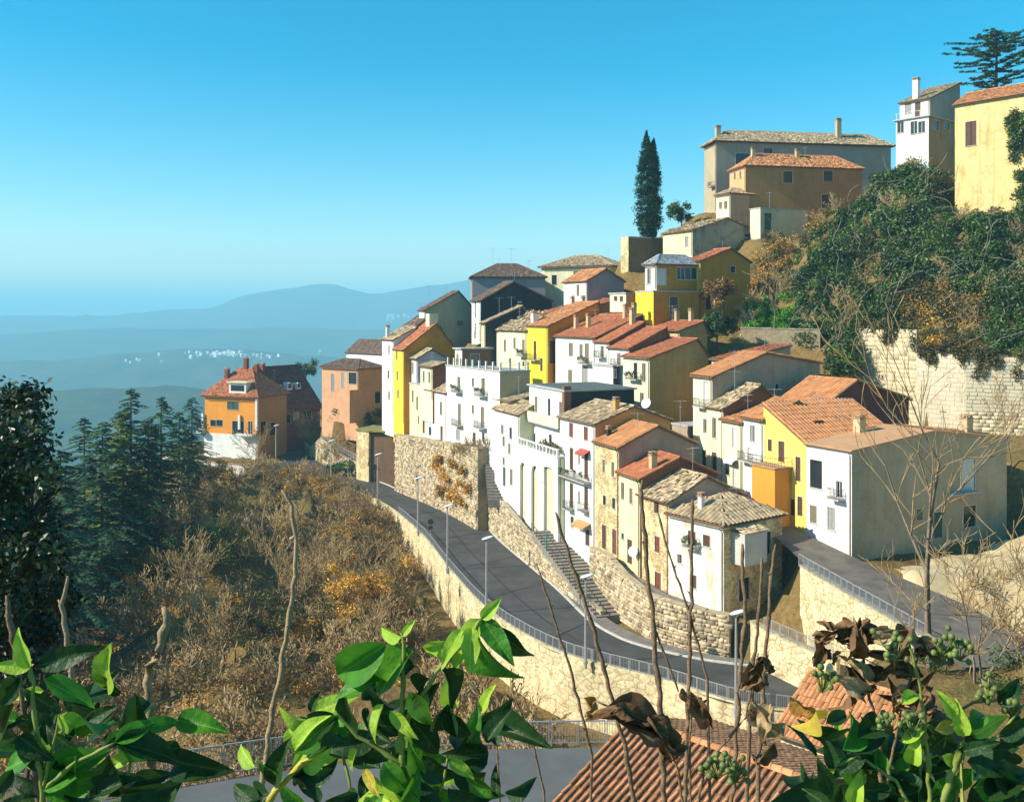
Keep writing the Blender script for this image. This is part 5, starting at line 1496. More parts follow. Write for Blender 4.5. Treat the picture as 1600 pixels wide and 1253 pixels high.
def bare_proto(seed, h=1.0, kids=(6, 6, 6), stems=1, spread=.8, r=.02, rmin=.0035, up=.12):
    random.seed(seed); out = []
    for s in range(stems):
        d = Vector((random.gauss(0, .35 if stems > 1 else .08), random.gauss(0, .35 if stems > 1 else .08), 1)).normalized()
        grow(Vector((random.uniform(-.08, .08) * (stems > 1), random.uniform(-.08, .08) * (stems > 1), -.04)), d, h * .62, r, 0, out, kids, spread, up, rmin)
    return np.array(out)


def place(S, loc, sc, rz, rs=None):
    """copy of a segment array"""
    c, s = math.cos(rz), math.sin(rz); Mx = np.array([[c, -s, 0], [s, c, 0], [0, 0, 1]]) * sc
    o = S.copy(); o[:, 0:3] = S[:, 0:3] @ Mx.T + loc; o[:, 3:6] = S[:, 3:6] @ Mx.T + loc; o[:, 6:8] = S[:, 6:8] * (rs or sc)
    return o


def stuff(name, label, cat, V, F, T, mat):
    o = put(name, mesh(name, V, F, mat, T)); tag(o, label, cat, None, 'stuff'); return o


PROTO = [bare_proto(11 + i, 1.0, (5, 6, 3), 2, .75, .016, .0058) for i in range(5)]
print('proto segs', [len(p) for p in PROTO])
# --- scrub on the ravine slope
rs_ = random.Random(5)
poly = [(-3, 82), (-7, 104), (-12, 122), (-18, 143), (-28, 167), (-39, 185), (-50, 201), (-62, 206), (-85, 190), (-85, 160), (-72, 120), (-45, 84), (-30, 62), (-8, 57), (4, 58), (6, 72)]


def inside(x, y, poly):
    r = False; n = len(poly)
    for i in range(n):
        (x0, y0), (x1, y1) = poly[i], poly[(i + 1) % n]
        if (y0 > y) != (y1 > y) and x < (x1 - x0) * (y - y0) / (y1 - y0) + x0: r = not r
    return r


spots = []
tries = 0
while len(spots) < 335 and tries < 40000:
    tries += 1
    x, y = rs_.uniform(-86, 7), rs_.uniform(56, 208)
    if not inside(x, y, poly): continue
    if any((x - a) ** 2 + (y - b_) ** 2 < 2.5 ** 2 for a, b_, *_ in spots): continue
    spots.append((x, y))
base_n = len(spots)
for q, q2 in zip(ro, ro[1:]):
    if 136 < q.y < 203:
        t_ = (q2 - q).normalized(); o_ = Vector((-abs(t_.y), -abs(t_.x), 0))
        for _ in range(2):
            w_ = q + o_ * rs_.uniform(1.6, 5.0) + t_ * rs_.uniform(0, 2); spots.append((w_.x, w_.y))
SS = []; ST = []; LC = {'gold': [], 'brown': [], 'olive': []}
for i, (x, y) in enumerate(spots):
    z = tz(x, y); h = rs_.uniform(3.5, 7.5)
    dr = min(math.hypot(x - q.x, y - q.y) for q in ro)
    if dr < 6 and y < 140: h = rs_.uniform(2.2, 4.2)
    if y > 140: h = rs_.uniform(2.2, 3.6) if dr < 8 else rs_.uniform(3.5, 6.5)
    if i >= base_n: h = rs_.uniform(3.2, 5.4)
    if y > 188 and x < -48: h = rs_.uniform(1.2, 2.4)
    S = place(PROTO[i % 5], np.array([x, y, z]), h, rs_.uniform(0, 6.28), h * rs_.uniform(.9, 1.3))
    SS.append(S); ST.append(np.full(len(S), rs_.choice((.5, .7, .9, 1.1, 1.3))))
    k = rs_.random()
    kind = 'gold' if k < .38 else ('brown' if k < .80 else 'olive')
    for q in range(3):
        LC[kind].append((Vector((x + rs_.gauss(0, 1.1), y + rs_.gauss(0, 1.1), z + h * rs_.uniform(.2, .75))), (1.3, 1.3, h * .2)))
V, F, T = ribbons(np.concatenate(SS), np.concatenate(ST))
print('scrub tris', len(F) * 2)
stuff('bare_scrub', 'tangle of bare brown shrubs covering the ravine slope below the road', 'shrubs', V, F, T, M_twig)
for kind, mt, n_, sz, lab in (('gold', M_gold, 95, .17, 'golden dry brush scattered over the ravine slope'), ('brown', M_brownl, 75, .16, 'brown withered undergrowth on the ravine slope'), ('olive', M_ivyo, 95, .18, 'olive green undergrowth on the ravine slope')):
    V, F, T = leaf_arrays(LC[kind], n_, sz, .1, 1, (1.0, .4), .2)
    stuff('undergrowth', lab, 'undergrowth', V, F, T, mt)
# coloured thickets that stand out: golden, green and dark evergreen
for px, py, n_, mt, lab, nm in ((225, 880, 34, M_gold, 'bright golden thicket right of the dark conifers', 'golden_thicket'), (340, 850, 16, M_ivyo, 'olive green bush in the middle of the ravine scrub', 'green_bush'), (312, 835, 14, M_ivy, 'dark evergreen bush in the middle of the ravine scrub', 'evergreen_bush'), (450, 960, 30, M_ivyo, 'pale olive bank of creepers below the middle of the ravine', 'creeper_bank'), (560, 920, 26, M_gold, 'rusty golden thicket beside the road wall', 'golden_thicket'), (640, 980, 16, M_brownl, 'brown thicket at the foot of the road wall', 'brown_thicket')):
    p = cast(px, py + 40, 60); cl = []
    for _ in range(n_): cl.append((Vector((p.x + rs_.gauss(0, 2.4), p.y + rs_.gauss(0, 2.4), tz(p.x, p.y) + rs_.uniform(.5, 4.6))), (1.1, 1.1, .9)))
    V, F, T = leaf_arrays(cl, 200, .15, .15, 1, (1.15, .4), .25); stuff(nm, lab, 'shrubs', V, F, T, mt)
# ground litter and low grass
gr = [(Vector((x + rs_.gauss(0, 1.5), y + rs_.gauss(0, 1.5), 0)), (1.6, 1.6, .25)) for x, y in spots for _ in range(2)]
for c_, _ in gr: c_.z = tz(c_.x, c_.y) + .15
V, F, T = leaf_arrays(gr, 40, .16, .6, 1, (1.0, .4), .1)
stuff('dry_grass', 'dry grass and fallen leaves on the ravine floor', 'grass', V, F, T, M_gold)


def tree(name, label, base, S, crownV=None, trunk_n=6, mat=M_bark, cmat=None, group=None, crown_name='crown'):
    """trunk = thick segments, crown = the fine ones (plus leaves)"""
    root = thing(name, label, 'tree', Vector(base), group)
    S = S.copy(); b = np.array(base); S[:, 0:3] -= b; S[:, 3:6] -= b
    thick = S[:, 6] > np.quantile(S[:, 6], .93)
    low = S[thick]; foot = low[low[:, 2] < .02]
    if len(foot) > 1: S = np.concatenate([S, np.array([[*foot[0, 0:3], *q[0:3], q[6], q[6]] for q in foot[1:]])]); thick = np.concatenate([thick, np.ones(len(foot) - 1, bool)])
    V, F, T = segs_arrays(S[thick]); put('trunk', mesh('trunk', V, F, mat, T), root)
    V, F, T = segs_arrays(S[~thick], np.clip(rng.normal(1, .2, (~thick).sum()), .4, 1.6)); put(crown_name, mesh(crown_name, V, F, cmat or M_twig, T), root)
    return root


def bare_tree(label, px, py, h, Y=None, kids=(7, 5, 4), stems=1, rz=0, r=.022, seed=1, group=None, z=None, spread=.6, rmin=.0022, mat=M_bark):
    p = P(px, py, Y) if Y else cast(px, py)
    if p is None: return None
    p.z = tz(p.x, p.y) if z is None else z
    S = place(bare_proto(seed, 1.0, kids, stems, spread, r, rmin, .1), np.array(p), h, rz)
    return tree('bare_tree', label, p, S, mat=mat, group=group)


bare_tree('tall bare tree standing in front of the white end house', 1452, 980, 21, Y=57, seed=3, kids=(7, 6, 4), spread=.55, r=.014, rmin=.0011)
bare_tree('slender bare tree leaning left in front of the sunny bank', 1418, 985, 11, Y=50, seed=8, kids=(6, 4, 3), spread=.7, r=.014, rmin=.0015)
bare_tree('bare tree at the right edge before the grey flank', 1592, 985, 16, Y=50, seed=6, kids=(7, 6, 4), spread=.6, r=.014, rmin=.0012)
bare_tree('bare thicket tree right of the ramp', 1530, 985, 9, Y=54, seed=5, kids=(7, 6, 5), stems=3, spread=.7, r=.012, rmin=.002)
bare_tree('reddish bare tree by the bend below the maroon roof', 482, 690, 11, Y=222, seed=4, kids=(7, 7, 5), stems=2, spread=.9, r=.014, rmin=.004)
bare_tree('bare tree in the garden below the salmon house', 535, 668, 9, Y=205, seed=9, kids=(7, 7, 5), stems=2, spread=.9, r=.014, rmin=.004)
bare_tree('bare tree beside the villa garden wall', 400, 800, 13, Y=188, seed=10, kids=(7, 6, 5), spread=.7, r=.016, rmin=.003)
bare_tree('pale bare tree on the ivy slope above the pale garden wall', 1300, 590, 13, Y=141, seed=12, kids=(6, 5, 4), spread=.6, r=.016, rmin=.003)
bare_tree('bare tree among the ivy left of the high coursed wall', 1210, 520, 12, Y=152, seed=13, kids=(7, 6, 4), spread=.7, r=.014, rmin=.003)
bare_tree('thin bare tree growing in front of the coursed stone wall', 1580, 660, 11, Y=112, seed=14, kids=(6, 6, 4), spread=.6, r=.014, rmin=.003)
ORD = ('first', 'second', 'third', 'fourth', 'fifth', 'sixth', 'seventh', 'eighth', 'ninth', 'tenth')
for i, (px, py, Y, h) in enumerate(((250, 800, 140, 9), (290, 880, 118, 10), (352, 930, 104, 9), (385, 800, 150, 9), (420, 850, 128, 10), (470, 900, 112, 10), (505, 860, 126, 9), (530, 800, 158, 7), (560, 880, 122, 9), (600, 940, 104, 8))):
    bare_tree('bare multi-stemmed tree in the brown scrub, %s from the left' % ORD[i], px, py, h, Y=Y, seed=20 + i, kids=(7, 6, 5), stems=2, spread=.6, r=.013, rmin=.0032, group='bare trees in the scrub')


# --- conifers
def conifer(label, px, ptop, Y, h, light=False, seed=1, rad=.17):
    rr = random.Random(seed)
    top = P(px, ptop, Y); base = top - UP * h
    root = thing('conifer', label, 'tree', base, 'dark conifers left of the villa')
    S = [(0, 0, -1, 0, 0, h * .5, h * .014, h * .009), (0, 0, h * .5, 0, 0, h * .99, h * .009, h * .002)]
    B = []; LV = []; LF = []; LT = []
    z = h * .10; n = 0
    while z < h * .985:
        f = 1 - z / h; L = h * rad * 1.35 * (f ** .8) * rr.uniform(.5, 1.3) + .25
        a = rr.uniform(0, 6.28); d = Vector((math.cos(a), math.sin(a), 0))
        p0 = Vector((0, 0, z)); k = max(3, int(L / .55)); prev = p0
        for i in range(1, k + 1):
            t_ = i / k; p = p0 + d * L * t_ + UP * (L * (.30 * t_ - .62 * t_ * t_ + .18 * t_ ** 3))
            B.append((*prev, *p, .05 * (1 - t_) + .015, .05 * (1 - t_) + .01)); 
            s_ = d.cross(UP)
            for sd in (-1, 1, 0):
                w = (.26 + .80 * (1 - t_)) * min(1, L / 2.2) + .2
                e = (s_ * sd * .8 + d * .8 + UP * rr.uniform(-.35, .05)) * w * rr.uniform(.7, 1.3)
                nn = (UP * .10 + s_ * rr.uniform(-.15, .15) + d * rr.uniform(-.1, .1)) * 1.0
                wd = e.cross(UP).normalized() * (.22 + .12 * rr.random())
                b0 = len(LV); LV += [tuple(p), tuple(p + e * .5 + wd + nn * .5), tuple(p + e - UP * .12), tuple(p + e * .5 - wd - nn * .3)]
                LF.append((b0, b0 + 1, b0 + 2, b0 + 3)); LT += [rr.uniform(.5, 1.5)] * 4
            prev = p
        z += h * .0040 * (1 + f * .3); n += 1
    V, F, T = segs_arrays(np.array(S)); put('trunk', mesh('trunk', V, F, M_barkd, T), root)
    V, F, T = segs_arrays(np.array(B)); put('branches', mesh('branches', V, F, M_barkd, T), root)
    put('crown', mesh('crown', np.array(LV), np.array(LF), M_conl if light else M_con, np.array(LT)), root)
    return root


for i, (px, pt_, Y, h, li, lab, rd) in enumerate((
        (205, 602, 112, 31, False, 'tallest dark conifer left of the orange villa', .19), (193, 636, 104, 26, True, 'lighter yellow green conifer in front of the tallest one', .17), (132, 648, 108, 27, False, 'dark conifer left of the tallest one', .19),
        (252, 616, 118, 28, False, 'dark conifer midway between the tallest one and the villa', .18), (300, 618, 150, 26, False, 'dark conifer close beside the orange villa', .17), (160, 655, 98, 24, False, 'smaller conifer with spreading boughs below the twin tops', .2),
        (232, 650, 106, 24, False, 'conifer partly hidden behind the taller ones', .2), (95, 700, 84, 22, False, 'drooping conifer next to the dark broadleaf tree', .22), (280, 640, 135, 24, False, 'short conifer before the villa terrace', .18))):
    conifer(lab, px, pt_, Y * 1.3, h * 1.16, li, 40 + i, rd * 1.35)
# cedar on the hilltop
rr = random.Random(3)
cb = P(1556, 150, 182); cb.z -= 6
ced = thing('cedar_tree', 'flat-topped dark cedar on the hilltop at the upper right', 'tree', cb)
hh = P(1556, 52, 182).z - cb.z
S = [(0, 0, -2, 0, 0, hh * .6, .5, .32), (0, 0, hh * .6, .3, 0, hh, .32, .08)]
B = []; cl = []
for i, (f, L) in enumerate(((.99, 3.0), (.95, 5.0), (.90, 8.5), (.84, 7.0), (.76, 10), (.68, 9.0), (.60, 10.5), (.5, 9), (.42, 8))):
    for k in range(7):
        a = rr.uniform(0, 6.28); l = L * rr.uniform(.55, 1.05); d = Vector((math.cos(a), math.sin(a), .10))
        p = Vector((0, 0, hh * f - .3)); q = p + d * l; B.append((*p, *q, .10, .03))
        n = max(3, int(l / .8))
        for j in range(1, n + 1): cl.append((cb + p + d * (l * j / n) + Vector((rr.gauss(0, .3), rr.gauss(0, .3), .15)), (.75, .75, .16)))
V, F, T = segs_arrays(np.array(S + B)); put('trunk', mesh('trunk', V, F, M_barkd, T), ced)
V, F, T = leaf_arrays(cl, 34, .2, .8, 1, (1, .35), .2); put('crown', mesh('crown', V - np.array(cb), F, M_con, T), ced)
# cypress with two spires
cyb = P(1013, 372, 189)
cyp = thing('cypress_tree', 'dark columnar cypress with twin spires on the skyline', 'tree', cyb)
hc = P(1010, 208, 189).z - cyb.z
V, F, T = segs_arrays(np.array([(0, 0, -.5, 0, 0, hc * .8, .3, .08)])); put('trunk', mesh('trunk', V, F, M_barkd, T), cyp)
cl = []
for x0, top, w0 in ((-.35, 1.0, 2.5), (1.05, .93, 1.9)):
    k = 46
    for i in range(k):
        f = (i + .5) / k; w = w0 * min(1, (f * 6) ** .5) * (1 - f ** 3.2) ** .9 + .06
        for q in range(3):
            a = rr.uniform(0, 6.28)
            cl.append((cyb + Vector((x0 + math.cos(a) * w * .55, math.sin(a) * w * .55, hc * top * f)), (w * .55 + .08, w * .55 + .08, hc / k * 1.6)))
V, F, T = leaf_arrays(cl, 110, .19, .9, 1, (1, .4), .25); put('crown', mesh('crown', V - np.array(cyb), F, M_cyp, T), cyp)

# --- ivy and scrub on the hillside at the right
poly_px = [(1150, 500), (1178, 420), (1200, 372), (1228, 350), (1270, 322), (1318, 312), (1350, 250), (1392, 218), (1420, 235), (1452, 268), (1488, 290), (1520, 320), (1545, 250), (1565, 180), (1600, 150), (1640, 150), (1640, 566), (1440, 545), (1345, 528), (1335, 590), (1295, 590), (1282, 545), (1160, 520)]
iv = []; 
tries = 0
while len(iv) < 950 and tries < 12000:
    tries += 1
    px, py = rs_.uniform(1148, 1640), rs_.uniform(150, 592)
    if not inside(px, py, poly_px): continue
    p = cast(px, py, 95, 260)
    if p is None: continue
    iv.append((px, py, p))
print('ivy clumps', len(iv))
grp = {'ivy': [], 'olive': [], 'gold': [], 'bright': []}
VS = []; 
for px, py, p in iv:
    r0 = rs_.uniform(.9, 2.1)
    c_ = p + Vector((rs_.gauss(0, .4), -.4, rs_.uniform(-.1, 1.0)))
    nz = math.sin(px * .021 + 1.7) * math.sin(py * .027) + .5 * math.sin(px * .053 + py * .041)
    if px < 1300 and 320 < py < 480 and px < 1180 + (480 - py) * .85: k = 'gold' if rs_.random() < .55 else 'olive'
    elif px < 1245 and py > 462: k = 'bright'
    elif 1370 < px < 1545 and py > 450 and nz > -.3: k = 'olive' if rs_.random() < .6 else 'gold'
    else: k = 'ivy' if nz < .62 or rs_.random() < .4 else 'olive'
    if k == 'bright': r0 *= .7
    grp[k].append((c_, (r0, r0, r0 * .85)))
    if rs_.random() < .05:
        S = PROTO[rs_.randrange(5)]; h = rs_.uniform(2.5, 4.5); VS.append(place(S, np.array(p), h, rs_.uniform(0, 6), h * 1.1))
for k, mt, n_, sz, nm, lab in (('ivy', M_ivy, 260, .245, 'ivy', 'dense dark ivy and evergreen shrubs covering the steep slope at the right'), ('olive', M_ivyo, 300, .18, 'slope_shrubs', 'olive brown shrubs on the steep slope at the right'),
                              ('gold', M_gold, 260, .16, 'dry_brush', 'golden dry brush on the slope below the palazzo'), ('bright', M_bright, 330, .17, 'green_bush', 'bright green bushes above the low garden wall')):
    if not grp[k]: continue
    V, F, T = leaf_arrays(grp[k], n_, sz, .25, 1, (1.0, .38), .45)
    stuff(nm, lab, 'shrubs', V, F, T, mt)
V, F, T = ribbons(np.concatenate(VS), np.full(sum(len(s) for s in VS), 1.1)); stuff('bare_scrub', 'pale bare stems among the ivy on the steep slope', 'shrubs', V, F, T, M_twig)
# pale vines over the ivy
S = []
for i in range(210):
    px, py, p = rs_.choice(iv); q = p + Vector((0, -2.0, .6)); d = Vector((rs_.gauss(0, 1), rs_.gauss(-.1, .2), rs_.gauss(.2, .7))).normalized()
    for j in range(rs_.randrange(5, 12)):
        d = (d + Vector((rs_.gauss(0, .3), rs_.gauss(0, .1), rs_.gauss(0, .3)))).normalized(); q2 = q + d * .6; S.append((*q, *q2, .034, .03)); q = q2
V, F, T = segs_arrays(np.array(S)); stuff('vines', 'pale woody vines trailing over the ivy slope', 'vines', V, F, T, M_vine)
# trailing growth over the wall tops
tr = []
for a, b_, zt in ((seg[0][0], seg[0][1], -2.2), (seg[1][0], seg[1][1], -5.4), (seg[2][0], seg[2][1], -5.7)):
    for i in range(16):
        p = a + (b_ - a) * rs_.random(); d_ = rs_.random() ** 2 * 2.6; tr.append((Vector((p.x, p.y - .35, zt + .7 - d_)), (.9, .5, .8 + d_ * .3)))
V, F, T = leaf_arrays(tr, 170, .17, .1, 1, (.9, .4), .3); stuff('trailing_brush', 'brown brush hanging over the top of the high coursed wall', 'shrubs', V, F, T, M_ivyo)
# brush on the tall yellow wall, garden shrubs, green tuft by the corner house
cl = [(Vector((-6 - 9 * t_, 148.5 + 20 * t_, rs_.uniform(-30, -24))) + Vector((-.9, -.5, 0)), (.8, .8, .9)) for t_ in [rs_.random() * .75 for _ in range(26)]]
V, F, T = leaf_arrays(cl, 110, .2, .1, 1, (1, .4), .2); stuff('wall_brush', 'dry golden brush clinging to the tall yellow wall', 'shrubs', V, F, T, M_gold)
S = np.concatenate([place(PROTO[i % 5], np.array([-4.5 - 1.2 * i, 147 + 2.2 * i, -22.5 - .6 * i]), 4, i * 1.1, 4.5) for i in range(5)]); V, F, T = segs_arrays(S, np.full(len(S), .8)); stuff('bare_scrub', 'dry bare bush at the corner of the tall yellow wall', 'shrubs', V, F, T, M_twig)
cl = []
for i in range(46):
    p = P(rs_.uniform(508, 600), 700, rs_.uniform(194, 212)); cl.append((Vector((p.x, p.y, tz(p.x, p.y) + rs_.uniform(.3, 2.6))), (1.3, 1.3, 1.2)))
V, F, T = leaf_arrays(cl, 150, .24, .2, 1, (.8, .4), .3); stuff('garden_shrubs', 'dark evergreen shrubs in the shaded garden by the bend', 'shrubs', V, F, T, M_ivy)
p = P(1232, 975, 89); cl = [(Vector((p.x + rs_.gauss(0, .8), p.y + rs_.gauss(0, .6), tz(p.x, p.y) + .5)), (.7, .7, .4)) for _ in range(7)]
V, F, T = leaf_arrays(cl, 130, .15, .6, 1, (1, .3), .2); stuff('green_tuft', 'fresh green weeds at the foot of the ramp wall', 'weeds', V, F, T, M_bright)
cl = [(Vector((x_, y_, tz(x_, y_) + .25)), (1.3, 1.3, .45)) for x_, y_ in [(rs_.uniform(33, 62), rs_.uniform(50, 90)) for _ in range(120)] if not (28 < x_ < 41 and y_ > 66)]
V, F, T = leaf_arrays(cl, 120, .15, .3, 1, (1.1, .35), .1); stuff('dry_grass', 'dry straw coloured growth on the sunny bank by the ramp', 'grass', V, F, T, basic('straw', (0.52, 0.40, 0.18), .9, .3, .5, tint=True, trans=.2))
S = np.concatenate([place(PROTO[i % 5], np.array([x_, y_, tz(x_, y_)]), h_, i * 1.3, h_ * .8) for i, (x_, y_, h_) in enumerate([(rs_.uniform(27, 50), rs_.uniform(46, 66), rs_.uniform(2.5, 5)) for _ in range(22)])])
V, F, T = ribbons(S, np.full(len(S), .9)); stuff('bare_scrub', 'bare thicket of thin stems before the sunny bank', 'shrubs', V, F, T, M_twig)

bkp = poly_mask([(39.5, 60), (38.5, 82), (35.5, 92.5), (42, 97), (60, 106), (85, 106), (85, 60), (60, 48), (38, 48)]); ii, jj = np.where(bkp[:-1, :-1] & bkp[1:, 1:] & bkp[1:, :-1] & bkp[:-1, 1:])
vi = {}; Vb = []; Fb = []
for a_, b_ in zip(ii, jj):
    q = []
    for c_, d_ in ((a_, b_), (a_, b_ + 1), (a_ + 1, b_ + 1), (a_ + 1, b_)):
        if (c_, d_) not in vi: vi[(c_, d_)] = len(Vb); Vb.append((GX[d_], GY[c_], gz[c_, d_] + .04))
        q.append(vi[(c_, d_)])
    Fb.append(tuple(q))
tag(put('dirt_bank', mesh('dirt_bank', Vb, Fb, basic('dry_dirt', (0.60, 0.48, 0.28), .95, .35, .5, .6, col2=(0.42, 0.31, 0.15)), smooth=True)), kind='structure')
cl = [(Vector((x_, y_, tz(x_, y_) + rs_.uniform(.2, .9))), (1.2, 1.2, .8)) for x_, y_ in [(rs_.uniform(20, 44), rs_.uniform(22, 60)) for _ in range(150)] if not (x_ < 26 and 40 < y_ < 56)]
V, F, T = leaf_arrays(cl, 170, .11, .2, 1, (.9, .4), .25); stuff('bramble', 'dark green brambles below the viewpoint at the lower right', 'shrubs', V, F, T, M_ivy)
# --- dark broadleaf tree at the left edge, close to the viewpoint
bb = P(28, 980, 21); bb.z = tz(bb.x, bb.y) if bb.x > -160 else -14
dt = thing('evergreen_tree', 'dark glossy evergreen tree at the left edge, close to the viewpoint', 'tree', bb)
S = bare_proto(77, 1.0, (5, 4, 3), 1, .6, .02, .003); S = place(S, np.array([0, 0, 0]), 7, 0); S[:, [0, 1, 3, 4]] *= .35; V, F, T = segs_arrays(S, np.full(len(S), .5)); put('trunk', mesh('trunk', V, F, M_barkd, T), dt)
cl = []
for i in range(260):
    f = rs_.random(); px = rs_.uniform(-120, 30 + 75 * min(1, .25 + f * 1.2)); py = 610 + f * 480
    if py < 660 and px > 60: continue
    cl.append((P(px, py, rs_.uniform(18.5, 24)), rs_.uniform(.3, .6)))
M_dk = basic('dark_glossy_leaves', (0.035, 0.065, 0.018), .4, .4, 1.0, tint=True, trans=.15, spec=.5)
V, F, T = leaf_arrays(cl, 150, .075, .2, 1, (.9, .45), .25); put('crown', mesh('crown', V - np.array(bb), F, M_dk, T), dt)
# tree crown behind the villa and small dark trees
for px, py, Y, r0, lab in ((478, 577, 262, 3.2, 'dark round tree crown behind the maroon roof'), (1065, 330, 200, 2.4, 'small spreading tree left of the salmon house'), (1120, 500, 147, 2.2, 'dark evergreen bush below the ochre house'), (1130, 455, 155, 2.6, 'brown leafless shrub against the ochre house')):
    b_ = P(px, py, Y); b_.z -= 3.5; o = thing('small_tree', lab, 'tree', b_)
    V, F, T = segs_arrays(np.array([(0, 0, -2, 0, 0, 3, .2, .1)])); put('trunk', mesh('trunk', V, F, M_barkd, T), o)
    cl = [(b_ + Vector((rs_.gauss(0, r0 * .5), rs_.gauss(0, r0 * .5), 3.3 + rs_.gauss(0, r0 * .35))), r0 * .45) for _ in range(14)]
    V, F, T = leaf_arrays(cl, 150, .24, .2, 1, (.9, .4), .3); put('crown', mesh('crown', V - np.array(b_), F, M_brownl if 'brown' in lab else M_ivy, T), o)

# ------------------------------------------------------------------ foreground plants, close to the viewpoint
def leaf_mat(name, c1, c2, rough=.46, trans=.38):
    m, t, b, o = nodes_mat(name)
    tc = N(t, 'ShaderNodeTexCoord').outputs['Object']
    n1 = noise(t, tc, 3.0, 4, .6)
    c = ramp(t, n1, [(.3, rgba(c1)), (.7, rgba(c2))])
    sp_ = N(t, 'ShaderNodeSeparateXYZ'); t.links.new(tc, sp_.inputs[0])
    ab = N(t, 'ShaderNodeMath', operation='ABSOLUTE'); t.links.new(sp_.outputs[1], ab.inputs[0])
    vein = ramp(t, ab.outputs[0], [(.0, (1, 1, 1, 1)), (.012, (0, 0, 0, 1))])
    c = mixc(t, vein, c, rgba((c2[0] * 1.5 + .05, c2[1] * 1.35 + .04, c2[2] * 1.2)))
    t.links.new(c, b.inputs['Base Color']); b.inputs['Roughness'].default_value = rough; b.inputs['Specular IOR Level'].default_value = .3
    bump(t, b, noise(t, tc, 9, 3, .6), .25, .02)
    tr = N(t, 'ShaderNodeBsdfTranslucent'); t.links.new(c, tr.inputs[0])
    mx = N(t, 'ShaderNodeMixShader'); mx.inputs[0].default_value = trans
    t.links.new(b.outputs[0], mx.inputs[1]); t.links.new(tr.outputs[0], mx.inputs[2]); t.links.new(mx.outputs[0], o.inputs[0])
    return m


ML = {'g': leaf_mat('green_leaf', (0.04, 0.17, 0.018), (0.10, 0.32, 0.025)), 'l': leaf_mat('lime_leaf', (0.28, 0.48, 0.03), (0.46, 0.64, 0.07)), 'd': leaf_mat('dark_leaf', (0.012, 0.045, 0.012), (0.03, 0.085, 0.02)),
      'b': leaf_mat('brown_leaf', (0.12, 0.06, 0.028), (0.26, 0.15, 0.07), .85, .2), 'p': leaf_mat('pale_dry_leaf', (0.34, 0.22, 0.10), (0.55, 0.40, 0.22), .85, .25), 'o': leaf_mat('orange_dry_leaf', (0.40, 0.16, 0.03), (0.55, 0.28, 0.06), .8, .3), 'y': leaf_mat('yellow_leaf', (0.50, 0.36, 0.03), (0.62, 0.48, 0.07), .5, .35)}


def leaf_mesh(kind, seed, crinkle=0.0, width=.44, curl=.35, fold=.25):
    r = random.Random(seed); nu, nv = 12, 6; V = []; F = []
    ph = [r.uniform(0, 6) for _ in range(4)]
    for i in range(nu + 1):
        u = i / nu
        w = width * (math.sin(math.pi * min(1, u ** .72)) ** .85) * (1 - .25 * u) * .5 + .004
        for j in range(nv + 1):
            s = (j / nv - .5) * 2
            x = u - curl * .25 * u * u; y = s * w * (1 - fold * .25)
            z = abs(s) * w * fold * 2 - curl * u * u * .6 + .03 * math.sin(u * 9 + ph[0]) * abs(s)
            if crinkle:
                z += crinkle * (math.sin(u * 11 + ph[1] + s * 3) * .5 + math.sin(s * 6 + ph[2] + u * 7) * .5) * (.3 + u)
                y *= 1 - crinkle * 1.2 * math.sin(u * 8 + ph[3]) ** 2
            V.append((x, y, z))
    for i in range(nu):
        for j in range(nv):
            a = i * (nv + 1) + j; F.append((a, a + 1, a + nv + 2, a + nv + 1))
    return mesh('leaf', V, F, ML[kind], smooth=True)


LM = {}
for k in 'gldy': LM[k] = [leaf_mesh(k, 3 + i, 0, .42 + .06 * i, .18 + .22 * i, .22 + .16 * i) for i in range(3)]
for k in 'bpo': LM[k] = [leaf_mesh(k, 9 + i, .16 + .05 * i, .5, .5, .5) for i in range(3)]
rf = random.Random(21)


def leaf(root, px0, py0, px1, py1, Y, kind, dy=0.0, roll=None):
    """one leaf from its stalk pixel to its tip pixel at distance Y; dy pushes the tip away from or towards the viewer"""
    a, b_ = P(px0, py0, Y), P(px1, py1, Y + dy)
    d = (b_ - a); L = d.length; x = d.normalized()
    face = Vector((rf.gauss(-.25, .35), -1, rf.gauss(.55, .35)))
    z = (face - x * face.dot(x)).normalized(); y = z.cross(x)
    if roll: z, y = (z * math.cos(roll) + y * math.sin(roll)), (y * math.cos(roll) - z * math.sin(roll))
    M_ = Matrix((x, y, z)).transposed().to_4x4()
    o = put('leaf', rf.choice(LM[kind]), root)
    M_.translation = a - root.location
    o.matrix_local = M_ @ Matrix.Diagonal((L * 1.08, L * rf.uniform(.95, 1.25), L, 1))
    return o


M_gst = basic('green_stalk', (0.22, 0.26, 0.05), .6, .3, 30.0); M_bst = basic('woody_stalk', (0.26, 0.16, 0.09), .9, .4, 25.0, .4); M_pst = basic('pale_stalk', (0.40, 0.28, 0.16), .9, .35, 20.0, .4)


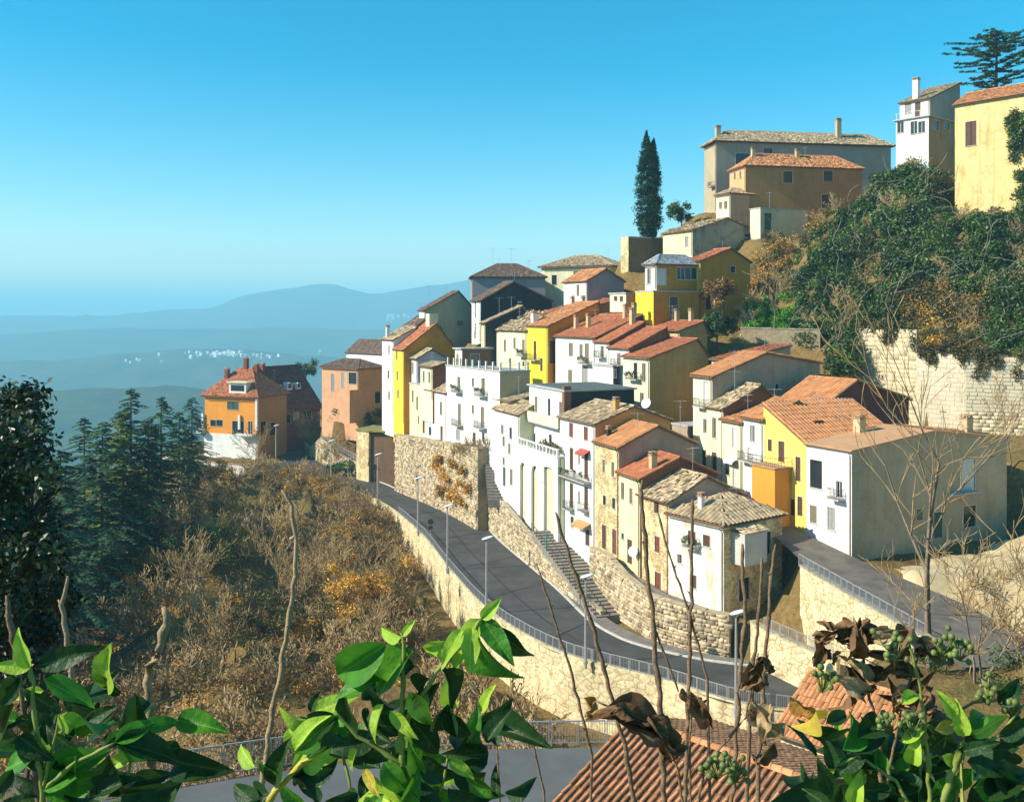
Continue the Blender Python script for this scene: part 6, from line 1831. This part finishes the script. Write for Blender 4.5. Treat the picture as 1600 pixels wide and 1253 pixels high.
def shoot(name, label, cat, base, stems, leaves, Y, smat, group=None):
    """stems: list of (pixel polyline, radius in px start, end)"""
    b = P(base[0], base[1], Y); root = thing(name, label, cat, b, group)
    for pts, r0, r1 in stems:
        m = MB(); k = Y / F0; q = [(p[0], p[1], p[2] if len(p) > 2 else 0) for p in pts]; fine = [q[0]]
        for a, c in zip(q, q[1:]):
            n = max(1, int(math.hypot(c[0] - a[0], c[1] - a[1]) / 13))
            for i in range(1, n + 1): fine.append(tuple(a[z_] + (c[z_] - a[z_]) * i / n for z_ in range(3)))
        n = len(fine); pl = []; rr_ = []
        for i, p in enumerate(fine):
            e_ = .35 * (r0 + r1) / 2 if 0 < i < n - 1 else 0
            pl.append(P(p[0] + rf.gauss(0, e_), p[1], Y + p[2] + rf.gauss(0, e_) * k))
            node = 1.28 if i % 5 == 3 else 1.0
            rr_.append((r0 + (r1 - r0) * i / (n - 1)) * k * node * rf.uniform(.86, 1.1) * (.55 if i == n - 1 else 1))
        if pts is stems[0][0] or q[0][1] >= 1180:
            gp = Vector((pl[0].x * 1.02, pl[0].y + .1, 0)); gp.z = tz(gp.x, gp.y) - .1
            mid = (gp + pl[0]) / 2 + Vector((rf.gauss(0, .03), rf.gauss(0, .03), 0)); pl = [gp, mid] + pl; rr_ = [rr_[0] * 1.5, rr_[0] * 1.2] + rr_
        m.tube(pl, rr_, 8)
        if smat in (M_bst, M_pst):
            for i in range(5, n - 1, 5):
                sd = rf.choice((-1, 1)); l = rf.uniform(4, 11) * k
                m.tube([pl[i], pl[i] + Vector((sd * l * .7, rf.uniform(-.4, .4) * l, l * .8))], [rr_[i] * .55, rr_[i] * .2], 5)
        m.build('stem', smat, root, b, True)
    for lf in leaves: leaf(root, *lf[:4], Y + (lf[6] if len(lf) > 6 else 0), lf[4], lf[5] if len(lf) > 5 else rf.uniform(-.04, .06), rf.gauss(0, .35))
    return root


center = [(603, 1006, 497, 1077, 'g'), (594, 1062, 516, 1090, 'g'), (647, 1016, 566, 1092, 'g'), (628, 994, 584, 983, 'l'), (628, 994, 648, 968, 'l'), (753, 966, 703, 1048, 'l'), (753, 966, 802, 1036, 'g', -.05), (753, 966, 830, 1034, 'd', .05), (745, 990, 798, 1086, 'g', -.04), (753, 966, 782, 936, 'l'),
          (700, 1000, 654, 1024, 'l'), (720, 985, 690, 1040, 'l', -.08), (735, 980, 735, 1050, 'l', -.06), (600, 1100, 574, 1158, 'l'), (528, 1115, 455, 1183, 'g'), (528, 1117, 470, 1150, 'd', .06), (640, 1080, 675, 1140, 'l'), (610, 1110, 650, 1155, 'l', -.03), (545, 1150, 520, 1110, 'g'), (560, 1170, 540, 1205, 'l'), (570, 1200, 590, 1245, 'y'), (600, 1190, 640, 1250, 'g'),
          (660, 1180, 720, 1230, 'd'), (650, 1170, 610, 1200, 'd'), (700, 1100, 690, 1170, 'd'), (690, 1110, 740, 1160, 'd'), (640, 1120, 690, 1180, 'd', .05), (580, 1130, 640, 1140, 'd', .08), (700, 1190, 745, 1215, 'l'), (640, 1230, 700, 1262, 'd'), (560, 1240, 500, 1262, 'd'), (600, 1240, 560, 1275, 'g'), (700, 1230, 770, 1262, 'd'), (790, 1240, 840, 1225, 'd'), (520, 1200, 470, 1235, 'd'), (610, 1160, 560, 1130, 'd', .05), (670, 1060, 640, 1100, 'd', .05), (690, 1045, 720, 1090, 'd', .06),
          (500, 1255, 455, 1200, 'd', .05), (480, 1262, 430, 1225, 'g'), (780, 1262, 720, 1240, 'g'), (620, 1262, 660, 1220, 'g', -.05), (560, 1262, 540, 1225, 'd'), (655, 1210, 640, 1170, 'g', -.05), (590, 1070, 560, 1045, 'g', .06), (650, 1040, 600, 1030, 'd', .07), (770, 985, 790, 1010, 'g', .03)]
shoot('ivy_shoot', 'leafy ivy shoot with bright lime top leaves in the middle foreground', 'plant', (640, 1300), [([(650, 1300, .1), (630, 1200), (625, 1120), (632, 1040), (628, 990)], 5, 3), ([(632, 1130), (680, 1050), (730, 1000), (755, 962)], 4, 3), ([(640, 1200), (560, 1150), (520, 1112)], 4, 2.5), ([(660, 1300, .1), (690, 1230), (700, 1180)], 4, 2)], center, 2.1, M_gst)
left = [(48, 1043, 20, 984, 'l'), (48, 1043, -14, 1040, 'l'), (61, 1040, 156, 1011, 'd'), (68, 1062, 150, 1100, 'g'), (32, 1056, -8, 1112, 'd'), (30, 1060, -12, 1075, 'd'), (90, 1117, 143, 1148, 'l'), (64, 1233, 172, 1157, 'g'), (68, 1238, 172, 1208, 'g'), (125, 1120, 172, 1152, 'g'), (180, 1160, 246, 1122, 'g'), (180, 1160, 290, 1180, 'd'), (182, 1165, 262, 1174, 'g'), (20, 1100, -15, 1180, 'd'), (30, 1150, 80, 1190, 'd'), (70, 1200, 20, 1160, 'd'), (80, 1200, 130, 1180, 'd', .06), (100, 1240, 150, 1262, 'd'), (20, 1200, -15, 1250, 'd'), (170, 1180, 200, 1250, 'd'), (120, 1180, 100, 1262, 'g', .05), (0, 1262, 60, 1240, 'd'), (110, 1160, 140, 1100, 'd', .06), (10, 1140, 45, 1120, 'd'), (200, 1262, 250, 1230, 'd'), (150, 1240, 210, 1210, 'd'), (60, 1180, 0, 1200, 'g', .05)]
shoot('ivy_shoot', 'leafy ivy shoot with dark glossy leaves at the lower left corner', 'plant', (70, 1300), [([(70, 1300), (66, 1235), (55, 1120), (48, 1040)], 5, 3), ([(66, 1235), (120, 1190), (180, 1160)], 4, 2.5), ([(66, 1235), (85, 1160), (92, 1117)], 3, 2)], left, 1.9, M_gst)
shoot('ivy_shoot', 'small ivy shoot on a yellow stalk left of the middle foreground', 'plant', (395, 1280), [([(395, 1280), (430, 1235), (470, 1195), (510, 1165)], 6, 4)], [(462, 1172, 500, 1112, 'l'), (399, 1198, 366, 1162, 'l'), (430, 1225, 440, 1160, 'd'), (440, 1220, 400, 1190, 'g'), (470, 1195, 520, 1180, 'l'), (420, 1240, 380, 1245, 'd'), (480, 1190, 470, 1240, 'd'), (500, 1170, 545, 1150, 'd'), (410, 1262, 360, 1225, 'd', .05), (455, 1215, 505, 1240, 'd')], 1.8, basic('yellow_stalk', (0.45, 0.36, 0.04), .5, .2, 30.0))
right = [(1507, 1148, 1494, 1098, 'l'), (1317, 1171, 1350, 1106, 'g'), (1333, 1256, 1344, 1208, 'l'), (1410, 1160, 1450, 1130, 'l'), (1426, 1194, 1432, 1150, 'l'), (1471, 1180, 1510, 1200, 'l'), (1300, 1200, 1290, 1150, 'd'), (1320, 1180, 1390, 1140, 'd'), (1330, 1200, 1400, 1190, 'd'), (1350, 1180, 1300, 1215, 'd'), (1390, 1230, 1330, 1240, 'd'), (1360, 1240, 1420, 1262, 'd'), (1440, 1230, 1400, 1200, 'd'), (1450, 1250, 1500, 1215, 'g'), (1500, 1175, 1560, 1160, 'd'), (1510, 1190, 1580, 1210, 'd'), (1520, 1230, 1610, 1222, 'g'), (1540, 1250, 1620, 1180, 'd'), (1560, 1150, 1620, 1120, 'd'), (1480, 1150, 1440, 1180, 'd'), (1490, 1120, 1470, 1080, 'l'), (1520, 1140, 1540, 1100, 'g'), (1550, 1200, 1605, 1250, 'd'), (1300, 1240, 1280, 1190, 'd'), (1380, 1210, 1370, 1160, 'g'), (1340, 1150, 1400, 1120, 'd', .05), (1410, 1100, 1440, 1075, 'l'), (1560, 1100, 1600, 1060, 'd'), (1440, 1262, 1470, 1225, 'd'), (1300, 1262, 1250, 1230, 'd'), (1400, 1262, 1380, 1220, 'd'), (1580, 1262, 1550, 1220, 'd'), (1290, 1130, 1330, 1110, 'd'), (1460, 1140, 1500, 1130, 'y', .03), (1275, 1110, 1262, 1150, 'y'), (1520, 1200, 1490, 1240, 'g')]
rt = shoot('ivy_shoot', 'flowering ivy with green berries at the lower right corner', 'plant', (1440, 1300), [([(1460, 1300), (1471, 1252), (1500, 1175), (1512, 1120)], 6, 4), ([(1440, 1300), (1400, 1220), (1340, 1180), (1300, 1200)], 4, 2), ([(1455, 1300), (1450, 1180), (1440, 1080), (1420, 1000)], 4, 2), ([(1500, 1180), (1560, 1150), (1600, 1100)], 3, 2)], right, 1.9, M_gst)
for reg, n_, rt_ in ((((430, 780), (1085, 1265)), 70, 'middle'), (((-10, 285), (1060, 1265)), 60, 'left'), (((1265, 1610), (1130, 1265)), 80, 'right')):
    lv = []
    for i in range(n_):
        x_, y_ = rf.uniform(*reg[0]), rf.uniform(*reg[1]); y_ = min(1265, y_ + 60 * abs(x_ - sum(reg[0]) / 2) / (reg[0][1] - reg[0][0])); a_ = rf.uniform(0, 6.28); l_ = rf.uniform(40, 85)
        lv.append((x_, y_, x_ + math.cos(a_) * l_, y_ + math.sin(a_) * l_ * .8, rf.choice('dddddgdl'), rf.gauss(0, .06), rf.uniform(.1, .5)))
    shoot('ivy_shoot', 'shaded ivy stems with dark leaves behind the %s foreground shoot' % rt_, 'plant', (sum(reg[0]) / 2, 1300), [([(sum(reg[0]) / 2 + k_ * 50, 1310, .2), (sum(reg[0]) / 2 + k_ * 60, 1220, .2), (sum(reg[0]) / 2 + k_ * 75, 1150, .25)], 3, 2) for k_ in (-1, 0, 1)], lv, 2.1, M_gst)
M_berry = basic('green_berry', (0.16, 0.20, 0.05), .4, .4, 40.0)
for cx, cy in ((1400, 1010), (1425, 1130), (1395, 1120), (1545, 1080), (1580, 1095), (1500, 1010), (1470, 1005), (1120, 1195), (1150, 1200), (1285, 1060)):
    m = MB()
    for i in range(14):
        c_ = P(cx + rf.gauss(0, 13), cy + rf.gauss(0, 11), 1.9 + rf.gauss(0, .012)); r0 = 5.2 * 1.9 / F0
        m.ell(c_, Vector((r0, 0, 0)), Vector((0, r0, 0)), Vector((0, 0, r0)), 8, 5); m.tube([c_, P(cx, cy + 22, 1.9)], 1.1 * 1.9 / F0, 4)
    m.build('berry_cluster', M_berry, rt, rt.location, True)
dry1 = [(944, 1108, 1080, 1165, 'b'), (1000, 1125, 930, 1105, 'b'), (1078, 1080, 1118, 1152, 'b'), (1065, 1075, 1095, 1110, 'b'), (912, 1090, 935, 1126, 'o'), (930, 1095, 915, 1130, 'p'), (1010, 1120, 1070, 1185, 'b'), (1075, 1165, 1040, 1190, 'b'), (980, 1115, 1040, 1150, 'b', .02), (1170, 1035, 1200, 1090, 'b'), (1190, 1030, 1160, 1085, 'b'), (1175, 1095, 1225, 1165, 'p'), (1205, 1100, 1185, 1160, 'p'), (1165, 1110, 1200, 1130, 'b'), (1210, 1160, 1180, 1200, 'b'), (1235, 1090, 1290, 1130, 'o'), (1180, 1030, 1215, 1050, 'b')]
shoot('dry_plant', 'curled dark brown dead leaves on thin stalks in the lower middle', 'plant', (1060, 1300), [([(1075, 1320), (1060, 1200), (1020, 1130), (930, 1095)], 2.5, 1.5), ([(1080, 1320), (1100, 1200), (1165, 1120), (1185, 1020)], 2.5, 1.5), ([(1080, 1320), (1078, 1180), (1080, 1080)], 2, 1.5)], dry1, 2.4, M_bst)
dry2 = []
for i in range(46):
    cx, cy = rf.uniform(1275, 1455), 0; cy = 985 + (cx - 1275) * .12 + rf.uniform(-18, 100); a = rf.uniform(0, 6.28); l = rf.uniform(28, 62)
    dry2.append((cx, cy, cx + math.cos(a) * l, cy + math.sin(a) * l * .8, rf.choice('bbbbpb'), rf.gauss(0, .05)))
dry2 += [(1350, 1030, 1340, 968, 'b'), (1360, 1000, 1420, 985, 'p'), (1400, 990, 1455, 1010, 'p'), (1300, 1030, 1270, 1000, 'b'), (1380, 1010, 1440, 1060, 'b')]
shoot('dry_plant', 'large bunch of withered brown leaves at the lower right', 'plant', (1370, 1300), [([(1380, 1320), (1375, 1150), (1350, 1050), (1345, 980)], 3, 2), ([(1380, 1250), (1410, 1100), (1440, 1010)], 2.5, 1.5)], dry2, 2.2, M_bst)
for lab, base, stems, Y, mt in (
        ('long pale bent stalk rising through the scrub at the left of centre', (400, 1290), [([(400, 1290), (420, 1150), (447, 1000), (460, 900), (462, 840), (455, 790), (440, 765)], 5, 3), ([(462, 838), (452, 842)], 4, 3)], 3.0, M_pst),
        ('knobbly brown stalk standing at the lower left', (242, 1290), [([(242, 1290), (232, 1120), (234, 1040), (252, 1005), (258, 975), (255, 948)], 6.5, 6)], 2.6, M_pst),
        ('thin bare stalk behind the left ivy shoot', (100, 1080), [([(112, 1060), (104, 990), (97, 945), (106, 900)], 5, 3)], 2.9, M_pst),
        ('brown stalk at the far lower left', (60, 1290), [([(70, 1300), (45, 1150), (20, 1000), (10, 930)], 5, 4)], 2.3, M_bst),
        ('slim stalk crossing the stairs in the middle', (990, 1290), [([(1000, 1300), (975, 1160), (948, 1060), (920, 960), (900, 900), (868, 800)], 4, 2.5)], 3.6, M_bst),
        ('crooked stalk crossing the cream and stone houses', (1035, 1290), [([(1040, 1300), (1030, 1100), (1022, 980), (1010, 880), (1002, 780), (1004, 750)], 5, 3), ([(1022, 980), (1060, 1080)], 2, 1.5)], 3.6, M_bst),
        ('straight stalk crossing the white corner house', (1078, 1290), [([(1070, 1300), (1075, 1100), (1080, 930), (1082, 780)], 3.5, 2.5)], 3.4, M_bst),
        ('thin diagonal stalk leaning over the corner house', (1120, 1290), [([(1105, 1060), (1075, 950), (1040, 850), (1028, 800)], 2, 1.5)], 3.4, M_bst),
        ('stalk in front of the corner house flank', (1150, 1290), [([(1140, 1300), (1155, 1080), (1165, 960), (1160, 850)], 3.5, 3)], 3.2, M_bst),
        ('right stalk of the pair beside the low pale wall', (1200, 1290), [([(1185, 1200), (1195, 1030), (1205, 900), (1212, 850)], 3.5, 2.5)], 3.2, M_bst),
        ('left stalk of the pair beside the low pale wall', (1180, 1290), [([(1168, 1200), (1178, 1030), (1188, 930), (1190, 870)], 3, 2.5)], 3.3, M_bst),
        ('twiggy stalk over the road beyond the railing', (950, 1290), [([(925, 1180), (890, 1040), (860, 950), (845, 900), (838, 880)], 2.5, 1.5)], 3.6, M_bst),
        ('forked thin twig above the lower road fence', (850, 1290), [([(850, 1235), (830, 1150), (800, 1080)], 2, 1.2), ([(780, 1225), (776, 1160), (800, 1090)], 1.6, 1)], 3.0, M_bst)):
    shoot('dry_stalk', lab, 'stalk', base, stems, [], Y, mt)

# ------------------------------------------------------------------ far country
def hill_mat(name, c1, c2, sc):
    m, t, b, o = nodes_mat(name); v = world_vec(t)
    c = ramp(t, noise(t, v, sc, 7, .65, .3), [(.35, rgba(c1)), (.62, rgba(c2))])
    t.links.new(c, b.inputs['Base Color']); b.inputs['Roughness'].default_value = 1; b.inputs['Specular IOR Level'].default_value = 0
    return m


def hills(name, Y, prof, zb, mat, depth, rough, seed, n=260):
    r = np.random.default_rng(seed)
    px = np.linspace(-1500, 3100, n); xs = np.array([p[0] for p in prof]); ys = np.array([p[1] for p in prof])
    top = -(np.interp(px, xs, ys) - HOR) * Y / F0
    def fr(x, k):
        s = np.zeros_like(x)
        for i in range(6): s += np.sin(x * k * 2 ** i + r.uniform(0, 6)) / 1.7 ** i
        return s
    rows = 26; V = np.zeros((rows, n, 3))
    X0 = (px - 800) * Y / F0
    for j in range(rows):
        f = j / (rows - 1)              # 0 front foot .. 1 back foot, crest at .6
        c = f / .6 if f < .6 else (1 - f) / .4
        y = Y + (f - .6) * depth
        wob = fr(X0 / Y, 9 + 2 * f) * rough * (1 - c * .75)
        V[j, :, 0] = X0; V[j, :, 1] = y + fr(X0 / Y, 7) * depth * .04 * (1 - c)
        V[j, :, 2] = zb + (top - zb) * (c ** 1.1) + wob * (c > 0) + fr(X0 / Y, 60) * rough * .06
    idx = np.arange(rows * n).reshape(rows, n); F = np.stack([idx[:-1, :-1], idx[:-1, 1:], idx[1:, 1:], idx[1:, :-1]], -1).reshape(-1, 4)
    return tag(put(name, mesh(name, V.reshape(-1, 3), F, mat, smooth=True)), kind='structure')


HB = -420
hills('near_hills', 2000, [(-1500, 640), (-300, 628), (0, 622), (90, 612), (180, 606), (260, 604), (330, 609), (420, 622), (560, 640), (900, 660), (3100, 660)], HB, hill_mat('near_hill_woods', (0.03, 0.05, 0.03), (0.075, 0.085, 0.045), .012), 1500, 16, 1)
hills('village_hills', 3600, [(-1500, 575), (-200, 572), (0, 567), (130, 560), (230, 552), (300, 546), (380, 545), (470, 553), (560, 556), (700, 560), (1200, 575), (3100, 580)], HB, hill_mat('mid_hill_woods', (0.03, 0.05, 0.03), (0.09, 0.095, 0.05), .006), 1700, 24, 2)
hills('middle_hills', 5200, [(-1500, 524), (0, 522), (110, 517), (200, 515), (400, 514), (600, 516), (800, 520), (3100, 524)], HB, hill_mat('far_hill_woods', (0.035, 0.05, 0.035), (0.085, 0.09, 0.055), .004), 1700, 28, 3)
hills('mountains', 7200, [(-1500, 500), (-200, 497), (0, 496), (60, 496), (90, 492), (110, 497), (130, 492), (160, 497), (240, 487), (290, 484), (335, 482), (370, 465), (410, 457), (470, 450), (520, 444), (555, 452), (585, 458), (640, 449), (700, 440), (740, 434), (800, 430), (900, 440), (1300, 470), (3100, 490)], HB, hill_mat('mountain_woods', (0.04, 0.05, 0.04), (0.09, 0.09, 0.06), .003), 2400, 45, 4)
m = MB(); m.poly([(-60000, -9000, HB), (60000, -9000, HB), (60000, 30000, HB), (-60000, 30000, HB)]); tag(m.build('valley', hill_mat('valley_floor', (0.04, 0.055, 0.03), (0.12, 0.11, 0.06), .004)), kind='structure')
# skirts so the town hill runs on down into the valley
V = []; F = []
edge = [(GX[i], GY[0], gz[0, i]) for i in range(0, len(GX), 4)] + [(GX[-1], GY[j], gz[j, -1]) for j in range(0, len(GY), 4)] + [(GX[i], GY[-1], gz[-1, i]) for i in range(len(GX) - 1, -1, -4)] + [(GX[0], GY[j], gz[j, 0]) for j in range(len(GY) - 1, -1, -4)]
for x, y, z in edge:
    d_ = Vector((x - 5, y - 160, 0)).normalized()
    for k, (w, zz) in enumerate(((0, z - .05), (120, z - 60), (420, z - 190), (1100, HB - 5))): V.append((x + d_.x * w, y + d_.y * w, zz))
n = len(edge)
for i in range(n):
    j = (i + 1) % n
    for k in range(3): F.append((i * 4 + k, j * 4 + k, j * 4 + k + 1, i * 4 + k + 1))
tag(put('hill_foot', mesh('hill_foot', V, F, M_ground, smooth=True)), kind='structure')
# far village houses on the second ridge and by the mountains
c = MB(); c.v = [Vector(v) for v in ((-1, -1, -2), (1, -1, -2), (1, 1, -2), (-1, 1, -2), (-1, -1, .8), (1, -1, .8), (1, 1, .8), (-1, 1, .8), (-1, 0, 1.5), (1, 0, 1.5))]
c.f = [(0, 1, 5, 4), (1, 2, 6, 9, 5), (2, 3, 7, 6), (3, 0, 4, 8, 7), (4, 5, 9, 8), (6, 7, 8, 9)]
far_me = mesh('far_house', c.v, c.f, plaster((0.82, 0.80, 0.74), .05))


def hz(px, Y, prof):
    return -(np.interp(px, [p[0] for p in prof], [p[1] for p in prof]) - HOR) * Y / F0


rv = random.Random(9)
vil = [(rv.gauss(355, 45), rv.uniform(549, 556)) for _ in range(46)] + [(rv.uniform(190, 460), rv.uniform(552, 566)) for _ in range(14)]
for px, py in vil:
    f_ = (py - 546) / 40; Y = 3600 - 1700 * .6 * min(.9, .10 + f_ * .6)
    o = put('far_house', far_me, None, P(px, py, Y)); s_ = rv.uniform(1.9, 4.0); o.scale = (s_ * rv.uniform(.9, 1.8), s_, s_); o.rotation_euler = (0, 0, rv.uniform(-.6, .6))
    tag(o, 'tiny pale house of the far village on the hazy ridge', 'house', 'far village houses')
for px, py in [(rv.uniform(605, 655), rv.uniform(492, 499)) for _ in range(14)]:
    o = put('far_house', far_me, None, P(px, py, 6500)); s_ = rv.uniform(3.5, 6.5); o.scale = (s_ * 1.5, s_, s_); tag(o, 'speck of a house at the foot of the far mountains', 'house', 'houses below the mountains')

# ------------------------------------------------------------------ haze
hz_m = bpy.data.materials.new('haze'); hz_m.use_nodes = True
t = hz_m.node_tree; t.nodes.clear(); o = t.nodes.new('ShaderNodeOutputMaterial'); pv = t.nodes.new('ShaderNodeVolumePrincipled')
pv.inputs['Color'].default_value = (0.38, 0.82, 1.0, 1); pv.inputs['Density'].default_value = 2.3e-4; pv.inputs['Anisotropy'].default_value = 0.0
t.links.new(pv.outputs[0], o.inputs['Volume'])
m = MB(); m.box((-70000, -10000, HB - 1 - 60), (140000, 0, 0), (0, 45000, 0), (0, 0, 335 - HB)); tag(m.build('haze', hz_m), kind='stuff')
